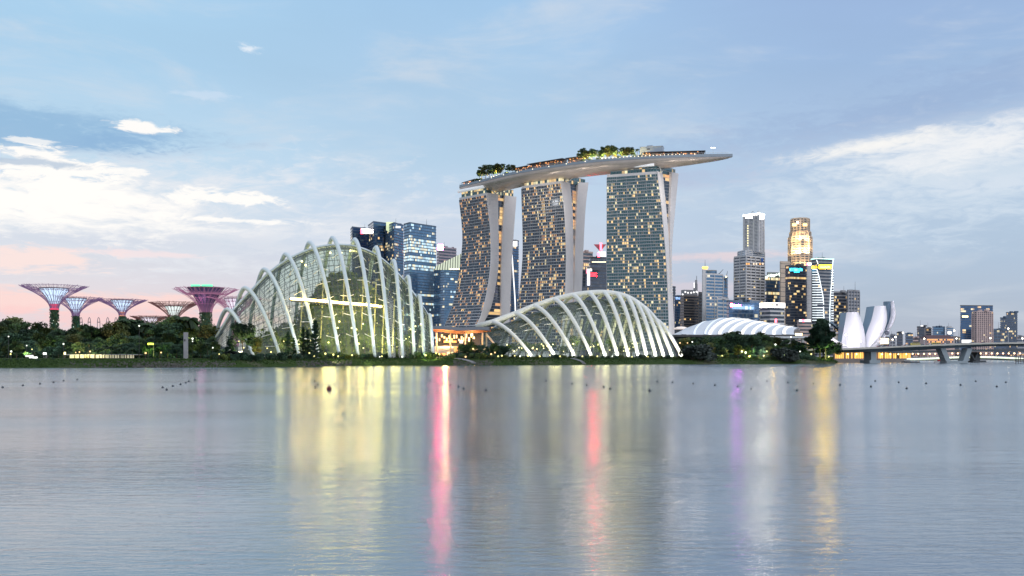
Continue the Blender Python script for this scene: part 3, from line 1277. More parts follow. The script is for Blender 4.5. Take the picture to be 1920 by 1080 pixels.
def glasshouse(name, label, base, As, Fs, Bs, ends, pf, pb, gap, inset, rad, glass, archmat, strut_s, sub=4, ncs=30, shell=None, spf=None, barr=0.11, struts=True, arch_flat=1.0):
    root = thing(name, label, 'greenhouse', base)
    na = len(As)
    for i in range(na):
        mb = MB()
        S = [-1 + 2 * k / 56.0 for k in range(57)]
        pts = [arch_point(As[i], Fs[i], Bs[i], s, pf, pb) for s in S]
        rr = [rad * (0.74 + 0.30 * (1 - abs(s))) for s in S]
        mb.tube(pts, rr, 8, flat=arch_flat)
        ar = mb.build('arch', archmat, root, True)
        if struts:
            ms = MB()
            for s in strut_s:
                p = arch_point(As[i], Fs[i], Bs[i], s, pf, pb)
                for dt in (-0.33, 0.33):
                    t = min(na - 1, max(0, i + dt))
                    A, Fq, B = crom(As, t), crom(Fs, t), crom(Bs, t)
                    q = arch_point(A - Vector((0, 0, gap)), Fq.lerp(Vector((A.x, A.y, Fq.z)), inset), B, min(1, s * 0.98), spf or pf, pb)
                    ms.beam(p, q, 0.16)
            ms.build('struts', M['white_steel'], ar)
    # shell
    A2, F2, B2 = [], [], []
    for i in range(na):
        A = As[i] - Vector((0, 0, gap))
        A2.append(A)
        F2.append(Fs[i].lerp(Vector((A.x, A.y, Fs[i].z)), inset))
        B2.append(Bs[i].lerp(Vector((A.x, A.y, Bs[i].z)), inset))
    if shell:
        A2, F2, B2 = shell
    l, r_ = ends
    A2 = [l[0]] + A2 + [r_[0]]
    F2 = [l[1]] + F2 + [r_[1]]
    B2 = [l[2]] + B2 + [r_[2]]
    rows = []
    T = (len(A2) - 1) * sub
    for k in range(T + 1):
        t = k / sub
        A, Fq, B = crom(A2, t), crom(F2, t), crom(B2, t)
        rows.append([arch_point(A, Fq, B, -1 + 2 * j / ncs, spf or pf, pb) for j in range(ncs + 1)])
    mb = MB()
    mb.grid(rows)
    mb.build('glass_shell', glass, root, True)
    mb = MB()
    for k in range(T + 1):
        mb.tube(rows[k], barr, 4, cap=False)
    for j in range(0, ncs + 1):
        mb.tube([r_[j] for r_ in rows], barr * 0.8, 4, cap=False)
    mb.build('glazing_bars', M['glazing_bar'], root)
    return root, rows


M['glazing_bar'] = mat('glazing_bar', (0.10, 0.13, 0.15), 0.5, 0.3, 0.1, 0.5)
M['arch_blue'] = mat('arch_paint', (0.62, 0.72, 0.78), 0.35, 0, 0.04, 0.2)
M['arch_white'] = mat('arch_white_paint', (0.80, 0.82, 0.80), 0.35, 0, 0.04, 0.2)

# ---- tall dome
apx = [(426, 580), (459, 540), (495, 505), (535, 477), (580, 455), (623, 446), (665, 449), (705, 464), (738, 489), (765, 519), (786, 555), (805, 591)]
ftx = [476, 526, 562, 598, 637, 672, 703, 731, 755, 777, 795, 812]
hb = [13, 19, 24, 28, 31, 32, 32, 30, 27, 22, 17, 11]
DC = 456
As, Fs, Bs = [], [], []
for (ax, ay), fx, b in zip(apx, ftx, hb):
    A = W(ax, ay, DC)
    Fp = Vector((*XD(fx, DC - b), GZ))
    xa, xf = A.x, Fp.x
    Bp = Vector((*XD(ax - 20 - (fx - ax) * .22, DC + b), GZ))
    As.append(A)
    Fs.append(Fp)
    Bs.append(Bp)
RIDGE = [(395, 648), (401, 639), (435, 584), (474, 542.5), (508, 509), (547, 483), (592, 465), (636, 460), (688, 469), (727, 496), (754, 523), (777, 554), (803, 593)]
SA, SF, SB = [], [], []
for (ax, ay), fx, b, dx in zip(apx, ftx, hb, [10, 11, 11, 10, 8, 5, 2, 0, -2, -3, -3, -3]):
    cxp = ax + dx
    A = W(cxp, pl(RIDGE, cxp), DC)
    SA.append(A)
    SF.append(Vector((*XD(fx - (fx - cxp) * .06, DC - b * .84), GZ)))
    SB.append(Vector((*XD(cxp - 3, DC + b * .9), GZ)))
lend = (W(400, 641, DC), Vector((*XD(409, DC - 8), GZ)), Vector((*XD(397, DC + 8), GZ)))
rend = (W(812, 640, DC), Vector((*XD(815, DC - 5), GZ)), Vector((*XD(806, DC + 5), GZ)))
CF, CFR = glasshouse('domed_greenhouse', 'tall steep glass greenhouse with separate looping white arches, left of the hotel', (-85, DC, GZ),
                     As, Fs, Bs, (lend, rend), 1.62, 1.75, 5.2, 0.10, 1.0, M['greenhouse'], M['arch_blue'], (0.30, 0.42, 0.54, 0.66, 0.78, 0.9), 4, 34, (SA, SF, SB), 1.85, 0.12)
mb = MB()
mb.tube([lend[0]] + [crom(SA, k / 4) for k in range(45)], 0.75, 6)
mb.build('ridge_edge', M['arch_blue'], CF, True)

# ---- wide dome
apx2 = [(925, 603), (968, 587), (1003, 573), (1040, 561), (1075, 553), (1105, 549), (1133, 548), (1157, 551), (1175, 556), (1190, 564), (1204, 574), (1216, 584), (1228, 598)]
ftx2 = [999, 1042, 1079, 1110, 1136, 1159, 1179, 1197, 1213, 1230, 1245, 1261, 1279]
hb2 = [26, 32, 37, 41, 43, 44, 44, 43, 41, 38, 35, 31, 26]
DW = 548
As2, Fs2, Bs2 = [], [], []
for i, ((ax, ay), fx, b) in enumerate(zip(apx2, ftx2, hb2)):
    A = W(ax, ay + 1.5, DW)
    Fp = Vector((*XD(fx, DW - b), GZ))
    Bp = Vector((A.x - (Fp.x - A.x) * 0.95 - 4, DW + b, GZ))
    As2.append(A)
    Fs2.append(Fp)
    Bs2.append(Bp)
lend2 = (W(893, 640, DW), Vector((*XD(905, DW - 12), GZ)), Vector((*XD(884, DW + 12), GZ)))
rend2 = (W(1242, 645, DW), Vector((*XD(1262, DW - 14), GZ)), Vector((*XD(1236, DW + 12), GZ)))
FD, FDR = glasshouse('domed_greenhouse', 'wide low glass greenhouse with thick white ribs fanning from its ridge', (60, DW, GZ),
                     As2, Fs2, Bs2, (lend2, rend2), 1.5, 1.7, 3.6, 0.20, 1.25, M['greenhouse_pale'], M['arch_white'], (0.36, 0.5), 4, 34, None, 1.95, 0.11)
# ridge beam where the ribs meet
mb = MB()
rp = [W(892, 614, DW)] + [crom(As2, k / 6.0) for k in range(12 * 6 + 1)] + [W(1240, 625, DW), W(1258, 655, DW)]
mb.tube([p + Vector((0, 0, 0.4)) for p in rp], 1.5, 8, flat=0.6)
mb.build('ridge_beam', M['arch_white'], FD, True)


def plant_cards(mb, c, rad, n, r_, cols, size=1.0):
    for _ in range(n):
        u = Vector((r_.gauss(0, 1), r_.gauss(0, 1), r_.gauss(0, 1))).normalized()
        p = Vector((c[0] + u.x * rad[0], c[1] + u.y * rad[1], c[2] + u.z * rad[2]))
        a = Vector((r_.gauss(0, 1), r_.gauss(0, 1), r_.gauss(0, 1))).normalized()
        b = a.orthogonal().normalized()
        s = size * r_.uniform(0.5, 1.3)
        col = cols[r_.randrange(len(cols))]
        k = r_.uniform(0.7, 1.3)
        mb.face([p - a * s, p + b * s * .5, p + a * s, p - b * s * .5], 0, (col[0] * k, col[1] * k, col[2] * k, 1))


M['moss'] = mat('mossy_rock', (.07, .10, .05), .9, 0, .4, .3)
# planted rock inside the tall dome
def planted_mountain():
    r_ = random.Random(21)
    base = W(655, 664, DC)
    root = thing('planted_mountain', 'tall plant-covered rock standing inside the steep greenhouse', 'planted rock', (base.x, DC, GZ))
    mb = MB()
    rows = []
    for k in range(19):
        t = k / 18.0
        z = GZ + 41 * t
        row = []
        for j in range(28):
            a = 2 * math.pi * j / 28
            rad = (1 - t) ** 0.62
            rx, ry = 31 * rad, 17 * rad
            n = mnoise.noise(Vector((math.cos(a) * 1.6, math.sin(a) * 1.6, t * 5))) * 4.0 * (1 - t * .6)
            row.append((base.x + t * -4 + math.cos(a) * (rx + n), DC + 2 + math.sin(a) * (ry + n * .6), z))
        rows.append(row)
    mb.grid(rows, closed=True)
    mb.build('rock', M['moss'], root, True)
    mb = MB()
    cols = [(0.08, 0.16, 0.06), (0.15, 0.21, 0.06), (0.06, 0.13, 0.06), (0.24, 0.26, 0.07), (0.13, 0.17, 0.13)]
    for row in rows[:-1]:
        for p in row:
            if p[1] < DC + 8:
                plant_cards(mb, p, (1.9, 1.3, 1.7), 18, r_, cols, 1.0)
    mb.build('foliage', M['leaf'], root)


planted_mountain()


def terrace_mound():
    r_ = random.Random(23)
    x, _ = XD(535, DC)
    root = thing('planted_mound', 'lower planted mound beside the tall rock inside the steep greenhouse', 'planted rock', (x, DC, GZ))
    rows = []
    for k in range(9):
        t = k / 8.0
        rows.append([(x + 6 * t + math.cos(a_) * 22 * (1 - t) ** .6, DC + 1 + math.sin(a_) * 13 * (1 - t) ** .6, GZ + 17 * t) for a_ in [2 * math.pi * j / 20 for j in range(20)]])
    mb = MB()
    mb.grid(rows, closed=True)
    mb.build('rock', M['moss'], root, True)
    mb = MB()
    for row in rows[:-1]:
        for p in row:
            if p[1] < DC + 6:
                plant_cards(mb, p, (1.9, 1.3, 1.5), 14, r_, [(.06, .11, .04), (.10, .13, .05), (.04, .08, .04)], .9)
    mb.build('foliage', M['leaf'], root)


terrace_mound()


def inner_shrubs(label, pts, r_, group):
    for i, (px, D, h, w) in enumerate(pts):
        x, y = XD(px, D)
        root = thing('indoor_tree', label[i], 'tree', (x, y, GZ), group)
        mb = MB()
        mb.tube([(x, y, GZ), (x + r_.uniform(-.4, .4), y, GZ + h * .6)], [0.3, 0.14], 6)
        mb.build('trunk', M['bark'], root)
        mb = MB()
        cols = [(0.06, 0.12, 0.03), (0.12, 0.17, 0.04), (0.04, 0.08, 0.03)]
        for _ in range(7):
            c = (x + r_.uniform(-w, w) * .6, y + r_.uniform(-w, w) * .6, GZ + h * r_.uniform(.5, .95))
            plant_cards(mb, c, (w * .45, w * .45, h * .16), 40, r_, cols, 0.7)
        mb.build('crown', M['leaf'], root)


r_ = random.Random(5)
pts = []
for i, px in enumerate([500, 520, 545, 566, 588, 612, 636, 660, 684, 706, 728, 748, 768]):
    pts.append((px, DC - 22 + r_.uniform(0, 10) + (abs(px - 640) * .05), r_.uniform(7, 14), r_.uniform(2.6, 4)))
inner_shrubs(['small lit tree inside the steep greenhouse, %s from its low end' % ordinal(i + 1) for i in range(len(pts))], pts, r_, 'trees inside the steep greenhouse')
pts = []
for i, px in enumerate([960, 985, 1008, 1030, 1052, 1075, 1098, 1120, 1142, 1163, 1184]):
    pts.append((px, DW - 14 + r_.uniform(0, 20), r_.uniform(6, 12), r_.uniform(2.5, 4)))
inner_shrubs(['small lit tree inside the wide greenhouse, %s from its low end' % ordinal(i + 1) for i in range(len(pts))], pts, r_, 'trees inside the wide greenhouse')

# raised walkway with its bright line of light across the tall dome
mb = MB()
wa = thing('lit_walkway', 'raised walkway with a bright yellow-white strip light inside the steep greenhouse', 'walkway', W(632, 566, DC - 15))
pts = [W(545, 560, DC - 17), W(590, 563, DC - 20), W(640, 567.5, DC - 21.5), W(690, 571.5, DC - 19), W(716, 574.5, DC - 17)]
pp = [crom(pts, k / 6.0) for k in range(25)]
mb.tube([p - Vector((0, -0.8, 0.7)) for p in pp], 0.6, 4)
mb.build('deck', M['steel'], wa)
mb = MB()
mb.tube(pp, 0.42, 6)
mb.build('strip_light', M['strip'] if 'strip' in M else mat_glow('walkway_strip', (1.0, 0.82, 0.36), 30.0), wa)
# interior columns and lamps
mb = MB()
for px, top in [(560, 560), (600, 520), (640, 500), (676, 505), (700, 530), (716, 540), (735, 560), (752, 575)]:
    x, y = XD(px, DC - 12)
    mb.tube([(x, y, GZ), (x + 0.6, y + 5, ZD(top, DC - 8))], 0.32, 6)
mb.build('inner_columns', M['inner_col'] if 'inner_col' in M else mat('inner_column', (0.62, 0.58, 0.30), 0.5, 0, 0.05), CF)
for px, py, D, e in [(480, 640, DC - 8, 5500), (530, 640, DC - 11, 11000), (575, 640, DC - 15, 13000), (620, 640, DC - 17, 14000), (665, 640, DC - 18, 16000),
                     (705, 640, DC - 17, 16000), (740, 640, DC - 14, 13000), (772, 640, DC - 14, 8000), (620, 585, DC - 15, 9000), (690, 590, DC - 15, 9000), (600, 500, DC + 2, 5000), (655, 490, DC + 2, 7000), (700, 530, DC - 2, 7000)]:
    lamp('greenhouse_lamp', W(px, py, D), e * .38, (1.0, 0.82, 0.34), 4.0, CF)
# visible bulbs
r_ = random.Random(17)
for k in range(26):
    px, py = r_.uniform(545, 790), r_.uniform(600, 655)
    mb = MB()
    p = W(px, py, DC - 24 + abs(px - 660) * .07)
    mb.sphere(p, r_.uniform(0.22, 0.45), 8, 5)
    mb.build('bulb', M['glow_yellow'], CF)
for px, py in [(619, 474), (640, 474), (566, 490), (573, 497), (657, 470)]:
    mb = MB()
    mb.sphere(W(px, py, DC - 9), 0.5, 8, 5)
    mb.build('bulb', M['glow_yellow'], CF)

# wide dome: inner white columns, garden wall light, up-lights along the rib feet
mb = MB()
for fx, tx, ty in [(1053, 1063, 592), (1078, 1092, 598), (1103, 1117, 600), (1126, 1137, 596), (1136, 1158, 590), (1158, 1175, 596), (1178, 1190, 600), (1195, 1206, 606)]:
    mb.tube([Vector((*XD(fx, DW + 22), GZ)), W(tx, ty, DW + 8)], 0.75, 8)
mb.build('inner_columns', M['arch_white'], FD)
for i, (fx, b) in enumerate(zip(ftx2, hb2)):
    x, y = XD(fx - 6, DW - b + 3.0)
    spot('rib_floodlight', (x + 1.0, y - 6.0, GZ + 0.6), As2[i].lerp(Fs2[i], .45), 15000 + 2200 * i, (1.0, 0.93, 0.70), 62, 0.6, FD)
for px, D, z, e in [(985, DW - 10, 8, 9000), (1040, DW - 12, 9, 10000), (1085, DW - 10, 9, 11000), (1130, DW - 10, 9, 12000), (1170, DW - 6, 9, 12000), (1205, DW - 4, 8, 10000)]:
    lamp('greenhouse_lamp', (*XD(px, D), GZ + z), e * .34, (1.0, 0.86, 0.45), 4.0, FD)
r_ = random.Random(33)
for k in range(40):
    px, py = r_.uniform(945, 1215), r_.gauss(651, 5)
    mb = MB()
    mb.sphere(W(px, min(662, py), DW - 30 + r_.uniform(0, 14)), r_.uniform(0.22, 0.42), 8, 5)
    mb.build('bulb', M['glow_yellow'], FD)
for fx, b in list(zip(ftx, hb))[2:]:
    x, y = XD(fx, DC - b)
    spot('rib_floodlight', (x + 1.0, y - 5.0, GZ + 0.5), (x - 3, y + 8, GZ + 26), 16000, (0.95, 0.95, 0.85), 55, 0.6, CF)
# ------------------------------------------------------------------ city towers
def poly3(pxl, dl, pxn, D, pxr, dr):
    """footprint from its left, near and right corners seen at those columns"""
    l = Vector((*XD(pxl, D + dl), 0))
    n = Vector((*XD(pxn, D), 0))
    r_ = Vector((*XD(pxr, D + dr), 0))
    f = l + (r_ - n)
    return [(n.x, n.y), (r_.x, r_.y), (f.x, f.y), (l.x, l.y)]


def rect(px0, px1, D, depth, skew=0.0):
    x0, y0 = XD(px0, D)
    x1, y1 = XD(px1, D + skew)
    return [(x0, y0), (x1, y1), (x1 + (x1 / y1) * depth * .0 - skew * .1, y1 + depth), (x0 - skew * .1, y0 + depth)]


def ngon(px0, px1, D, n, rot=0.0):
    cx, cy = XD((px0 + px1) / 2, D)
    r_ = (px1 - px0) / 2 / F * D
    return [(cx + r_ * math.cos(rot + 2 * math.pi * k / n), cy + r_ * math.sin(rot + 2 * math.pi * k / n)) for k in range(n)]


def inset_poly(poly, d):
    cx = sum(p[0] for p in poly) / len(poly)
    cy = sum(p[1] for p in poly) / len(poly)
    out = []
    for x, y in poly:
        L = math.hypot(x - cx, y - cy)
        k = max(0.05, 1 - d / L)
        out.append((cx + (x - cx) * k, cy + (y - cy) * k))
    return out


def storeys(root, poly, z0, z1, floors, wall, glass, sp=0.35, bay=3.0, lit=0.15, pal=None, seed=1, piers=0.0, full=None, pierw=0.6, top_fn=None, depth=0.5, dimk=0.04):
    """wall: floor spandrels (and piers) as one mesh; every storey's ring of windows a part of its own"""
    pal = pal or [PALE, WARM, PALE]
    r_ = random.Random(seed)
    inner = inset_poly(poly, depth)
    fh = (z1 - z0) / floors
    n = len(poly)
    mb = MB()
    for k in range(floors):
        za = z0 + k * fh
        zb = za + fh * sp
        mb.prism(poly, za, zb)
    mb.prism(poly, z1 - 0.01, z1 + fh * 0.5)
    if piers > 0:
        for i in range(n):
            a, b = Vector(poly[i]), Vector(poly[(i + 1) % n])
            L = (b - a).length
            c = max(1, int(round(L / piers)))
            d = (b - a).normalized()
            nr = Vector((d.y, -d.x))
            for j in range(c + 1):
                p = a + d * min(L - pierw * .3, max(pierw * .3, L * j / c)) + nr * 0.12
                mb.box((p.x, p.y, (z0 + z1) / 2), (pierw, 0.9, z1 - z0), math.atan2(d.y, d.x))
    mb.build('wall', M[wall], root)
    for k in range(floors):
        za = z0 + k * fh + fh * sp
        zb = z0 + (k + 1) * fh
        m2 = MB()
        rowlit = full and k in full
        run = 0
        for i in range(n):
            a, b = Vector(inner[i]), Vector(inner[(i + 1) % n])
            L = (b - a).length
            c = max(1, int(round(L / (bay * .72))))
            for j in range(c):
                u, v_ = a.lerp(b, j / c), a.lerp(b, (j + 1) / c)
                if run <= 0 and r_.random() < lit * 0.25:
                    run = r_.choice([1, 1, 1, 2, 2, 3])
                col = None
                if rowlit and r_.random() < 0.85:
                    col = lit_pick(r_, pal)
                elif run > 0:
                    col = lit_pick(r_, pal)
                    run -= 1
                elif r_.random() < 0.25:
                    e = r_.random() * dimk
                    col = (e, e * .8, e * .55, 1)
                m2.face([(u.x, u.y, za), (v_.x, v_.y, za), (v_.x, v_.y, zb), (u.x, u.y, zb)], 0, col or (0, 0, 0, 1))
        m2.has = True
        m2.build('window_band', M[glass], root)


def roof_part(root, poly, z, h, wall='grey_wall', inset=2.5, unit=True):
    mb = MB()
    mb.prism(inset_poly(poly, inset), z, z + h)
    rf = mb.build('roof', M[wall], root)
    if unit:
        cx = sum(p[0] for p in poly) / len(poly)
        cy = sum(p[1] for p in poly) / len(poly)
        mb = MB()
        rq = random.Random(int(abs(cx) * 7 + z))
        ext = min(math.hypot(poly[0][0] - poly[1][0], poly[0][1] - poly[1][1]), 40) * .28
        for k in range(rq.choice([2, 3, 3])):
            mb = MB()
            s = rq.uniform(3, 7)
            mb.box((cx + rq.uniform(-ext, ext), cy - 3 + rq.uniform(-3, 3), z + h + s * .25), (s, s * .8, s * .5), rq.random())
            mb.build('roof_unit', M[wall], rf)
        if rq.random() < .5:
            mb = MB()
            mx, my = cx + rq.uniform(-ext, ext), cy - 4
            mb.tube([(mx, my, z + h), (mx, my, z + h + rq.uniform(7, 15))], [.35, .12], 5)
            mb.build('aerial', M['steel'], rf)
    return rf


def tower(label, poly, D, pytop, floors, wall, glass, cat='office tower', roof=2.0, pybase=660, group=None, **kw):
    z0, z1 = 3.0, ZD(pytop, D)
    cx = sum(p[0] for p in poly) / len(poly)
    cy = sum(p[1] for p in poly) / len(poly)
    root = thing('office_tower' if cat == 'office tower' else cat.replace(' ', '_'), label, cat, (cx, cy, z0), group)
    storeys(root, poly, z0, z1, floors, wall, glass, **kw)
    if roof:
        roof_part(root, poly, z1, roof, wall)
    return root, z1


def sign(root, px0, px1, py0, py1, D, m, name='sign', thick=0.6):
    mb = MB()
    a, b = W(px0, py1, D), W(px1, py0, D)
    mb.fbox(((a.x + b.x) / 2, D, (a.z + b.z) / 2), (b.x - a.x, thick, b.z - a.z))
    return mb.build(name, [M['steel'], M[m]], root)


def sign_letters(root, px0, px1, py0, py1, D, m, n, seed=1, name='sign_lettering'):
    """row of upright glyph-like strokes: the lettering is too far to read"""
    r_ = random.Random(seed)
    mb = MB()
    for k in range(n):
        a = px0 + (px1 - px0) * k / n
        b = px0 + (px1 - px0) * (k + 0.8) / n
        p, q = W(a, py1, D), W(b, py0 if r_.random() < 0.4 else py0 + (py1 - py0) * .22, D)
        w = q.x - p.x
        h = q.z - p.z
        mb.fbox((p.x + w * .14, D, p.z + h / 2), (w * .26, .5, h))
        mb.fbox((q.x - w * .14, D, p.z + h * .4), (w * .26, .5, h * .8))
        mb.fbox(((p.x + q.x) / 2, D - .03, p.z + h * r_.choice([.1, .5, .78])), (w * .9, .5, h * .18))
    return mb.build(name, [M['steel'], M[m]], root)


def text_part(root, s, px0, px1, py0, py1, D, m):
    cu = bpy.data.curves.new('sign_lettering', 'FONT')
    cu.body = s
    cu.extrude = 0.2
    o = bpy.data.objects.new('sign_lettering', cu)
    COL.objects.link(o)
    a, b = W(px0, py1, D), W(px1, py0, D)
    bpy.context.view_layer.update()
    w, h = o.dimensions.x, o.dimensions.y
    me = bpy.data.meshes.new_from_object(o.evaluated_get(bpy.context.evaluated_depsgraph_get()))
    bpy.data.objects.remove(o, do_unlink=True)
    me.materials.clear()
    me.materials.append(M['steel'])
    me.materials.append(M[m])
    for p in me.polygons:
        p.material_index = 1 if p.normal.z > .9 else 0
    o = bpy.data.objects.new('sign_lettering', me)
    COL.objects.link(o)
    o.parent = root
    o.rotation_euler = (R(90), 0, 0)
    o.scale = ((b.x - a.x) / max(w, .01), (b.z - a.z) / max(h, .01), 1)
    o.location = a - ORG[root.name]
    return o


# ---- group behind the tall dome
D1 = 1500
t, z = tower('dark blue glass tower with a red and white lit logo near its roof', poly3(657, 30, 660, D1 + 40, 694, 25), D1 + 40, 427, 46, 'blue_wall', 'glass_deep', sp=.22, bay=4, lit=.10, seed=1, roof=1)
sign(t, 677, 692, 429, 438, D1 + 36, 'glow_white', 'logo_panel')
sign(t, 676, 681, 429.5, 438.5, D1 + 35, 'glow_red', 'logo_mark')
t, z = tower('dark blue glass tower with a slanted lit roof edge, between two other blue towers', poly3(690, 45, 700, D1, 726, 20), D1, 417, 48, 'blue_wall', 'glass_deep', sp=.22, bay=4, lit=.16, seed=2, roof=0)
mb = MB()
a, b = W(724, 416, D1 - 3), W(739, 420, D1 - 3)
mb.face([(a.x, a.y, a.z - 13), (b.x, b.y, b.z - 17), (b.x, b.y, b.z + 3), (a.x, a.y, a.z)])
mb.face([(a.x, a.y + 12, a.z - 13), (b.x, b.y + 12, b.z - 17), (b.x, b.y + 12, b.z + 3), (a.x, a.y + 12, a.z)])
mb.face([(a.x, a.y, a.z), (b.x, b.y, b.z + 3), (b.x, b.y + 12, b.z + 3), (a.x, a.y + 12, a.z)])
mb.build('lit_roof_wedge', mat_glow('roof_wedge_light', (0.75, 0.85, 0.5), 0.7), t)
t, z = tower('blue glass tower with pale banded corner, beside the tower of white-lit floors', poly3(722, 40, 739, D1 - 25, 757, 30), D1 - 25, 419, 48, 'blue_wall', 'glass_blue', sp=.3, bay=3.5, lit=.25, seed=3, roof=1)
sign(t, 742, 751, 424, 427.5, D1 - 30, 'glow_soft', 'roof_light')
t, z = tower('broad blue tower with several rows of white-lit floors', poly3(757, 18, 768, D1 - 60, 818, 45), D1 - 60, 419, 46, 'blue_wall', 'glass_blue', sp=.28, bay=4, lit=.22, seed=4, roof=1.5,
             pal=[COOL, PALE, COOL], full={40, 39, 38, 37, 36, 34, 33, 31, 30, 18, 21, 14, 9})
D2 = 1560
t, z = tower('mauve tower behind with a white and pink beacon sign on its corner', poly3(819, 20, 822, D2 + 60, 856, 25), D2 + 60, 465, 36, 'mauve_wall', 'glass_dark', sp=.5, bay=4, lit=.08, seed=5)
sign(t, 820.5, 831, 458.5, 469, D2 + 52, 'glow_pink', 'beacon_sign', 3)
sign(t, 822, 830, 461, 468, D2 + 49, 'glow_white', 'beacon_face')
t, z = tower('blue glass block with a sloping lit sail roof next to the swept hotel tower', poly3(813, 25, 833, D1 - 90, 868, 25), D1 - 90, 506, 34, 'blue_wall', 'glass_blue', sp=.25, bay=4, lit=.2, seed=6, roof=0, pal=[PALE, COOL])
mb = MB()
q = [W(815, 506, D1 - 92), W(868, 506, D1 - 92), W(868, 474, D1 - 92), W(817, 499, D1 - 92)]
mb.face(q)
mb.face([p + Vector((6, 40, 0)) for p in q])
mb.face([q[3], q[2], q[2] + Vector((6, 40, 0)), q[3] + Vector((6, 40, 0))])
sail = mb.build('roof_sail', mat_glow('roof_sail_glass', (0.62, 0.68, 0.52), 0.75), t)
mb = MB()
for k in range(12):
    u = k / 11
    mb.beam(q[0].lerp(q[1], u) - Vector((0, .5, 0)), q[3].lerp(q[2], u) - Vector((0, .5, 0)), 0.5)
mb.build('sail_ribs', M['steel'], sail)
sign(t, 843, 866, 503.5, 505.5, D1 - 94, 'glow_warm', 'terrace_light')

# ---- between the hotel towers
t, z = tower('slim dark tower with yellow top seen in the gap between two hotel towers', poly3(950, 20, 958, 1420, 973, 15), 1420, 451, 44, 'dark_wall', 'glass_deep', sp=.25, bay=4, lit=.22, seed=7, roof=1, pal=[WARM, PALE])
sign(t, 959, 970, 452, 462, 1416, 'glow_soft', 'lit_crown')
mb = MB()
cv = [W(959.5, 472, 1380), W(961.5, 500, 1380), W(963.5, 530, 1380), W(965.5, 560, 1380), W(966.5, 590, 1380)]
mb.tube([crom(cv, k / 4) for k in range(17)], 0.8, 6)
o = tag(mb.build('light_line', M['glow_soft']), 'thin leaning white line of light in front of the slim dark tower', 'light line')
t, z = tower('low wide tower with glowing grid windows behind the red roof emblem', poly3(1087, 10, 1090, 1500, 1112, 10), 1500, 474, 30, 'pink_wall', 'glass_grey', sp=.3, bay=3, lit=.5, seed=8, pal=[PALE, WARM])
t, z = tower('dark tower under the red winged emblem between two hotel towers', poly3(1104, 10, 1106, 1440, 1142, 12), 1440, 484, 30, 'dark_wall', 'glass_dark', sp=.3, bay=3, lit=.06, seed=9, roof=1)
sign(t, 1110, 1136, 490.5, 492, 1436, 'glow_warm', 'cornice_light')
mb = MB()
for s in (-1, 1):
    a, b, c = W(1126, 471, 1436), W(1126 + s * 11 - (0 if s > 0 else 1), 458, 1436), W(1126 + s * 2, 458, 1436)
    pts = [a, b, c]
    mb.face(pts)
    mb.face([p + Vector((0, 5, 0)) for p in pts])
    for i in range(3):
        mb.face([pts[i], pts[(i + 1) % 3], pts[(i + 1) % 3] + Vector((0, 5, 0)), pts[i] + Vector((0, 5, 0))])
mb.build('winged_emblem', mat('emblem_panel', (0.35, 0.10, 0.12), 0.5, 0.2, 0.1, emit=(1, .12, .2), strength=.18), t)
sign(t, 1124.5, 1128.5, 455.5, 470, 1433, 'glow_red', 'emblem_blade')
sign(t, 1121, 1136, 472, 481, 1435, 'glow_soft', 'emblem_base_light')
sign(t, 1120, 1125, 474, 482, 1433, 'glow_red', 'emblem_base_mark')
t, z = tower('dark block with a white vertical sign and red lettering between two hotel towers', poly3(1087, 10, 1090, 1330, 1139, 14), 1330, 508, 26, 'dark_wall', 'glass_dark', sp=.25, bay=3, lit=.06, seed=10, roof=1)
sign(t, 1101, 1106, 504, 535, 1326, 'glow_lav', 'vertical_sign')if 'glow_lav' in M else sign(t, 1101, 1105.5, 504, 535, 1326, 'glow_soft', 'vertical_sign')
sign(t, 1101, 1110, 504, 508.5, 1325, 'glow_soft', 'sign_head')
text_part(t, 'HSBC', 1106, 1118.5, 512, 518, 1325, 'glow_hsbc')
sign(t, 1099.5, 1101, 505, 512, 1325, 'glow_red', 'sign_edge')

# ---- right of the hotel
D3 = 1650
t, z = tower('narrow dark sliver of a tower just beside the white hotel end wall', poly3(1261, 10, 1262, D3 + 90, 1267, 10), D3 + 90, 539, 24, 'dark_wall', 'glass_dark', sp=.4, bay=4, lit=.05, seed=11, roof=0)
t, z = tower('small blue-lit tower beside the narrow dark sliver', poly3(1263, 10, 1265, D3 + 30, 1280, 10), D3 + 30, 556, 24, 'blue_wall', 'glass_deep', sp=.3, bay=3, lit=.3, seed=12, roof=1, pal=[WARM, PALE])
sign_letters(t, 1267, 1276, 557, 561.5, D3 + 26, 'glow_bluesign', 4, 3)
t, z = tower('brown-grey banded block with a green-lit roof storey and a spire behind', poly3(1275, 15, 1282, D3 - 20, 1311, 15), D3 - 20, 556, 22, 'brown_wall', 'glass_dark', sp=.5, bay=3, lit=.14, seed=13, roof=0, pal=[PALE, WARM])
mb = MB()
p = poly3(1276, 14, 1282, D3 - 20, 1309, 14)
mb.prism(inset_poly(p, 1.0), ZD(556, D3 - 20), ZD(543, D3 - 20))
mb.build('roof_storey', M['grey_wall'], t)
for px, py in [(1280, 552), (1285, 547.5), (1290, 549), (1296, 549), (1301, 548), (1306, 547), (1309, 549)]:
    mb = MB()
    mb.sphere(W(px, py, D3 - 26), 1.5, 8, 5)
    mb.build('roof_light', M['glow_soft'], t)
t, z = tower('plain brown slab block touching the banded brown-grey block', poly3(1309, 10, 1310, D3 - 40, 1318, 14), D3 - 40, 550, 20, 'brown_wall', 'glass_dark', sp=.8, bay=4, lit=.0, seed=14, roof=0)
t = thing('spire_tower', 'stepped stone spire with lit flank behind the green-lit roof storey', 'spire', (*XD(1305, D3 + 120), 3))
mb = MB()
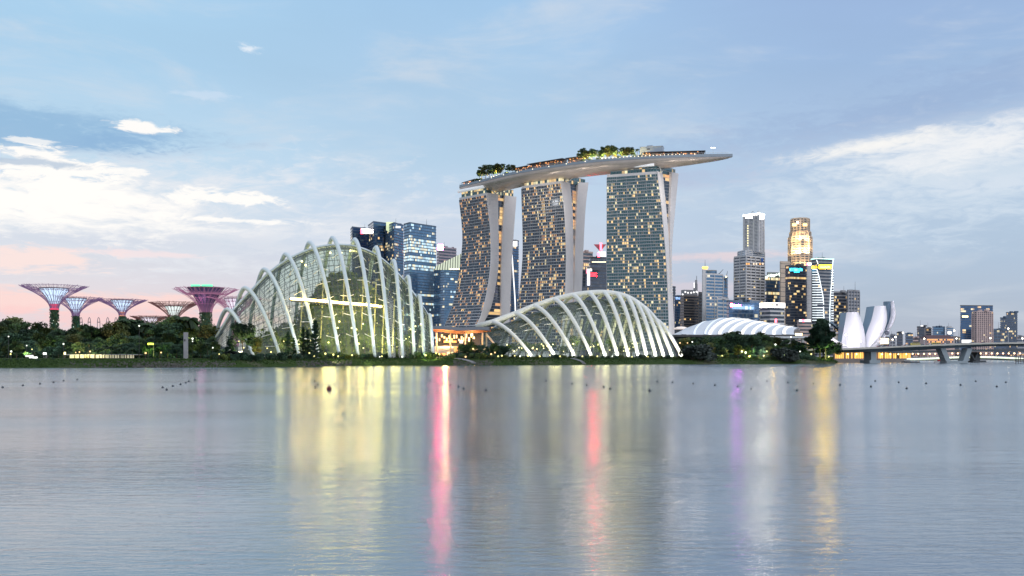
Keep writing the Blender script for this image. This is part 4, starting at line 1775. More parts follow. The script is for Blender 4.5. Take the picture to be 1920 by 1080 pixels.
for a, b, y0, y1 in ((1300, 1308, 560, 532), (1303, 1307.5, 532, 525), (1305.5, 1306.8, 525, 517)):
    mb.prism(poly3(a, 4, a + .5, D3 + 120, b, 4), ZD(y0, D3 + 120) if y0 < 560 else 3, ZD(y1, D3 + 120))
mb.build('shaft', M['grey_wall'], t)
sign(t, 1300.5, 1302.5, 530, 540, D3 + 117, 'glow_soft', 'lit_flank')

t, z = tower('tower with white piers, blue glass and a golden drum crown under a mast', poly3(1317, 14, 1323, D3 - 70, 1356, 18), D3 - 70, 515, 26, 'light_wall', 'glass_blue', sp=.35, bay=3, lit=.13, seed=15, piers=22, pierw=1.2, roof=0, pal=[PALE, PALE, WARM])
mb = MB()
cx, cy = XD(1333, D3 - 50)
rr = 14 / 2 / F * D3 * 1.5
mb.lathe((cx, cy, 0), [(0.1, z), (rr, z), (rr, ZD(505, D3 - 70)), (0.1, ZD(505, D3 - 70))], 20)
dr = mb.build('drum', M['grey_wall'], t)
mb = MB()
for zz in (510, 508, 513):
    mb.lathe((cx, cy, ZD(zz, D3 - 70)), [(rr + .1, -.8), (rr + .25, -.8), (rr + .25, .8), (rr + .1, .8)], 20)
mb.build('drum_glazing', M['glass_blue'], dr)
x0, y0 = XD(1322, D3 - 66)
mb = MB()
mb.lathe((x0, y0, ZD(505, D3 - 66)), [(0.1, 0), (4.2, 0), (5.4, 3.5), (4.6, 4.6), (0.1, 4.6)], 16)
mb.build('gold_crown', mat_glow('gold_crown_light', (1.0, 0.62, 0.18), 1.6), t)
mb = MB()
mb.tube([(x0, y0, ZD(502, D3 - 66)), (x0, y0, ZD(487, D3 - 66))], [0.5, 0.15], 6)
mb.build('mast', M['steel'], t)
mb = MB()
mb.prism(poly3(1316.5, 5, 1317.5, D3 - 73, 1323, 3), 3, ZD(505, D3 - 70))
mb.build('pier', M['light_wall'], t)
t, z = tower('lower stepped block with white piers against the gold-crowned tower', poly3(1344, 10, 1345, D3 - 110, 1367, 16), D3 - 110, 562, 15, 'light_wall', 'glass_blue', sp=.4, bay=3, lit=.1, seed=16, piers=14, pierw=1.0, roof=1)
t, z = tower('half-built slim glass tower with cranes over it, behind the gold-crowned tower', poly3(1353, 8, 1355, D3 + 80, 1365, 10), D3 + 80, 521, 24, 'grey_wall', 'glass_blue', sp=.3, bay=3, lit=.12, seed=17, roof=0)
for lab, bx, by, tx, ty in (('luffing tower crane leaning over the roof of the white-piered tower', 1347, 515, 1356, 505), ('luffing tower crane on top of the half-built slim tower', 1361, 525, 1364, 508)):
    c = thing('tower_crane', lab, 'crane', W(bx, by, D3 - 20))
    mb = MB()
    a, b = W(bx, by, D3 - 20), W(tx, ty, D3 - 20)
    mb.tube([a, b], [0.7, 0.3], 4)
    mb.build('jib', M['steel'], c)
    mb = MB()
    mb.beam(a - Vector((0, 0, 14)), a + Vector((0, 0, 2)), 0.8)
    mb.beam(a, a + Vector((-5, 0, 2)), 0.8)
    mb.build('crane_mast', M['steel'], c)
mb = MB()
mb.sphere(W(1361.5, 519, D3 - 24), 1.4, 8, 5)
mb.build('work_light', M['glow_warm'], c)

# three-tier tower
D4 = 1600
c = thing('office_tower', 'three-tiered grey tower, tallest of the skyline, with a white-lit roof edge', 'office tower', (*XD(1405, D4), 3))
z1, z2, z3 = ZD(481, D4), ZD(468, D4), ZD(400, D4)
p1 = poly3(1376, 25, 1399, D4, 1434, 30)
storeys(c, p1, 3, z1, 34, 'light_wall', 'glass_dark', .52, 3.2, .07, [WARM, PALE], 18, 13.0, None, 1.3)
mb = MB()
mb.prism(p1, z1 + 2, ZD(478.5, D4))
mb.build('podium_roof', M['light_wall'], c)
p2 = poly3(1383, 30, 1398, D4 + 14, 1434, 30)
storeys(c, p2, ZD(478.5, D4), z2, 3, 'light_wall', 'glass_blue', .6, 4, .02, None, 19, 16, None, 1.5)
p3 = poly3(1394, 22, 1423, D4 + 20, 1433, 14)
storeys(c, p3, ZD(468, D4) - 2, z3, 26, 'light_wall', 'glass_dark', .62, 3.2, .03, [PALE], 20, 11, None, 3.2, depth=.4)
mb = MB()
p4 = inset_poly(p3, -0.6)
mb.prism(p4, z3 + 1.2, z3 + 3.4)
mb.build('roof_light_band', mat_glow('roof_band_light', (1, .93, .82), 14.0), c)
sign_letters(c, 1399, 1411, 405.5, 409.5, D4 + 21, 'glow_beam', 6, 5)
sign(c, 1425.5, 1431.5, 404, 411, D4 + 17, 'glow_beam', 'flank_sign')
mb = MB()
for k in range(9):
    q = W(1401.3, 424 + k * 4.6, D4 + 24)
    mb.box((q.x, q.y - 3.0, q.z), (1.8, .4, 2.2))
mb.build('lit_stair_windows', mat_glow('stair_window', (1, .8, .42), 1.4, False), c)
for px, py0 in ((1409, 396.5), (1420, 395.5)):
    mb = MB()
    q = W(px, 401, D4 + 26)
    mb.beam(q, W(px + 1.5, py0, D4 + 26), .35)
    mb.beam(W(px + 1.5, py0, D4 + 26), W(px + 5, py0 + 1, D4 + 26), .3)
    mb.build('roof_davit', M['steel'], c)
for k, (px, m_) in enumerate([(1400, 'glow_red'), (1404, 'glow_red'), (1413, 'glow_warm'), (1418, 'glow_warm'), (1425, 'glow_red'), (1430, 'glow_red')]):
    q0 = 25 if px < 1399 else (px - 1399) / 35 * 30
    sign(c, px - 1.4, px + 1.6, 493, 496.5, D4 + q0 * .0 + (px - 1399) / 35 * 30 - 2.5, 'glow_orangesoft' if k in (0, 1, 4) else 'glow_hall2', 'sky_lobby_light')
sign(c, 1427, 1431, 484, 491, D4 + 21, 'blue_mark', 'facade_emblem') if 'blue_mark' in M else None

t, z = tower('low dark blue block with a white lit name sign beside a red mark', poly3(1362, 12, 1366, 1400, 1424, 25), 1400, 566, 14, 'blue_wall', 'glass_deep', sp=.2, bay=3, lit=.05, seed=22, roof=1)
sign(t, 1369.5, 1373, 568, 576, 1396, 'glow_red', 'sign_mark')
sign(t, 1369, 1375, 570, 574, 1395, 'glow_white', 'sign_emblem')
sign_letters(t, 1375, 1389, 570.5, 574, 1395, 'glow_violetwhite', 8, 6)
t, z = tower('grey block crowned by a broad glowing white sign band', poly3(1425, 14, 1444, 1380, 1471, 14), 1380, 577, 12, 'light_wall', 'glass_grey', sp=.4, bay=3, lit=.16, seed=23, roof=0)
mb = MB()
mb.prism(inset_poly(poly3(1425, 14, 1444, 1380, 1471, 14), -.6), ZD(576, 1380), ZD(567.5, 1380))
sb = mb.build('sign_band', mat_glow('sign_band_light', (1, .93, .88), 7.0), t)
sign(t, 1447, 1450, 569.5, 574, 1378.5, 'glow_gold', 'band_mark')
sign(t, 1454, 1460, 569.5, 574, 1381, 'grey_wall', 'band_lettering')
sign(t, 1453, 1456.5, 598, 605, 1378, 'glow_red', 'street_sign')
t, z = tower('dark glass block with green and white lit roof garden beside the three-tiered tower', poly3(1433, 10, 1436, 1640, 1474, 20), 1640, 520, 22, 'dark_wall', 'glass_deep', sp=.3, bay=3, lit=.2, seed=24, roof=0, pal=[PALE, PALE, WARM], full={21, 17})
mb = MB()
mb.prism(poly3(1438, 8, 1440, 1645, 1466, 10), z, ZD(510, 1645))
mb.build('roof_storey', M['grey_wall'], t)
for k, (px, py, rr) in enumerate([(1437, 520, 2.2), (1441, 517, 1.8), (1446, 516.5, 2.6), (1451, 517, 2.6), (1456, 515, 1.8), (1461, 514, 2.2), (1464, 517, 2.8), (1464, 510, 2.2)]):
    mb = MB()
    mb.sphere(W(px, py, 1638), rr, 8, 5)
    mb.build('roof_light', M['glow_mint'], t)

# golden octagon
D5 = 1620
c = thing('office_tower', 'golden floodlit octagonal stone tower with stepped shaft', 'office tower', (*XD(1501, D5), 3))
for i, (a, b, y0, y1, fl, lt) in enumerate(((1478.5, 1522, 668, 446, 50, .05), (1481, 1520, 446, 436, 4, .0), (1483, 1517.5, 436, 412, 6, .0))):
    p = ngon(a, b, D5, 8, R(22.5) + 0.12)
    storeys(c, p, 3 if i == 0 else ZD(y0, D5), ZD(y1, D5), fl, 'beige_wall', 'glass_dark', .5, 4.2, lt, [WARM], 30 + i, 6.0, None, 1.6)
mb = MB()
p = ngon(1483, 1517.5, D5, 8, R(22.5) + 0.12)
mb.prism(inset_poly(p, 1.5), ZD(412, D5), ZD(410, D5))
mb.build('roof', M['grey_wall'], c)
mb = MB()
mb.sphere(W(1495.5, 417, D5 - 18), 1.7, 8, 5)
mb.build('beacon', M['glow_white'], c)
for px in (1489, 1509):
    sign(c, px - 4, px + 4, 419, 424, D5 - 15.5, 'glow_goldsoft', 'lit_recess')
for px, py, e in [(1486, 470, 260000), (1498, 470, 280000), (1512, 470, 280000), (1520, 462, 120000), (1487, 446, 120000), (1500, 445, 170000), (1514, 446, 140000), (1492, 496, 110000), (1507, 496, 110000)]:
    spot('facade_floodlight', W(px, py + 3, D5 - 24), W(px, py - 12, D5), e * .17, (1.0, 0.68, 0.30), 110, 1.0, c)

t, z = tower('plain beige windowless block behind the dark tower with the cyan sign', poly3(1462, 6, 1464, 1590, 1482, 6), 1590, 494, 20, 'beige_wall', 'glass_grey', sp=.9, bay=4, lit=0, seed=25, roof=0)
t, z = tower('dark tower with glowing cyan name sign below the golden octagonal tower', poly3(1472, 10, 1482, 1480, 1513, 12), 1480, 499, 34, 'dark_wall', 'glass_dark', sp=.3, bay=2.6, lit=.28, seed=26, roof=1, pal=[WARM, PALE, WARM], full={29})
sign_letters(t, 1481, 1505, 502.5, 508, 1477, 'glow_cyan', 9, 7)
sign_letters(t, 1489, 1499, 508.5, 511, 1477, 'glow_cyan', 5, 8)
t, z = tower('pale windowless slab tower with small red and white sign, between the dark and outlined towers', poly3(1511, 6, 1513, 1500, 1524, 6), 1500, 497, 24, 'light_wall', 'glass_grey', sp=.97, bay=4, lit=0, seed=27, roof=0)
sign(t, 1514, 1521, 493, 497, 1497, 'glow_white', 'sign_panel')
sign(t, 1511.5, 1515, 493.5, 498, 1496, 'glow_red', 'sign_mark')

# outlined tower
D6 = 1450
c = thing('office_tower', 'grey tower outlined by slanting white light lines with a yellow lit sign', 'office tower', (*XD(1542, D6), 3))
p = poly3(1521, 14, 1532, D6, 1563, 12)
storeys(c, p, 3, ZD(486, D6), 30, 'grey_wall', 'glass_grey', .4, 3, .06, [WARM, PALE], 28)
roof_part(c, p, ZD(486, D6), 1.0, 'grey_wall')
pc = inset_poly(p, -.5)
mb = MB()
for a, b in zip(pc, pc[1:] + pc[:1]):
    mb.beam((a[0], a[1], ZD(484.5, D6)), (b[0], b[1], ZD(484.5, D6)), .55)
mb.build('roof_outline', mat_glow('mint_outline', (0.55, 1.0, 0.85), 2.2), c)
fr = lambda px: D6 + (px - 1532) / 31.0 * 12.0 - 1.6 if px >= 1532 else D6 + (1532 - px) / 11.0 * 14.0 - 1.6
mb = MB()
mb.tube([W(x, y, fr(x)) for x, y in ((1532, 506), (1536, 520), (1540, 540), (1543, 555), (1544.5, 571))], .5, 4)
mb.tube([W(x, y, fr(x)) for x, y in ((1562, 486), (1560, 520), (1557, 555), (1556, 580), (1556, 612))], .5, 4)
mb.tube([W(x, y, fr(x)) for x, y in ((1544, 575), (1545, 597))], .5, 4)
mb.tube([W(x, y, fr(x)) for x, y in ((1531, 487), (1534, 495))], .5, 4)
for k in range(21):
    y = 505.5 + k * 4.75
    xr = 1532 + (y - 505) * .19
    mb.beam(W(1523, y, fr(1523)), W(1532, y, fr(1532)), .36)
    if k not in (14,):
        mb.beam(W(1532, y, fr(1532)), W(min(1545, xr), y, fr(1541)), .36)
    mb.beam(W(1559, y + 1, fr(1559)), W(1563, y + 1, fr(1563)), .36)
mb.build('light_outline', mat_glow('outline_light', (0.86, 0.97, 1.0), 1.7), c)
sign(c, 1536, 1559, 497, 503.5, D6 - 3, 'glow_gold', 'sign_panel')
sign_letters(c, 1538, 1557, 498.5, 502.5, D6 - 4, 'glow_yellow', 7, 9)
sign(c, 1522.5, 1527.5, 499.5, 503, D6 + 4, 'glow_gold', 'flank_sign')
D7 = 1560
t, z = tower('grey office block with many pale lit windows beside the outlined tower', poly3(1561, 10, 1563, D7, 1590, 10), D7, 549, 20, 'grey_wall', 'glass_dark', sp=.35, bay=2.6, lit=.4, seed=29, roof=1, pal=[PALE, PALE, WARM])
t, z = tower('grey block with tall vertical fins, last tower before the open sky', poly3(1588, 8, 1590, D7 - 20, 1612, 12), D7 - 20, 546, 20, 'grey_wall', 'glass_dark', sp=.5, bay=3, lit=.08, seed=35, piers=6.5, pierw=1.4, roof=1)
t, z = tower('low pink block with white roof sign bearing a red disc, behind the tall waterside tree', poly3(1494, 6, 1497, 1150, 1522, 8), 1150, 604, 10, 'pink_wall', 'glass_grey', sp=.55, bay=3, lit=.1, seed=36, roof=0)
sign(t, 1498, 1520, 599, 603.5, 1146, 'glow_soft', 'roof_sign')
sign(t, 1504, 1508.5, 599, 603.5, 1145, 'glow_red', 'red_disc')

# ---- far city on the right, across the bay
DF = 1900
t, z = tower('large dark glass slab with a pink apartment tower in front', poly3(1800, 6, 1801, DF, 1862, 10), DF, 574, 24, 'dark_wall', 'glass_deep', sp=.2, bay=5, lit=.10, seed=40, roof=0, pal=[WARM, PALE])
sign(t, 1803, 1822, 637, 643, DF - 4, 'glow_soft', 'lobby_light')
sign(t, 1804, 1815, 592, 595, DF - 4, 'glow_warm', 'lit_floor')
t, z = tower('pink apartment tower with rows of balconies, in front of a dark slab', poly3(1822, 10, 1832, DF - 120, 1862, 12), DF - 120, 585, 22, 'pink_wall', 'glass_dark', cat='apartment tower', sp=.45, bay=3, lit=.14, seed=41, piers=5.0, pierw=1.6, roof=2, pal=[WARM, PALE])
t, z = tower('stepped blue-grey tower with scattered yellow windows, rightmost tall building', poly3(1886, 8, 1888, DF, 1908, 8), DF, 587, 20, 'blue_wall', 'glass_dark', sp=.3, bay=3, lit=.3, seed=42, roof=1, pal=[WARM, PALE])
t, z = tower('lower blue-grey shoulder block against the stepped tower', poly3(1875, 6, 1876, DF - 30, 1889, 6), DF - 30, 597, 18, 'blue_wall', 'glass_dark', sp=.35, bay=3, lit=.2, seed=43, roof=1)
t, z = tower('low dark block between the pink apartments and the stepped tower', poly3(1861, 6, 1862, DF - 40, 1886, 6), DF - 40, 619, 9, 'blue_wall', 'glass_dark', sp=.3, bay=4, lit=.12, seed=44, roof=1)
t, z = tower('small dark rounded-top block with a roof light', poly3(1719, 8, 1722, DF + 100, 1736, 8), DF + 100, 614, 12, 'dark_wall', 'glass_dark', sp=.3, bay=4, lit=.12, seed=45, roof=2)
sign(t, 1726, 1731, 610, 612, DF + 96, 'glow_soft', 'roof_light')
t, z = tower('small red-brown block beside the dark rounded-top block', poly3(1733, 6, 1735, DF + 60, 1747, 6), DF + 60, 617, 11, 'brown_wall', 'glass_dark', sp=.4, bay=4, lit=.2, seed=46, roof=1)
t, z = tower('blue mid-rise block in the far city, above the red-roofed terrace', poly3(1748, 6, 1750, DF + 160, 1772, 6), DF + 160, 614, 13, 'blue_wall', 'glass_blue', sp=.35, bay=4, lit=.05, seed=47, roof=1)
t, z = tower('pale blue mid-rise block with one bright white panel in the far city', poly3(1774, 6, 1776, DF + 160, 1788, 6), DF + 160, 615, 13, 'light_wall', 'glass_blue', sp=.4, bay=4, lit=.08, seed=48, roof=1)
sign(t, 1777.5, 1783, 621.5, 626, DF + 155, 'glow_white', 'screen')
c = thing('terrace_building', 'long low building with a dark red pitched roof and orange-lit windows', 'terrace', (*XD(1764, DF - 200), 3))
x0, y0 = XD(1738, DF - 200)
x1, y1 = XD(1790, DF - 200)
zt = ZD(634, DF - 200)
mb = MB()
mb.prism([(x0, y0), (x1, y1), (x1, y1 + 30), (x0, y0 + 30)], 3, zt)
mb.build('wall', M['pink_wall'], c)
mb = MB()
zr = ZD(628, DF - 200)
mb.face([(x0 - 1, y0 - 1, zt), (x1 + 1, y0 - 1, zt), (x1 - 4, y0 + 15, zr), (x0 + 4, y0 + 15, zr)])
mb.face([(x0 - 1, y0 + 31, zt), (x1 + 1, y0 + 31, zt), (x1 - 4, y0 + 15, zr), (x0 + 4, y0 + 15, zr)])
mb.face([(x0 - 1, y0 - 1, zt), (x0 + 4, y0 + 15, zr), (x0 - 1, y0 + 31, zt)])
mb.face([(x1 + 1, y0 - 1, zt), (x1 - 4, y0 + 15, zr), (x1 + 1, y0 + 31, zt)])
mb.build('roof', mat('dark_red_roof', (0.11, 0.06, 0.07), .8), c)
r_ = random.Random(3)
for row in range(2):
    for k in range(17):
        px = 1740 + k * 2.9
        mb = MB()
        q = W(px, 637 + row * 4, DF - 201)
        mb.box((q.x, y0 - .3, q.z), (1.8, .5, 2.2))
        mb.build('window', M['glow_orangesoft'] if r_.random() < .7 else M['glass_dark'], c)
# distant low-rise filling the far bank
r_ = random.Random(12)
labels = ['slate', 'ash grey', 'brown', 'dusty pink', 'navy']
walls = ['blue_wall', 'grey_wall', 'brown_wall', 'pink_wall', 'dark_wall']
lows = [(1655, 1668, 634, 0), (1668, 1680, 630, 1), (1681, 1693, 625, 4), (1697, 1712, 627, 0), (1711, 1722, 634, 3), (1786, 1800, 634, 2), (1637, 1655, 638, 2), (1906, 1922, 632, 1)]
for k, (a, b, y, w) in enumerate(lows):
    t, z = tower('%s low-rise block, %s along the far bank counted from the petal building' % (labels[w], ordinal(k + 1)), poly3(a, 4, a + 1, 1750 + k * 17, b, 6), 1750 + k * 17, y, max(3, int((668 - y) / 5)), walls[w], 'glass_dark',
                 cat='low building', group='low-rise blocks on the far bank', sp=.45, bay=4, lit=.3, seed=60 + k, roof=1, pal=[WARM, PALE, AMBER])
mb = MB()
# ------------------------------------------------------------------ striped exhibition hall
def expo_hall():
    D0, D1_ = 760, 850
    fx = [1262, 1278, 1300, 1320, 1327, 1345, 1364, 1388, 1408, 1428, 1447.5, 1467.5, 1491]
    ridge = [(1262, 630), (1293, 616), (1330, 603), (1362, 597), (1384, 596.3), (1402, 598.5), (1416, 601), (1430, 603.5), (1445, 606.5), (1458, 608), (1472, 610.5), (1484, 612.5), (1500, 615.5)]
    root = thing('exhibition_hall', 'white vaulted exhibition hall roof with curved glowing stripes', 'exhibition hall', (*XD(1380, D0), 3.4))
    zf = ZD(627.5, D0)

    def P(i, s):
        Fp = Vector((*XD(fx[i], D0), zf))
        A = W(ridge[i][0], ridge[i][1], D1_)
        if s <= 1:
            h = math.sin(s * math.pi / 2)
            return Vector((Fp.x + (A.x - Fp.x) * s ** 1.25, Fp.y + (A.y - Fp.y) * s, Fp.z + (A.z - Fp.z) * h))
        s2 = s - 1
        return Vector((A.x + (A.x - Fp.x) * s2 * .4, A.y + 80 * s2, A.z - (A.z - zf) * (1 - math.cos(s2 * math.pi / 2))))
    for i in range(len(fx) - 1):
        mb = MB()
        up = Vector((0, 0, 0.35 * (i % 2)))
        mb.grid([[P(i, k / 14) + up for k in range(29)], [P(i + 1, k / 14) for k in range(29)]])
        mb.grid([[P(i + 1, k / 14) for k in range(29)], [P(i + 1, k / 14) - Vector((0, 0, 1.0)) for k in range(29)]])
        mb.build('roof_panel', M['expo_roof'], root, True)
    for i in range(2, len(fx) - 1):
        mb = MB()
        wd = 2.0 if i >= 4 else 1.0
        a = [P(i, k / 14) for k in range(15)]
        mb.grid([[p + Vector((-.2 + .35 * wd, -.3, .45)) for p in a], [p + Vector((.6 + wd * 1.1, -.3, .45)) for p in a]])
        mb.build('light_stripe', M['expo_strip'] if i >= 4 else M['expo_faint'], root)
    # dark eave, walls with columns below
    mb = MB()
    a, b = XD(1260, D0 - 2), XD(1493, D0 - 2)
    mb.prism([(a[0], a[1]), (b[0], b[1]), (b[0], b[1] + 6), (a[0], a[1] + 6)], zf - 1.6, zf - 0.1)
    mb.build('eave', M['steel'], root)
    mb = MB()
    mb.prism([(a[0], a[1] + 8), (b[0], b[1] + 8), (b[0] + 6, b[1] + 80), (a[0], a[1] + 80)], 3, zf - 0.8)
    mb.build('wall', M['dark_wall'], root)
    # lower flat canopy on the right with lit gable
    mb = MB()
    a, b = XD(1425, D0 - 30), XD(1515, D0 - 30)
    mb.prism([(a[0], a[1]), (b[0], b[1]), (b[0], b[1] + 26), (a[0], a[1] + 26)], ZD(634, D0 - 30), ZD(630.5, D0 - 30))
    mb.build('canopy', M['expo_roof'], root)
    for px in (1440, 1453, 1466, 1480, 1493, 1506):
        mb = MB()
        x, y = XD(px, D0 - 28)
        mb.prism([(x - 1, y), (x + 1, y), (x + 1, y + 2), (x - 1, y + 2)], 3, ZD(634, D0 - 30))
        mb.build('column', M['light_wall'], root)
    mb = MB()
    mb.grid([[P(12, k / 14) for k in range(29)], [Vector((P(12, k / 14).x, P(12, k / 14).y, zf - 1)) for k in range(29)]])
    mb.build('gable', M['brown_wall'], root)
    sign(root, 1491, 1504, 625, 629, D0 - 3, 'glow_warm', 'entrance_light')
    for px in (1515, 1521):
        sign(root, px - 2, px + 2, 638, 654, D0 - 31, 'glow_hall', 'lit_doorway')


M['expo_roof'] = mat('white_roof_sheet', (0.70, 0.75, 0.82), 0.45, 0, 0.05, 0.08)
M['expo_strip'] = mat_glow('roof_strip_light', (1.0, 0.90, 0.80), 1.15)
M['expo_faint'] = mat_glow('roof_faint_strip_light', (0.72, 0.78, 0.88), 0.55)
M['glow_hall'] = mat_glow('hall_light', (1.0, 0.72, 0.40), 1.6)
expo_hall()
# small saucer roof beside the hotel foot
c = thing('saucer_roof', 'small white saucer-shaped roof with painted-in floodlight at the foot of the hotel end wall', 'pavilion', (*XD(1276, 880), 3))
x, y = XD(1277, 880)
mb = MB()
zz = ZD(617, 880)
mb.lathe((x, y, 0), [(0.1, zz + 2.4), (3.5, zz + 2.0), (7, zz + 0.6), (7.4, zz - .2), (3, zz - .8), (0.1, zz - .9)], 24)
mb.build('roof', mat('saucer_glow_white', (.8, .76, .72), .5, 0, .04, emit=(1, .75, .62), strength=.35), c, True)  # floodlight on this roof is put into its material as emission
mb = MB()
mb.lathe((x, y, 0), [(5, 3), (5, zz)], 24)
mb.build('wall', M['dark_wall'], c)

# ------------------------------------------------------------------ petal museum
def petal(root, left, right, D, bulge, thick, name, mo, mi_):
    """left/right: outline of the outer face from foot to tip; bulge towards the viewer, solid thickness behind"""
    n = 22

    def samp(tab, t):
        return Vector((pl([(i / (len(tab) - 1), p[0]) for i, p in enumerate(tab)], t), pl([(i / (len(tab) - 1), p[1]) for i, p in enumerate(tab)], t), 0))
    rows, back = [], []
    for k in range(n + 1):
        t = k / n
        l, r_ = samp(left, t), samp(right, t)
        row, br = [], []
        for j in range(9):
            u = j / 8
            b = bulge * math.sin(math.pi * u) ** 0.8 + bulge * 0.9 * math.sin(math.pi * min(1, t * 1.05)) * 0.5
            px, py = l.x + (r_.x - l.x) * u, l.y + (r_.y - l.y) * u
            p = W(px, py, D)
            p = Vector((p.x, p.y - b, p.z))
            row.append(p)
            br.append(Vector((p.x * .995 + 0, p.y + b * .8 + thick * (0.25 + t), p.z)))
        rows.append(row)
        back.append(br)
    mb = MB()
    mb.grid(rows)
    o = mb.build(name, mo, root, True)
    mb = MB()
    mb.grid(back)
    mb.grid([[r_[0] for r_ in rows], [r_[0] for r_ in back]])
    mb.grid([[r_[-1] for r_ in rows], [r_[-1] for r_ in back]])
    mb.grid([rows[-1], back[-1]])
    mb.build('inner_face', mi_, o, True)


def museum():
    D = 985
    root = thing('petal_museum', 'white lotus-shaped museum of tall curved petals, floodlit, by the bridge', 'museum', (*XD(1622, D), 3.4))
    w, b = M['petal_white'], M['petal_blue']
    # far petals first
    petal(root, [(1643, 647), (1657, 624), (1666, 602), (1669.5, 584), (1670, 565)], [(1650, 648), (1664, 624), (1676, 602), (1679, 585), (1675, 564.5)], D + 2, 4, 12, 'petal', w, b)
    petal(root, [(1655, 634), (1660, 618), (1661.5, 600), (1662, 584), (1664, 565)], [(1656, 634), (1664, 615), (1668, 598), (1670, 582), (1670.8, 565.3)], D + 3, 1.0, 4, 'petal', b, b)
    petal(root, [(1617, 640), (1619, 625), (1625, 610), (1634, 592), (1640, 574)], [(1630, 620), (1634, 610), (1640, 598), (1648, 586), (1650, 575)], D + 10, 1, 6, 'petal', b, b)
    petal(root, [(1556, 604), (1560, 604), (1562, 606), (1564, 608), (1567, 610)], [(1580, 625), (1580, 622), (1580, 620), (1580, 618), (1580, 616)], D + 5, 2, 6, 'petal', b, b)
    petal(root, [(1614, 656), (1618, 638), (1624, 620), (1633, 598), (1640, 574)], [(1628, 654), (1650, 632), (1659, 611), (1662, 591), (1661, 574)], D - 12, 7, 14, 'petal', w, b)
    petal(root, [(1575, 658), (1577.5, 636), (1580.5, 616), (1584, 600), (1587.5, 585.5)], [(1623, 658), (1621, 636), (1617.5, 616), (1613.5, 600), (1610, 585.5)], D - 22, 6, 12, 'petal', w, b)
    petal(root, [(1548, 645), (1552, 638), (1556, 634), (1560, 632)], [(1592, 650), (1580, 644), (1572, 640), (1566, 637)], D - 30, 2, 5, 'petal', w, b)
    # bowl that joins the feet of the petals
    mb = MB()
    x, y = XD(1616, D + 4)
    mb.lathe((x, y, 0), [(11, 3), (14, ZD(654, D)), (18, ZD(644, D)), (20, ZD(636, D)), (17, ZD(634.5, D)), (0.1, ZD(637, D))], 28)
    mb.build('base_bowl', w, root, True)
    # round base skirt with its thin brim
    mb = MB()
    x, y = XD(1578, D + 2)
    mb.lathe((x, y, 0), [(15, ZD(657, D)), (14, ZD(640, D)), (12, ZD(627, D)), (11, ZD(624.5, D))], 28)
    mb.build('base_skirt', M['petal_warm'], root, True)
    mb = MB()
    mb.lathe((x, y, 0), [(10, ZD(624.5, D)), (16.5, ZD(626, D)), (16.5, ZD(624.9, D)), (9, ZD(622.8, D))], 28)
    mb.build('brim', w, root, True)
    mb = MB()
    x, y = XD(1664, D - 16)
    mb.tube([(x, y, ZD(625, D)), (x, y + 2, ZD(625, D))], 2.2, 10)
    mb.build('round_vent', M['dark_wall'], root)
    for px, py, dd, e, c, k_ in [(1600, 658, -95, 62000, (.90, .86, 1.0), 3.2), (1638, 657, -95, 70000, (.86, .84, 1.0), 3.4), (1690, 645, -70, 42000, (.85, .82, 1.0), 3.2), (1575, 656, -80, 42000, (1, .80, .5), .8)]:
        spot('petal_floodlight', W(px, py, D + dd), W(px, py - 50, D), e * k_ * .5, c, 100, 2.0, root)
    sign(root, 1650, 1666, 634, 645, D - 8, 'glow_hall', 'lit_foyer')


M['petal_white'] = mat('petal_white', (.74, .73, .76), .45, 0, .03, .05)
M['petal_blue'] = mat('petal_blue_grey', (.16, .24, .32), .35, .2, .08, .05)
M['petal_warm'] = mat('petal_skirt', (.66, .60, .52), .5, 0, .05, .05)
museum()

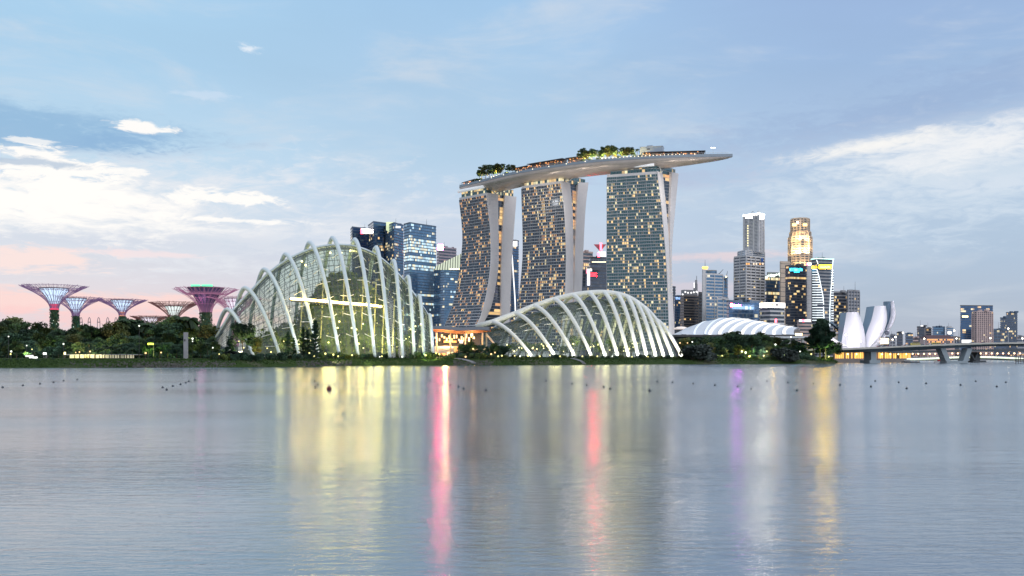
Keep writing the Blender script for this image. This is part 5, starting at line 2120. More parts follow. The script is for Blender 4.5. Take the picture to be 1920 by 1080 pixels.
# ------------------------------------------------------------------ timber-roofed pavilion between the domes
def pavilion():
    D = 500
    root = thing('terrace_pavilion', 'wavy brown timber-roofed pavilion with a lit terrace between the two greenhouses', 'pavilion', (*XD(862, D), GZ))
    rows_t, rows_b = [], []
    for k in range(31):
        u = k / 30
        px = 802 + 119 * u
        w = math.sin(u * 9.5) * 0.5 + math.sin(u * 4 + 1) * .4
        e = math.sin(math.pi * min(1, max(0, u))) ** .35
        zt = ZD(615.5, D) + w * .5
        zb = zt - 1.0 - 1.8 * e
        x0, y0 = XD(px, D - 10 * e)
        x1, y1 = XD(px, D + 16 * e)
        rows_t.append([Vector((x0, y0, zt - 1.2)), Vector((x0, (y0 + y1) / 2, zt + .8)), Vector((x1, y1, zt))])
        rows_b.append([Vector((x0, y0 + 1, zt - 1.6)), Vector((x0, (y0 + y1) / 2 - 4, zb)), Vector((x1, y1 - 1, zb + 1))])
    mb = MB()
    mb.grid(rows_t)
    ro = mb.build('roof', M['steel'], root, True)
    mb = MB()
    mb.grid(rows_b)
    mb.grid([[r_[0] for r_ in rows_t], [r_[0] for r_ in rows_b]])
    mb.build('timber_soffit', M['timber'], ro, True)
    for px, y0, y1 in ((819, 624, 655), (905, 625, 656), (912, 625, 650), (845, 625, 655), (872, 625, 655)):
        mb = MB()
        mb.tube([(*XD(px, D - 6), GZ), (*XD(px, D - 6), ZD(y0, D))], .45, 8)
        mb.build('column', M['pale_timber'], root)
    mb = MB()
    mb.tube([W(913, 628, D - 6), W(937, 657, D - 18)], .5, 8)
    mb.build('raking_strut', M['pale_timber'], root)
    # terrace floor, back wall, counters and hanging lamps
    mb = MB()
    a, b = XD(815, D - 4), XD(905, D - 4)
    mb.prism([(a[0], a[1]), (b[0], b[1]), (b[0], b[1] + 16), (a[0], a[1] + 16)], GZ, ZD(649, D))
    mb.build('terrace', M['light_wall'], root)
    mb = MB()
    a, b = XD(818, D + 10), XD(900, D + 10)
    mb.prism([(a[0], a[1]), (b[0], b[1]), (b[0], b[1] + 1), (a[0], a[1] + 1)], ZD(648.5, D), ZD(624, D))
    mb.build('back_wall', M['dark_wall'], root)
    r_ = random.Random(6)
    for k in range(15):
        px = 824 + k * 4.6
        mb = MB()
        p = W(px, r_.uniform(627, 636), D + r_.uniform(-4, 6))
        mb.tube([p, p - Vector((0, 0, r_.uniform(.8, 2.2)))], r_.uniform(.3, .5), 8)
        mb.build('hanging_lamp', M['glow_hall'], root)
    for a, b, y0, y1, m_ in ((832, 856, 638.5, 642.5, 'glow_orange'), (862, 868, 638.5, 643.5, 'glow_soft'), (826, 850, 651, 652, 'glow_warm'), (852, 862, 650, 664, 'glow_orangesoft'), (826, 836, 662, 666, 'glow_orange'), (838, 850, 660, 666, 'glow_hall'), (870, 876, 624.5, 629, 'glow_soft'), (882, 887, 625, 630, 'glow_soft')):
        sign(root, a, b, y0, y1, D - 5 if y0 > 645 else D + 6, m_, 'lit_counter')
    lamp('soffit_light', W(835, 640, D - 6), 7000, (1, .55, .22), 1.0, root)
    lamp('soffit_light', W(885, 640, D - 6), 6000, (1, .55, .22), 1.0, root)
    lamp('soffit_light', W(810, 635, D - 8), 4000, (1, .55, .22), 1.0, root)


M['timber'] = mat('brown_timber', (.30, .13, .06), .6, 0, .2, .6)
M['pale_timber'] = mat('pale_timber', (.62, .50, .36), .6, 0, .1, .6)
pavilion()

# ------------------------------------------------------------------ bridges
def bridge():
    pts = [(1500, 655, 661.5), (1583, 653.2, 661), (1719, 647, 657), (1828, 643, 650.5), (1920, 641.5, 648), (2100, 640, 647)]
    D = 560.0
    root = thing('road_bridge', 'long grey concrete road bridge crossing the channel on V-shaped piers', 'bridge', (*XD(1760, D), 0))
    top = [W(px, a, D) for px, a, b in pts]
    bot = [W(px, b, D) for px, a, b in pts]
    tp = [crom(top, k / 8) for k in range(5 * 8 + 1)]
    bp = [crom(bot, k / 8) for k in range(5 * 8 + 1)]
    Wd = 24.0
    mb = MB()
    mb.grid([[t - Vector((0, 0, .9)), t - Vector((0, 0, .9)) + Vector((0, Wd, 0)), b + Vector((0, Wd - 5, 0)), b + Vector((0, 5, 0)), t.lerp(b, .35) + Vector((0, .6, 0))] for t, b in zip(tp, bp)], closed=True)
    mb.build('deck', M['bridge'], root)
    for off in (0, Wd - .4):
        mb = MB()
        mb.grid([[t + Vector((0, off, 0)), t + Vector((0, off + .4, 0)), t + Vector((0, off + .4, -.95)), t + Vector((0, off, -.95))] for t in tp], closed=True)
        mb.build('parapet', M['bridge_pale'], root)
    mb = MB()
    mb.grid([[t + Vector((0, .5, -.85)), t + Vector((0, Wd - .5, -.85))] for t in tp])
    mb.build('roadway', M['grey_wall'], root)
    # V pier
    def pier(px0, px1, ty, by, tx0, tx1, Dp, d2):
        mb = MB()
        for (a, b) in ((px0, tx0), (px1, tx1)):
            p, q = W(a, by, Dp), W(b, ty, Dp)
            w = 1.45
            mb._hex([p + Vector((-w, 0, 0)), p + Vector((w, 0, 0)), p + Vector((w, d2, 0)), p + Vector((-w, d2, 0)),
                     q + Vector((-w, 0, 0)), q + Vector((w, 0, 0)), q + Vector((w, d2, 0)), q + Vector((-w, d2, 0))])
        p, q = W(px0 - 4, by + 1, Dp - 1), W(px1 + 4, by + 1, Dp - 1)
        mb.prism([(p.x, p.y), (q.x, q.y), (q.x, q.y + d2 + 2), (p.x, p.y + d2 + 2)], -1.2, ZD(by - 2.2, Dp))
        mb.build('pier', M['bridge'], root)
    pier(1779, 1810, 653, 679, 1768.5, 1819, D + 3, 7)
    for px in (1638.5,):
        mb = MB()
        p = W(px, 675, D + 4)
        mb.prism([(p.x - 1.6, p.y), (p.x + 1.6, p.y), (p.x + 1.6, p.y + 12), (p.x - 1.6, p.y + 12)], -1, ZD(660, D))
        mb.prism([(p.x - 3.2, p.y - 2), (p.x + 3.2, p.y - 2), (p.x + 3.2, p.y + 14), (p.x - 3.2, p.y + 14)], -1, ZD(675.5, D))
        mb.build('pier', M['bridge'], root)
    # twin bridge behind
    r2 = thing('road_bridge', 'lower dark twin of the road bridge, running behind it on slender piers', 'bridge', (*XD(1760, 640), 0))
    D2_ = 640.0
    pts2 = [(1560, 661, 664.5), (1700, 658, 662), (1830, 655.5, 659.5), (2050, 653.5, 657.5)]
    t2 = [crom([W(px, a, D2_) for px, a, b in pts2], k / 6) for k in range(19)]
    b2 = [crom([W(px, b, D2_) for px, a, b in pts2], k / 6) for k in range(19)]
    mb = MB()
    mb.grid([[t, t + Vector((0, 20, 0)), b + Vector((0, 20, 0)), b] for t, b in zip(t2, b2)], closed=True)
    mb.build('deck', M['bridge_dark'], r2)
    for px in (1662, 1686, 1834):
        mb = MB()
        p = W(px, 675, D2_ + 5)
        mb.prism([(p.x - 1.3, p.y), (p.x + 1.3, p.y), (p.x + 1.3, p.y + 9), (p.x - 1.3, p.y + 9)], -1, ZD(660, D2_))
        mb.prism([(p.x - 4.5, p.y - 2), (p.x + 4.5, p.y - 2), (p.x + 4.5, p.y + 11), (p.x - 4.5, p.y + 11)], -1, ZD(676, D2_))
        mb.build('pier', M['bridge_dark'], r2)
    mb = MB()
    for s in (-1, 1):
        mb.tube([W(1828, 676, D2_ + 3), W(1828 + s * 7 - 2, 661, D2_ + 3)], .6, 6)
    mb.build('pier_struts', M['bridge_dark'], r2)
    # far lit bridge with greenish white edge
    r3 = thing('footbridge', 'far low footbridge with a pale green-white glowing edge seen under the road bridge', 'footbridge', (*XD(1800, 900), 0))
    cv = [W(1640, 671, 900), (W(1690, 673.3, 900)), W(1740, 672.5, 900), W(1800, 670, 900), W(1860, 670, 900), W(1935, 673.5, 900)]
    mb = MB()
    mb.tube([crom(cv, k / 5) for k in range(26)], 0.8, 6)
    mb.build('glowing_edge', mat_glow('green_white_edge', (.85, 1.0, .72), 1.1), r3)
    mb = MB()
    mb.tube([crom(cv, k / 5) + Vector((0, 4, -1.2)) for k in range(26)], 1.0, 6)
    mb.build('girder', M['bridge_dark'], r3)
    mb = MB()
    for k in range(60):
        p = crom(cv, k / 12) if k < 60 else None
        mb.beam(p + Vector((0, 3, 0)), p + Vector((0, 3, 3.4)), .16)
    mb.tube([crom(cv, k / 5) + Vector((0, 3, 3.4)) for k in range(26)], .2, 4)
    mb.build('railing', mat('brick_railing', (.30, .12, .08), .7, 0, .2, .5), r3)
    for k in range(22):
        px = 1690 + k * 10.6
        p = W(px, 663.5 - (0.8 if px > 1780 else 0), 896)
        c = thing('globe_lamp', 'warm globe lamp on the far footbridge, %s from the petal building' % ordinal(k + 1), 'street lamp', (p.x, p.y, 2.0), 'globe lamps on the far footbridge')
        mb = MB()
        mb.beam((p.x, p.y, 1.5), p, .12)
        mb.build('post', M['steel'], c)
        mb = MB()
        mb.sphere(p, .75, 8, 6)
        mb.build('globe', M['glow_globe'], c)
    # golden lit colonnade on the bank below the bridge
    r4 = thing('lit_colonnade', 'golden lit colonnade along the water under the bridge', 'colonnade', (*XD(1605, 600), 2))
    mb = MB()
    a, b = XD(1563, 604), XD(1700, 640)
    mb.prism([(a[0], a[1]), (b[0], b[1]), (b[0], b[1] + 3), (a[0], a[1] + 3)], -1, 2.6)
    mb.build('quay_wall', M['brown_wall'], r4)
    a, b = Vector((*XD(1564, 610), 0)), Vector((*XD(1706, 650), 0))
    r_ = random.Random(8)
    for k in range(46):
        u = k / 45
        p = a.lerp(b, u)
        h = r_.uniform(3.4, 4.4)
        mb = MB()
        mb.box((p.x, p.y, 2.6 + h / 2), (.42 if k % 3 else .7, .4, h))
        mb.build('lit_post', M['glow_goldpost'] if r_.random() < .75 else M['brown_wall'], r4)
    mb = MB()
    mb.prism([(a.x, a.y + 1.5), (b.x, b.y + 1.5), (b.x, b.y + 2), (a.x, a.y + 2)], 2.6, 6.4)
    mb.build('back_screen', mat('amber_screen', (.45, .25, .08), .7, 0, .3, .3, emit=(1, .45, .1), strength=.22), r4)
    mb = MB()
    mb.prism([(a.x, a.y - .5), (b.x, b.y - .5), (b.x, b.y + 3), (a.x, a.y + 3)], 6.6, 7.0)
    mb.build('roof', M['steel'], r4)
    for k in range(9):
        p = a.lerp(b, (k + .5) / 9)
        mb = MB()
        mb.sphere((p.x, p.y - .8, 5.4), .5, 8, 5)
        mb.build('bulb', M['glow_warm'], r4)
    return root, tp


M['bridge'] = mat('bridge_concrete', (.36, .44, .50), .7, 0, .1, .12)
M['bridge_pale'] = mat('parapet_concrete', (.62, .62, .58), .7, 0, .08, .2)
M['bridge_dark'] = mat('concrete_shade_tone', (.10, .12, .14), .8, 0, .12, .2)  # shade of the rear bridge put into the concrete colour
M['glow_globe'] = mat_glow('globe_light', (1.0, .62, .34), 4.0)
M['glow_goldpost'] = mat_glow('gold_post_light', (1.0, .58, .14), 1.4, False)
BR, BTOP = bridge()


def deck_z(px, D=560.0):
    best = min(BTOP, key=lambda t: abs(960 + F * t.x / t.y - px))
    return best.z - .85


def street_lamp(label, px, py, D, zb, group, m_='glow_street', arm=0.0, r_=.42):
    p = W(px, py, D)
    c = thing('street_lamp', label, 'street lamp', (p.x, p.y, zb), group)
    mb = MB()
    mb.tube([(p.x, p.y, zb), (p.x, p.y, p.z)], [.16, .09], 6)
    mb.build('pole', M['light_wall'], c)
    mb = MB()
    mb.sphere((p.x, p.y, p.z), r_, 10, 6)
    mb.build('lantern', M[m_], c)
    return c


M['glow_street'] = mat_glow('street_lantern', (1.0, .86, .66), 9.0)
bl = [(1586, 628), (1614, 640), (1673.5, 637), (1679, 632), (1693, 624), (1733, 635), (1789, 620), (1793.5, 634.5), (1857, 634), (1890.5, 616), (1917, 634.5)]
for k, (px, py) in enumerate(bl):
    near = py < 630
    street_lamp('%s street lamp on the road bridge, %s along from the petal museum' % ('tall' if near else 'short', ordinal(k + 1)), px, py, 566 if near else 580, deck_z(px), 'street lamps on the road bridge')

# vehicles on the bridge: one car and one bus, then copies
def make_car(paint):
    root = thing('car', '', 'car')
    mb = MB()
    L, w = 4.3, 1.75
    prof = [(-L / 2, .35), (-L / 2, .8), (-L / 2 + .7, .95), (-1.0, 1.45), (.9, 1.45), (1.5, .95), (L / 2 - .1, .8), (L / 2, .35)]
    rows = [[(x, y, z) for x, z in prof] for y in (-w / 2, w / 2)]
    mb.grid(rows, closed=True)
    mb.face(rows[0])
    mb.face(rows[1])
    mb.build('body', paint, root)
    mb = MB()
    for y in (-w / 2 - .01, w / 2 + .01):
        mb.face([(-1.25, y, .98), (1.3, y, .98), (.8, y, 1.38), (-.95, y, 1.38)])
    mb.build('side_window', M['glass_dark'], root)
    for x in (-1.35, 1.35):
        for y in (-w / 2, w / 2):
            mb = MB()
            mb.tube([(x, y - .1, .33), (x, y + .1, .33)], .33, 12)
            mb.build('wheel', M['dark_wall'], root)
    for x, m_ in ((-L / 2 - .03, 'glow_red'), (L / 2 + .03, 'glow_white')):
        for y in (-.6, .6):
            mb = MB()
            mb.box((x, y, .68), (.12, .34, .2))
            mb.build('headlight' if m_ == 'glow_white' else 'tail_light', M[m_], root)
    return root


def make_van(paint):
    root = thing('van', '', 'van')
    mb = MB()
    mb.box((0, 0, 1.25), (4.9, 1.9, 1.7))
    mb.box((0, 0, 2.15), (4.4, 1.7, .12))
    mb.box((2.75, 0, .8), (.8, 1.85, .8))
    mb.build('body', paint, root)
    mb = MB()
    for y in (-.96, .96):
        for k in range(4):
            mb.box((-1.8 + k * 1.2, y, 1.6), (1.05, .04, .6))
    mb.build('side_window', M['glass_dark'], root)
    for x in (-1.6, 1.9):
        for y in (-.9, .9):
            mb = MB()
            mb.tube([(x, y - .12, .36), (x, y + .12, .36)], .36, 12)
            mb.build('wheel', M['dark_wall'], root)
    return root


def dup(o, loc, rz=0.0, sc=(1, 1, 1), label=None, group=None):
    r_ = o.copy()
    COL.objects.link(r_)
    r_.location = loc
    r_.rotation_euler = (0, 0, rz)
    r_.scale = sc
    if label:
        r_['label'] = label
    if group:
        r_['group'] = group
    for ch in o.children:
        c = ch.copy()
        COL.objects.link(c)
        c.parent = r_
        for g in ch.children:
            d = g.copy()
            COL.objects.link(d)
            d.parent = c
    return r_


cars = {'red': make_car(mat('red_car_paint', (.35, .03, .03), .3, 0, 0)), 'silver': make_car(mat('silver_car_paint', (.45, .46, .48), .3, .3, 0)), 'dark blue': make_car(mat('blue_car_paint', (.03, .05, .14), .3, 0, 0))}
used = set()
seq = [(1648, 'red'), (1656, 'silver'), (1667, 'red'), (1676, 'silver'), (1685, 'dark blue'), (1699, 'red'), (1704, 'silver'), (1728, 'dark blue'), (1738, 'red'), (1747, 'silver'), (1768, 'red'), (1776, 'silver'), (1798, 'dark blue'), (1822, 'silver'), (1842, 'red'), (1870, 'dark blue'), (1885, 'silver')]
cnt = {}
for px, kind in seq:
    cnt[kind] = cnt.get(kind, 0) + 1
    Dv = 571 + (px % 3) * 3.5
    x, y = XD(px, Dv)
    z = deck_z(px) + .02
    lab = '%s car driving on the road bridge, %s of its colour from the petal museum' % (kind, ordinal(cnt[kind]))
    rz = 0 if px % 2 else math.pi
    if kind not in used:
        used.add(kind)
        c = cars[kind]
        c.location, c.rotation_euler = (x, y, z), (0, 0, rz)
        c['label'], c['group'] = lab, 'cars on the road bridge'
    else:
        dup(cars[kind], (x, y, z), rz, label=lab, group='cars on the road bridge')
bus = make_van(mat('yellow_van_paint', (.75, .62, .14), .4, 0, .05))
x, y = XD(1716, 569)
bus.location = (x, y, deck_z(1716) + .02)
bus['label'], bus['group'] = 'yellow van on the road bridge, nearer the petal museum of the two vans', 'vans on the road bridge'
x, y = XD(1755, 574)
dup(bus, (x, y, deck_z(1755) + .02), 0, label='yellow van on the road bridge, farther from the petal museum of the two vans', group='vans on the road bridge')

# small things on the water
c = thing('work_boat', 'small dark flat work boat moored beside the quay under the bridge', 'boat', (*XD(1706, 600), 0))
x, y = XD(1707, 600)
mb = MB()
mb.prism([(x - 5, y - 1.5), (x + 4, y - 1.5), (x + 6, y), (x + 4, y + 1.5), (x - 5, y + 1.5)], -.3, .8)
mb.build('hull', M['dark_wall'], c)
mb = MB()
mb.box((x - 2, y, 1.4), (3, 2, 1.2))
mb.build('cabin', M['light_wall'], c)
c = thing('red_barge', 'small red box-shaped barge floating just before the V pier', 'barge', (*XD(1766, 610), 0))
x, y = XD(1766, 610)
mb = MB()
mb.prism([(x - 2.2, y - 1.5), (x + 2.2, y - 1.5), (x + 2.2, y + 1.5), (x - 2.2, y + 1.5)], .9, 2.2)
mb.build('cargo_box', mat('red_barge_paint', (.5, .05, .05), .5, 0, .1), c)
mb = MB()
mb.prism([(x - 4.5, y - 1.8), (x + 2.8, y - 1.8), (x + 3.4, y), (x + 2.8, y + 1.8), (x - 4.5, y + 1.8)], -.3, .88)
mb.build('hull', M['light_wall'], c)
c = thing('jetty', 'dark timber jetty posts with rails at the far edge of the channel', 'jetty', (*XD(1915, 540), 0))
mb = MB()
for k in range(7):
    x, y = XD(1905 + k * 4.5, 540)
    mb.tube([(x, y, -1), (x, y, ZD(666 + (k % 2) * 2, 540))], .22, 6)
mb.build('posts', M['steel'], c)
mb = MB()
a, b = W(1903, 674, 540), W(1938, 674, 540)
mb.beam(a, b, .25)
mb.beam(a - Vector((0, 0, 1)), b - Vector((0, 0, 1)), .2)
mb.build('rails', M['steel'], c)

# ------------------------------------------------------------------ buoys
B1 = [(10, 134), (86, 127), (150, 121), (201, 115), (239, 109), (290, 105), (610, 135), (625, 143), (648, 129), (677, 123), (697, 117), (708, 111), (732, 106), (1182, 108), (1179, 113), (1192, 124),
      (1183, 130), (1183, 137), (1614, 109), (1630, 114), (1664, 119), (1689, 125), (1719, 132), (1738, 139), (1822, 145)]
B2_ = [(127, 110), (226, 120), (281, 125), (344, 132), (368, 139), (516, 146), (545, 112), (602, 115), (680, 120), (761, 126), (846, 131), (898, 139), (957, 110), (1035, 115), (1069, 145),
       (1131, 120), (1230, 125), (1346, 131), (1362, 110), (1450, 115), (1480, 138), (1553, 119), (1682, 125), (1739, 111), (1818, 131), (1852, 115)]
bu = sorted([(a / 2, 660 + b / 2) for a, b in B1] + [(960 + a / 2, 660 + b / 2) for a, b in B2_])
buoy = None
M['buoy'] = mat('dark_buoy', (.035, .05, .07), .5, 0, .1)
for k, (px, py) in enumerate(bu):
    D = CH * F / (py - HY)
    x, y = XD(px, D)
    lab = 'small dark round buoy afloat, %s from the left of all the dark buoys' % ordinal(k + 1)
    if buoy is None:
        buoy = thing('buoy', lab, 'buoy', (0, 0, 0), 'dark buoys on the water')
        mb = MB()
        mb.sphere((0, 0, .04), .15, 12, 8)
        mb.build('float', M['buoy'], buoy, True)
        mb = MB()
        mb.tube([(0, 0, .17), (0, 0, .25)], .035, 6)
        mb.build('eye', M['steel'], buoy)
        buoy.location = (x, y, 0)
    else:
        dup(buoy, (x, y, 0), 0, label=lab)
D = CH * F / (731 - HY)
x, y = XD(617, D)
c = thing('marker_buoy', 'larger dark red buoy afloat in front of the steep greenhouse', 'buoy', (x, y, 0))
mb = MB()
mb.sphere((x, y, .14), .3, 14, 9)
mb.build('float', mat('red_buoy', (.16, .03, .03), .5, 0, .2, 3), c, True)
mb = MB()
mb.tube([(x, y, .4), (x, y, .55)], .08, 8)
mb.build('top_mark', M['buoy'], c)
# ------------------------------------------------------------------ tree-shaped garden towers
def supertree(label, px, pyrim, half, pyneck, neckw, D, pyfun, funhalf, ribcol, funm, ring=None, n=44, planted=True, spiky=True, sag=0.0, rimy=0.0):
    x, y = XD(px, D)
    sc = D / F
    zt, zn = ZD(pyrim, D), ZD(pyneck, D)
    zf = ZD(pyfun, D)
    Rr, r0, rf = half * sc, neckw * sc, funhalf * sc
    root = thing('garden_tower', label, 'garden tower', (x, y, 3.0))
    mb = MB()
    mb.tube([(x, y, 3), (x, y, zn * .5), (x, y, zn)], [r0 * .82, r0 * .72, r0 * .66], 16)
    tk = mb.build('trunk', M['moss'], root)
    r_ = random.Random(int(px))
    if planted:
        mb = MB()
        cols = [(.02, .09, .06), (.03, .11, .06), (.015, .07, .05), (.05, .11, .05)]
        for _ in range(1500):
            a = r_.random() * 6.283
            z = r_.uniform(3, zn)
            plant_cards(mb, (x + math.cos(a) * r0 * .85, y + math.sin(a) * r0 * .85, z), (.45, .45, .5), 1, r_, cols, .6)
        mb.build('planting', M['leaf'], tk)
        for _ in range(14):
            a = math.pi + r_.random() * math.pi
            m2 = MB()
            m2.sphere((x + math.cos(a) * r0 * 1.02, y + math.sin(a) * r0 * 1.02, r_.uniform(8, zn)), .18, 6, 4)
            m2.build('fairy_light', M['glow_mint'], tk)
    mb = MB()
    K = 12
    n = int(n * 1.35)
    Rm, ztm = Rr, zt
    for k in range(n):
        a = 2 * math.pi * (k + r_.uniform(-.22, .22)) / n
        Rr, zt = Rm * r_.uniform(.90, 1.03), ztm + r_.uniform(-.55, .35)
        pts = [(x + math.cos(a) * r0 * .92, y + math.sin(a) * r0 * .92, zn - (zn - 3) * (.01 if planted and n < 64 else .7)), (x + math.cos(a) * r0 * .9, y + math.sin(a) * r0 * .9, zn)]
        for j in range(1, K + 1):
            s = j / K
            r = r0 * .9 + (Rr - r0 * .9) * s ** 1.55
            z = zn + (zt - zn) * s ** .80
            tw = 0.10 * s * (1 if k % 2 else -1)
            pts.append((x + math.cos(a + tw) * r, y + math.sin(a + tw) * r, z))
        mb.tube(pts, [.13 * D / 620] * 3 + [.10 * D / 620] * (len(pts) - 3), 4, cap=False)
        if spiky:
            # forked twigs at the rim
            s = .7
            r = r0 * .9 + (Rr - r0 * .9) * s ** 1.55
            z = zn + (zt - zn) * s ** .80
            for d in (-1, 1):
                b = a + d * math.pi / n * 1.2
                mb.beam((x + math.cos(a) * r, y + math.sin(a) * r, z), (x + math.cos(b) * Rr * .93, y + math.sin(b) * Rr * .93, zt - .15), .09)
    Rr, zt = Rm * .97, ztm
    for s in (.25, .5, .75, .97):
        r = r0 * .9 + (Rr - r0 * .9) * s ** 1.55
        z = zn + (zt - zn) * s ** .80
        mb.tube([(x + math.cos(2 * math.pi * j / 36) * r, y + math.sin(2 * math.pi * j / 36) * r, z) for j in range(37)], .12, 4, cap=False)
    mb.build('branch_canopy', ribcol, root)
    # inner funnel membrane, floodlight put into its colour as a glow
    mb = MB()
    prof = []
    for j in range(11):
        s = j / 10
        prof.append((r0 * .6 + (rf - r0 * .6) * s ** 1.35, zn + (zf - zn) * s))
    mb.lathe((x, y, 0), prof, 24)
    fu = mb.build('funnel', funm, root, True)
    mb = MB()
    for k in range(16):
        a = 2 * math.pi * k / 16
        mb.tube([(x + math.cos(a) * (r + .12), y + math.sin(a) * (r + .12), z) for r, z in prof], .12, 4, cap=False)
    mb.tube([(x + math.cos(2 * math.pi * j / 30) * rf, y + math.sin(2 * math.pi * j / 30) * rf, zf) for j in range(31)], .35, 5, cap=False)
    mb.build('funnel_ribs', M['steel'], fu)
    if ring is not None:
        mb = MB()
        mb.lathe((x, y, 0), [(r0 * .95, zn - (zt - zn) * .02), (r0 * .98, zn + (zt - zn) * .18), (r0 * 1.05, zn + (zt - zn) * .30)], 20)
        mb.build('neck_light', ring, root)
    return root, x, y, zt


M['rib_blue'] = mat('violet_blue_ribs', (.14, .09, .17), .5, .2, .15, .3, emit=(.62, .34, .75), strength=.16, sample=False)  # coloured LED wash put into the rib materials as emission
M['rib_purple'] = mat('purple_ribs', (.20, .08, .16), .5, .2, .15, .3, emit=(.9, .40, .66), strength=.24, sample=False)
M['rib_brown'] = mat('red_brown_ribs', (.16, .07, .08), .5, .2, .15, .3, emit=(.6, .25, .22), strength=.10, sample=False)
M['fun_blue'] = mat('funnel_blue_membrane', (.5, .6, .8), .6, 0, .05, .2, emit=(.62, .80, 1.0), strength=1.1)  # floodlight on the membranes stands in as emission
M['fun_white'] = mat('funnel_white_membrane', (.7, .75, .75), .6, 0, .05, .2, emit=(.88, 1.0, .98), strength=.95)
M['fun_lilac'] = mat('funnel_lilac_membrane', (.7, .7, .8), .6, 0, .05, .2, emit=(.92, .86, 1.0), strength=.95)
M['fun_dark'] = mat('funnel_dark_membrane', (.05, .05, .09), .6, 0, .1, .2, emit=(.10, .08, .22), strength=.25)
M['ring_red'] = mat_glow('red_neck_light', (1.0, .05, .12), 1.1)
M['ring_orange'] = mat_glow('orange_neck_light', (1.0, .40, .14), 1.2)
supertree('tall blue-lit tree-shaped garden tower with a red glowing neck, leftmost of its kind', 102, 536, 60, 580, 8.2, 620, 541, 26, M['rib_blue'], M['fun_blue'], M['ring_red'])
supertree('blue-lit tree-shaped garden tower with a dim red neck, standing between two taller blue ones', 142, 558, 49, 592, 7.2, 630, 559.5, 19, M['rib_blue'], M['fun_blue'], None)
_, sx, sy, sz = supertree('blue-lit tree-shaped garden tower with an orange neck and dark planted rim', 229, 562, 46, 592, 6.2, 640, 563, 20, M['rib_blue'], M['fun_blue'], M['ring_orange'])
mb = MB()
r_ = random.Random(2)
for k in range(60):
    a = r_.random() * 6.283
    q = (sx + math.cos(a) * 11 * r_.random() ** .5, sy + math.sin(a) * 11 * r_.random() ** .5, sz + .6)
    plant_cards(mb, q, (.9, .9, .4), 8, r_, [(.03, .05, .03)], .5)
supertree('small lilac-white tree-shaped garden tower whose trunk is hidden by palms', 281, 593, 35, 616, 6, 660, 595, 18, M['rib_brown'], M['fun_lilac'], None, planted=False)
supertree('brown-ribbed tree-shaped garden tower with a white funnel of painted-in floodlight, rising behind the trees', 326, 567, 46, 604, 7.5, 640, 574, 16, M['rib_brown'], M['fun_white'], None, planted=False)
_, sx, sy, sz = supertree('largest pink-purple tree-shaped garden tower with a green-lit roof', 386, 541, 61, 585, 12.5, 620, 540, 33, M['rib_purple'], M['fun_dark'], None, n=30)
bar = [o for o in COL.objects if o.name.startswith('garden_tower')][-1]
mb = MB()
mb.lathe((sx, sy, 0), [(.1, sz - .3), (11, sz - .3), (11, sz + .7), (.1, sz + .7)], 28)
mb.build('roof_terrace', M['steel'], bar)
mb = MB()
for a, b in ((-6.5, -1.5), (.3, 6.5)):
    mb.box((sx + (a + b) / 2, sy - 8, sz + 1.3), (b - a, 3, 1.2))
mb.build('roof_garden', M['glow_green'], bar)
mb = MB()
mb.lathe((sx, sy, 0), [(6.4, ZD(556, 620)), (6.9, ZD(553, 620)), (11.5, ZD(552.5, 620)), (11.8, ZD(550.5, 620))], 28)
mb.build('hoop', M['rib_purple'], bar)
lamp('canopy_light', (sx, sy - 9, ZD(566, 620)), 900, (1.0, .45, .75), 1.5, bar)
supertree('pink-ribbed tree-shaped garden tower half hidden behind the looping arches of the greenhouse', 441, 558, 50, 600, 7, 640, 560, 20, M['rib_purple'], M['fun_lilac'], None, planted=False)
c = thing('skyway', 'thin curved walkway hung between the purple garden towers', 'walkway', W(400, 562, 628))
cv = [W(372, 553, 626), W(392, 557, 612), W(408, 562, 618), W(424, 572, 628)]
mb = MB()
mb.tube([crom(cv, k / 6) for k in range(19)], .5, 5)
mb.build('deck', M['rib_purple'], c)
mb = MB()
mb.tube([crom(cv, k / 6) + Vector((0, 0, 1.3)) for k in range(19)], .1, 4)
mb.build('handrail', M['rib_purple'], c)

# ------------------------------------------------------------------ container cranes far away
crn = None
M['crane_steel'] = mat('faded_crane_paint', (.17, .17, .21), .7, 0, .1)
for k, px in enumerate((152, 167.5, 185, 202, 217.5)):
    D = 2400
    x, y = XD(px, D)
    lab = 'far portal-shaped harbour crane on the horizon, %s of five from the tallest blue garden tower' % ordinal(k + 1)
    if crn is None:
        crn = thing('harbour_crane', lab, 'crane', (0, 0, 0), 'harbour cranes on the horizon')
        w, H = 3.0, ZD(595, D) - 3
        mb = MB()
        for sx_ in (-w, w):
            for sy_ in (0, 14):
                mb.tube([(sx_, sy_, 0), (sx_, sy_, H * .88)], .7, 4)
        mb.build('legs', M['crane_steel'], crn)
        mb = MB()
        for z in (H * .52, H * .66, H * .88):
            mb.beam((-w, 0, z), (w, 0, z), .8)
            mb.beam((-w, 14, z), (w, 14, z), .8)
        mb.build('cross_beams', M['crane_steel'], crn)
        mb = MB()
        mb.tube([(-w, 0, H * .88), (-w * .6, 0, H * .97), (0, 0, H), (w * .6, 0, H * .97), (w, 0, H * .88)], .8, 5)
        mb.tube([(0, 0, H), (0, 40, H * 1.0)], .8, 4)
        mb.build('raised_boom', M['crane_steel'], crn)
        crn.location = (x, y, 3)
        crn.rotation_euler = (0, 0, -math.atan2(x, y))
    else:
        dup(crn, (x, y, 3), -math.atan2(x, y), label=lab)

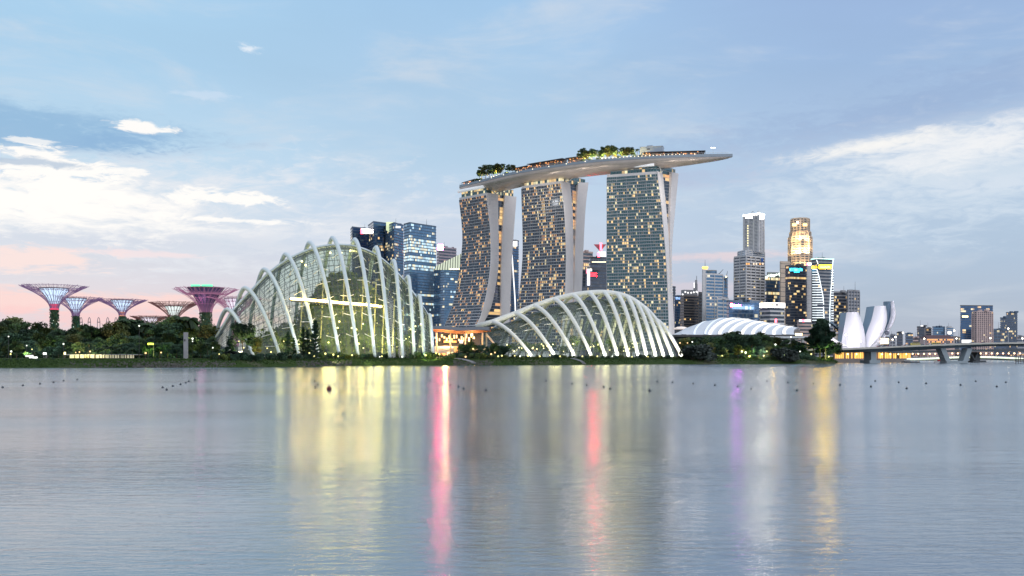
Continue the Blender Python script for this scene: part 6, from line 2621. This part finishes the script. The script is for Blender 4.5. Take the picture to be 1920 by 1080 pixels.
# ------------------------------------------------------------------ trees
GREENS = [(0.0425, 0.09, 0.0375), (0.0575, 0.11, 0.0375), (0.0325, 0.0725, 0.0375), (0.075, 0.11, 0.035), (0.0475, 0.085, 0.045)]
OLIVE = [(0.1125, 0.115, 0.0325), (0.1375, 0.125, 0.035), (0.0875, 0.105, 0.0325), (0.0625, 0.09, 0.0325)]
DARK = [(0.0225, 0.055, 0.0375), (0.03, 0.0675, 0.0425), (0.0375, 0.08, 0.045)]


def proto_broad(seed, H=12.0, Wd=5.2, cols=GREENS, n=24, cards=85, base=.26, size=.52):
    r_ = random.Random(seed)
    root = thing('tree', '', 'tree')
    mb = MB()
    th = H * .42
    bend = r_.uniform(-.4, .4)
    mb.tube([(0, 0, -.6), (bend * .3, 0, th * .5), (bend, 0, th)], [.30, .22, .17], 7)
    tips = []
    for k in range(6):
        a = k * 1.05 + r_.random()
        L = Wd * r_.uniform(.35, .65)
        q = (bend + math.cos(a) * L, math.sin(a) * L, th + H * r_.uniform(.12, .36))
        mb.tube([(bend, 0, th * .9), (bend + math.cos(a) * L * .4, math.sin(a) * L * .4, th + H * .10), q], [.13, .09, .04], 5)
        tips.append(q)
    mb.build('trunk', M['bark'], root)
    mb = MB()
    for k in range(n):
        z = H * r_.uniform(base + .08, .92)
        t = (z / H - base) / (1 - base)
        ww = Wd * (math.sin(math.pi * min(.98, max(.06, t * .85 + .14))) ** .7)
        a = r_.random() * 6.283
        d = ww * r_.random() ** .5 * .75
        c = (bend + math.cos(a) * d, math.sin(a) * d, z)
        rr = Wd * r_.uniform(.15, .36)
        bc = cols[r_.randrange(len(cols))]
        k2 = r_.uniform(.7, 1.35)
        cc = [(bc[0] * k2, bc[1] * k2, bc[2] * k2)]
        plant_cards(mb, c, (rr, rr, rr * .68), cards, r_, cc, size)
        plant_cards(mb, c, (rr * .6, rr * .6, rr * .4), cards // 4, r_, cc, size)
        plant_cards(mb, c, (rr * 1.35, rr * 1.35, rr * .95), cards // 5, r_, cc, size * .8)
    mb.build('crown', M['leaf'], root)
    return root


def proto_conifer(seed, H=14.0, Wd=2.2):
    r_ = random.Random(seed)
    root = thing('conifer', '', 'conifer')
    mb = MB()
    mb.tube([(0, 0, -.6), (0, 0, H * .5), (0, 0, H)], [.22, .14, .03], 6)
    mb.build('trunk', M['bark'], root)
    mb = MB()
    for k in range(60):
        t = r_.random() ** .8
        z = H * (.06 + .94 * t)
        ww = Wd * (1 - t) ** .75 * r_.uniform(.6, 1.1) + .15
        a = r_.random() * 6.283
        bc = DARK[r_.randrange(3)]
        for j in range(5):
            s = (j + .6) / 5
            c = (math.cos(a) * ww * s, math.sin(a) * ww * s, z + s * .35 * ww)
            plant_cards(mb, c, (.28, .28, .2), 9, r_, [bc], .34)
    mb.build('crown', M['leaf'], root)
    return root


def proto_palm(seed, H=10.0):
    r_ = random.Random(seed)
    root = thing('palm', '', 'palm')
    mb = MB()
    b = r_.uniform(-.6, .6)
    mb.tube([(0, 0, -.5), (b * .3, 0, H * .5), (b, 0, H)], [.24, .17, .14], 7)
    mb.build('trunk', M['bark'], root)
    mb = MB()
    for k in range(20):
        a = k * 2.4 + r_.random() * .4
        el = r_.uniform(-.3, 1.1)
        L = r_.uniform(2.4, 3.4)
        pts = []
        for j in range(7):
            s = j / 6
            rr = L * s * math.cos(el * (1 - s * .6))
            z = H + L * (math.sin(el) * s - .75 * s * s)
            pts.append(Vector((b + math.cos(a) * rr, math.sin(a) * rr, z)))
        col = [(.02, .045, .018), (.03, .06, .02), (.014, .03, .014)][k % 3]
        for p, q in zip(pts, pts[1:]):
            side = Vector((-math.sin(a), math.cos(a), 0))
            for sg in (-1, 1):
                w = .55 * sg
                mb.face([p, q, q + side * w * .8 + Vector((0, 0, -.28)), p + side * w + Vector((0, 0, -.28))], 0, (*col, 1))
    mb.build('crown', M['leaf'], root)
    return root


def proto_bush(seed, cols=GREENS, H=2.0, Wd=1.9):
    r_ = random.Random(seed)
    root = thing('bush', '', 'bush')
    mb = MB()
    for k in range(4):
        a = k * 1.6
        mb.tube([(0, 0, -.3), (math.cos(a) * .5, math.sin(a) * .5, H * .6)], [.06, .03], 5)
    mb.build('stem', M['bark'], root)
    mb = MB()
    for k in range(8):
        a = r_.random() * 6.283
        d = Wd * r_.random() ** .5 * .7
        c = (math.cos(a) * d, math.sin(a) * d, H * r_.uniform(.25, .75))
        bc = cols[r_.randrange(len(cols))]
        plant_cards(mb, c, (Wd * .34, Wd * .34, H * .24), 70, r_, [bc], .24)
    mb.build('foliage', M['leaf'], root)
    return root


PROTO = {}


def add(kind, maker, args, H):
    PROTO[kind] = [maker(*args), H, False]


add('broad1', proto_broad, (101,), 12)
add('broad2', proto_broad, (102, 12, 4.6, GREENS, 26), 12)
add('broad3', proto_broad, (103, 12, 5.8, DARK, 24), 12)
add('olive', proto_broad, (104, 12, 5.4, OLIVE, 25), 12)
add('slim', proto_broad, (105, 12, 3.2, DARK, 26, 90, .14), 12)
add('conifer', proto_conifer, (201,), 14)
add('conifer2', proto_conifer, (202, 14, 2.6), 14)
add('palm', proto_palm, (301,), 10 + 1.2)
add('palm2', proto_palm, (302, 10), 10 + 1.2)
add('bush', proto_bush, (401,), 2)
add('bush2', proto_bush, (402, DARK), 2)
add('greybush', proto_bush, (403, [(.035, .05, .05), (.045, .06, .055), (.028, .04, .04)], 2, 1.7), 2)
add('bushlit', proto_bush, (404, [(.10, .13, .03), (.07, .11, .03)], 2), 2)  # lamplight painted into the leaf colours
KINDN = {'broad1': 'leafy green tree', 'broad2': 'dense green tree', 'broad3': 'dark broad-crowned tree', 'olive': 'olive-toned broad tree', 'slim': 'dark narrow tree',
         'conifer': 'slender dark conifer', 'conifer2': 'full dark conifer', 'palm': 'feathery palm', 'palm2': 'feathery palm', 'bush': 'green bush', 'bush2': 'dark bush', 'greybush': 'grey-green bush', 'bushlit': 'yellow-green lamplit bush'}
PLANTS = []


def plant(kind, px, pytop, D, wk=1.0, row='', gz=None, hmin=0.0):
    PLANTS.append((kind, px, pytop, D, wk, row, gz))


def plant_all():
    r_ = random.Random(77)
    rows = {}
    for p in sorted(PLANTS, key=lambda p: p[1]):
        rows.setdefault((p[5], KINDN[p[0]]), []).append(p)
    for (row, kn), ps in rows.items():
        for i, (kind, px, pyt, D, wk, _, gz) in enumerate(ps):
            x, y = XD(px, D)
            z = gz if gz is not None else ground_z(x, y) - .1
            proto, H, done = PROTO[kind]
            k = max(.5, (ZD(pyt, D) - z)) / H
            if len(ps) == 1:
                lab = '%s %s' % (kn, row)
            elif i == len(ps) - 1:
                lab = '%s %s, rightmost' % (kn, row)
            else:
                lab = '%s %s, %s from left' % (kn, row, ordinal(i + 1))
            grp = ('bushes ' if 'bush' in kn else 'trees ') + row
            sc = (k * wk, k * wk, k)
            rz = r_.random() * 6.283
            if not done:
                PROTO[kind][2] = True
                proto.location, proto.rotation_euler, proto.scale = (x, y, z), (0, 0, rz), sc
                proto['label'], proto['group'] = lab, grp
            else:
                dup(proto, (x, y, z), rz, sc, lab, grp)


r_ = random.Random(31)
prof = [(-20, 612), (0, 610), (14, 604), (25, 598), (38, 605), (55, 612), (72, 604), (90, 617), (104, 618), (120, 611), (135, 620), (150, 616), (168, 609), (185, 611), (203, 613), (218, 606), (236, 600), (252, 597),
        (266, 606), (282, 607), (298, 605), (312, 600), (326, 597), (342, 601), (358, 603), (374, 604), (390, 606)]
kinds = ['broad1', 'broad3', 'broad2', 'olive']
for i, (px, py) in enumerate(prof):
    py += r_.uniform(-4, 4)
    plant(kinds[i % 4] if px < 330 else ['olive', 'broad1', 'olive', 'broad2'][i % 4], px, py, r_.uniform(440, 470), 1.05, 'in the tall back row of the park')
for i in range(20):
    px = -10 + i * 21.5 + r_.uniform(-5, 5)
    plant(r_.choice(['broad1', 'olive', 'broad3', 'broad2']), px, 627 + r_.uniform(-6, 7), r_.uniform(405, 425), 1.05, 'in the middle row of the park')
for i in range(22):
    px = -8 + i * 19 + r_.uniform(-5, 5)
    plant(r_.choice(['broad3', 'slim', 'broad2', 'broad3', 'palm']), px, 643 + r_.uniform(-7, 6), r_.uniform(372, 388), 1.0 + .2 * r_.random(), 'in the front row of the park')
for px, py in ((236, 594), (277, 602), (339, 588), (356, 590), (303, 600)):
    plant('palm', px, py, 452, 1.1, 'rising over the back row of the park')
for px, py in ((150, 655), (163, 649), (178, 653), (192, 650), (210, 648), (226, 652), (238, 655), (248, 650)):
    plant('palm2', px, py, 366, 1.3, 'by the lit park shelter')
# around the tall dome
plant('broad3', 456, 601, 396, .82, 'standing before the low end of the steep greenhouse')
plant('olive', 481, 632, 404, .8, 'before the low end of the steep greenhouse')
plant('slim', 432, 640, 392, 1.1, 'before the foot of the steep greenhouse shell')
for px, py, kd in ((540, 622, 'conifer'), (551, 634, 'conifer'), (568.5, 614, 'conifer2'), (577, 619, 'conifer'), (591, 602, 'conifer2')):
    plant(kd, px, py, 398, 1.15, 'standing before the steep greenhouse')
plant('broad2', 402, 640, 380, 1.0, 'at the park end of the steep greenhouse')
plant('greybush', 434, 658, 368, 2.2, 'low and wide on the bank left of the steep greenhouse')
# between the domes
for px, py, kd in ((868, 644, 'broad3'), (884, 641, 'broad2'), (899, 645, 'broad3'), (914, 648, 'slim'), (928, 643, 'broad2'), (942, 647, 'broad3'), (884, 634, 'conifer')):
    plant(kd, px, py, 452, .95, 'between the two greenhouses')
# right of the wide dome
for i, (px, py, kd) in enumerate([(1284, 634, 'olive'), (1298, 632, 'broad1'), (1313, 630, 'broad3'), (1328, 629, 'broad2'), (1344, 628, 'broad3'), (1360, 625, 'broad2'), (1376, 624, 'broad3'), (1392, 627, 'broad1'), (1407, 624, 'broad3'),
                                  (1424, 623, 'broad2'), (1440, 628, 'broad1'), (1456, 632, 'olive'), (1472, 636, 'broad1'), (1488, 638, 'broad2'), (1502, 640, 'broad3')]):
    plant(kd, px, py, r_.uniform(545, 570), 1.15, 'in the row before the striped hall')
for px, py in ((1368, 620), (1378, 618)):
    plant('palm', px, py, 560, 1.0, 'sticking out of the row before the striped hall')
for i, (px, py) in enumerate([(1290, 645), (1330, 643), (1350, 646), (1366, 645), (1384, 647), (1402, 646), (1421, 648), (1440, 650), (1460, 648), (1480, 650)]):
    plant(['broad3', 'olive', 'broad1'][i % 3], px, py, r_.uniform(515, 530), 1.1, 'low beside the path before the striped hall')
plant('slim', 1537, 594, 545, 1.05, 'tall at the water near the bridge end')
plant('slim', 1548, 604, 540, 1.05, 'merged with the tall tree near the bridge end')
plant('slim', 1526, 612, 541, 1.0, 'leaning out from the tall tree near the bridge end')
plant('broad3', 1563, 638, 548, 1.0, 'at the very end of the bank under the bridge')
plant('broad3', 1543, 640, 545, 1.2, 'filling the foot of the tall tree near the bridge end')
for px, py, w in ((1313, 645, 1.25), (1299, 650, 1.3), (1468, 651, 1.1), (1478, 655, 1.2)):
    plant('greybush', px, py, 496 if px < 1400 else 516, w, 'rounded on the bank before the striped hall')
# bushes along the bank
for i in range(44):
    px = 392 + i * 10 + r_.uniform(-4, 4)
    D = shore_y((px - 960) / F * 395) + r_.uniform(17, 26)
    plant(r_.choice(['bush', 'bush2', 'bush2', 'bushlit']), px, 662 + r_.uniform(-5, 3), D, r_.uniform(.7, 1.1), 'at the foot of the steep greenhouse')
for i in range(40):
    px = 845 + i * 11 + r_.uniform(-4, 4)
    D = shore_y((px - 960) / F * 450) + r_.uniform(18, 26)
    plant(r_.choice(['bush', 'bush2', 'bushlit', 'bush2']), px, 666 + r_.uniform(-3, 2.5) - (6 if px < 945 else 0), D, r_.uniform(.8, 1.2), 'at the foot of the wide greenhouse')
for i in range(26):
    px = 1284 + i * 11 + r_.uniform(-4, 4)
    D = shore_y((px - 960) / F * 510) + r_.uniform(15, 24)
    plant(r_.choice(['bush', 'bush2', 'bushlit']), px, 668 + r_.uniform(-3, 2), D, r_.uniform(.9, 1.4), 'on the bank before the striped hall')
for i in range(34):
    px = -4 + i * 12 + r_.uniform(-4, 4)
    D = shore_y((px - 960) / F * 335) + r_.uniform(13, 20)
    plant(r_.choice(['bush', 'bush2', 'bush2']), px, 672.5 + r_.uniform(-2, 2), D, r_.uniform(.8, 1.3), 'on the bank below the park')
# on the roof deck
for i, (px, py) in enumerate([(903, 312), (910, 309), (918, 307), (926, 308), (934, 307), (943, 306), (952, 308), (962, 309), (899, 318), (922, 312), (938, 312)]):
    q, _, _ = sky_at(px, 5 + (i % 3) * 2)
    plant(['broad1', 'olive', 'palm'][i % 3], px, py, q.y, 1.0, 'in the smaller clump on the roof deck', q.z)
for i, (px, py) in enumerate([(1091, 277), (1099, 282), (1110, 279), (1118, 280), (1131, 275), (1139, 273), (1148, 273), (1156, 276), (1167, 275), (1176, 276), (1184, 276), (1195, 278), (1125, 281), (1152, 280), (1172, 281)]):
    q, _, _ = sky_at(px, 5 + (i % 3) * 2)
    plant(['broad1', 'olive', 'broad2', 'palm'][i % 4], px, py, q.y, 1.0, 'in the larger clump on the roof deck', q.z)
for i, px in enumerate([890, 896, 901, 950, 968, 1095, 1104, 1122, 1160, 1190, 1200]):
    q, _, _ = sky_at(px, 3)
    plant('bush', px, 668 - F * (q.z + 3.2 - CH) / q.y, q.y, 1.0, 'along the railing of the roof deck', q.z)
# low undergrowth closing the view between the trunks
r_ = random.Random(55)
mb = MB()
for (a, b, D, z1) in ((-30, 425, 398, 3.2), (-30, 425, 430, 5.0), (-30, 425, 480, 7.0), (850, 945, 462, 3.0), (1278, 1530, 535, 3.5), (1278, 1520, 580, 6.0)):
    n = int((b - a) * 11)
    for _ in range(n):
        px = r_.uniform(a, b)
        x, y = XD(px, D + r_.uniform(-6, 6))
        h = z1 * (.65 + .5 * mnoise.noise(Vector((px * .05, D, 0))))
        bc = (GREENS + DARK + DARK)[r_.randrange(11)]
        plant_cards(mb, (x, y, ground_z(x, y) + h * r_.random()), (.9, .9, .7), 4, r_, [bc], .6)
o = mb.build('undergrowth', M['leaf'])
tag(o, 'dense dark undergrowth filling the space under and behind the waterside trees', 'undergrowth', kind='stuff')
plant_all()
for k, (pr, H, done) in PROTO.items():
    if not done:
        for ch in list(pr.children):
            bpy.data.objects.remove(ch, do_unlink=True)
        bpy.data.objects.remove(pr, do_unlink=True)

# ------------------------------------------------------------------ park structures and lamps
c = thing('park_shelter', 'long low glass-fronted shelter glowing yellow behind the park trees', 'shelter', (*XD(190, 388), 3))
x0, y0 = XD(130, 384)
x1, y1 = XD(252, 388)
mb = MB()
mb.prism([(x0 - 1, y0 - 1), (x1 + 1, y1 - 1), (x1 + 1, y1 + 7), (x0 - 1, y0 + 7)], ZD(665.5, 386), ZD(664.5, 386))
mb.build('roof', M['light_wall'], c)
mb = MB()
mb.prism([(x0, y0 + 5), (x1, y1 + 5), (x1, y1 + 6), (x0, y0 + 6)], 2.2, ZD(665.5, 386))
mb.build('back_wall', M['beige_wall'], c)
for k in range(13):
    u = (k + .5) / 13
    mb = MB()
    xa = x0 + (x1 - x0) * (k + .06) / 13
    xb = x0 + (x1 - x0) * (k + .94) / 13
    ya = y0 + (y1 - y0) * u
    mb.face([(xa, ya, 2.4), (xb, ya, 2.4), (xb, ya, ZD(665.8, 386)), (xa, ya, ZD(665.8, 386))])
    e = .9 if k < 3 else r_.uniform(.12, .6)
    mb.build('lit_pane', mat_glow('shelter_glow', (1.0, .88, .42 if k < 4 else .6), e, False), c)
for k in range(14):
    mb = MB()
    xx = x0 + (x1 - x0) * k / 13
    yy = y0 + (y1 - y0) * k / 13
    mb.box((xx, yy, (2.2 + ZD(665.5, 386)) / 2), (.16, .2, ZD(665.5, 386) - 2.2))
    mb.build('post', M['steel'], c)
c = thing('concrete_shaft', 'plain pale grey concrete shaft rising from the park trees', 'shaft', (*XD(347, 400), 3))
x, y = XD(347, 372)
mb = MB()
mb.prism([(x - .62, y), (x + .62, y + .1), (x + .55, y + 2), (x - .7, y + 1.9)], 3, ZD(623, 372))
mb.build('shaft', M['grey_wall'], c)
mb = MB()
mb.box((x - .1, y - .03, ZD(638, 372)), (.5, .1, .8))
mb.build('louvre', M['steel'], c)
for lab, a, b, y0_, y1_, m_, D in (('bright white lit signboard low behind the park trees', 48, 62, 666, 669, 'glow_soft', 377), ('wide white lit kiosk front beside the signboard in the park', 55, 70, 669, 672.5, 'glow_soft', 375),
                                   ('small white screen among the park trees', 81, 87, 661, 665, 'glow_soft', 377), ('narrow yellow lit panel among the park trees', 120, 123, 660, 665, 'glow_yellow', 377),
                                   ('yellow-green lit canopy over a stall in the park', 277, 288, 643, 646.5, 'glow_lime', 376), ('white lit van-sized kiosk near the greenhouse foot', 447, 455, 659, 665, 'glow_soft', 392)):
    p, q = W(a, y1_, D), W(b, y0_, D)
    cc = thing('signboard', lab, 'signboard', (p.x, p.y, 2.5))
    mb = MB()
    mb.box(((p.x + q.x) / 2, D, (p.z + q.z) / 2), (q.x - p.x, .3, q.z - p.z))
    mb.build('panel', M[m_] if m_ in M else mat_glow('lime_light', (.72, .95, .12), 1.2), cc)
    mb = MB()
    for xx in (p.x + .1, q.x - .1):
        mb.box((xx, D + .3, (2.2 + q.z) / 2), (.12, .12, q.z - 2.2))
    mb.build('support', M['steel'], cc)
c = thing('garden_wall', 'low red-brown wall on the bank before the steep greenhouse', 'wall', (*XD(495, 386), 2.6))
mb = MB()
a, b = XD(458, 380), XD(520, 392)
mb.prism([(a[0], a[1]), (b[0], b[1]), (b[0], b[1] + .5), (a[0], a[1] + .5)], 2.2, 3.9)
mb.build('brickwork', mat('red_brown_brick', (.26, .13, .10), .8, 0, .2, .8), c)
mb = MB()
mb.prism([(a[0] - .1, a[1] - .1), (b[0] + .1, b[1] - .1), (b[0] + .1, b[1] + .6), (a[0] - .1, a[1] + .6)], 3.9, 4.05)
mb.build('coping', M['light_wall'], c)

LAMPS = [(16, 631, 'w'), (21, 659, 'w'), (20, 664, 'y'), (50, 648, 'w'), (60, 655, 'y'), (119, 645, 'w'), (142, 661, 'o'), (149, 660, 'o'), (169, 659, 'o'), (261, 611, 'w'), (273, 662, 'o'), (302, 661, 'o'), (361, 640, 'w'), (361, 635, 'w'),
         (399, 652, 'w'), (411, 664, 'y'), (448, 640, 'y'), (457, 652, 'y'), (501, 653, 'y'), (508, 660, 'y'), (532, 640, 'y'), (580, 662, 'y'), (589, 668, 'y'), (610, 663, 'y'), (625, 665, 'y'), (634, 668, 'y'), (660, 666, 'y'), (712, 669, 'w'), (716, 668, 'y'), (754, 669, 'w'), (798, 666, 'y'),
         (818, 662, 'y'), (824, 664, 'y'), (887, 654, 'o'), (873, 669, 'o'), (921, 664, 'o'), (928, 661, 'o'), (934, 668, 'y'), (941, 667, 'y'), (965, 667, 'y'), (975, 668, 'w'), (990, 667, 'y'), (1012, 668, 'y'), (1031, 666, 'y'), (1050, 668, 'y'), (1073, 667, 'w'), (1092, 668, 'y'), (1120, 668, 'y'), (1148, 668, 'w'), (1185, 669, 'y'), (1215, 669, 'y'),
         (1275, 643, 'o'), (1289, 643, 'o'), (1298, 641, 'w'), (1391, 659, 'w'), (1398, 661, 'w'), (1421, 658, 'w'), (1431, 657, 'w'), (1438, 659, 'y'), (1446, 660, 'y'), (1454, 646, 'w'), (1458, 658, 'w'), (1461, 658, 'w'), (1483, 632, 'w'), (1500, 659, 'w'), (1354, 667, 'y'), (1405, 668, 'o'), (1472, 669, 'o'), (1521, 664, 'y'), (1547, 662, 'w'), (1554, 669, 'y'), (1432, 667, 'o'), (1462, 667, 'o')]
LM = {'w': 'glow_lampw', 'y': 'glow_lampy', 'o': 'glow_lampo'}
M['glow_lampw'] = mat_glow('white_park_lamp', (.95, 1.0, .82), 2.0)
M['glow_lampy'] = mat_glow('yellow_park_lamp', (1.0, .88, .30), 1.8)
M['glow_lampo'] = mat_glow('orange_park_lamp', (1.0, .60, .26), 1.8)
COLN = {'w': 'white', 'y': 'yellow', 'o': 'orange'}
cn = {}
tot = {}
for l_ in LAMPS:
    tot[l_[2]] = tot.get(l_[2], 0) + 1
for px, py, k in sorted(LAMPS):
    cn[k] = cn.get(k, 0) + 1
    D = 330 + max(0, px - 200) * .15
    for _ in range(3):
        D = shore_y((px - 960) / F * D) + (15 if py > 655 else 24)
    if 380 < px < 840 and py < 655:
        D = min(D, 405)
    x, y = XD(px, D)
    street = thing('park_lamp', '%s glowing park lamp by the water, %s of the %d %s ones from the left' % (COLN[k], ordinal(cn[k]), tot[k], COLN[k]), 'park lamp', (x, y, ground_z(x, y)), 'park lamps along the bank')
    z = ZD(py, D)
    gz = ground_z(x, y)
    mb = MB()
    mb.tube([(x, y, gz - .2), (x, y, max(gz + .05, z - .1))], .06, 6)
    mb.build('post', M['steel'], street)
    mb = MB()
    mb.sphere((x, y, z), r_.uniform(.24, .42) * D / 420, 8, 6)
    mb.build('globe', M[LM[k]], street)
for px, py, D, e, col in [(140, 668, 376, 1500, (1, .85, .4)), (165, 668, 378, 1200, (1, .85, .4)), (60, 669, 368, 1600, (1, 1, 1)), (283, 650, 372, 1300, (.8, 1, .2)), (455, 655, 388, 1600, (1, .85, .35)), (505, 660, 388, 1800, (.95, .95, .3)), (630, 666, 398, 1500, (1, .95, .4)),
                          (800, 666, 420, 1500, (.85, 1, .3)), (820, 664, 425, 1500, (1, .85, .2)), (690, 668, 405, 900, (1, .95, .5)), (1405, 666, 515, 2500, (.9, 1, .3)), (1432, 662, 516, 2500, (1, .95, .7)), (1470, 664, 517, 1800, (1, .8, .35)), (1553, 668, 535, 1200, (.8, 1, .3)),
                          (360, 640, 408, 2200, (1, .85, .3)), (375, 632, 425, 2600, (1, .8, .3)), (50, 640, 392, 2200, (.9, .9, .4)), (110, 640, 398, 1800, (.9, .9, .4)), (200, 630, 410, 1500, (1, .85, .4)), (320, 625, 420, 1500, (1, .85, .4)), (1355, 660, 525, 1500, (1, .7, .3))]:
    q = W(px, py, D)
    spot('garden_uplight', (q.x, q.y - 1.5, min(q.z, ground_z(q.x, q.y) + 1.2)), (q.x, q.y + 7, ground_z(q.x, q.y) + 7), e * 6, col, 95, .5)
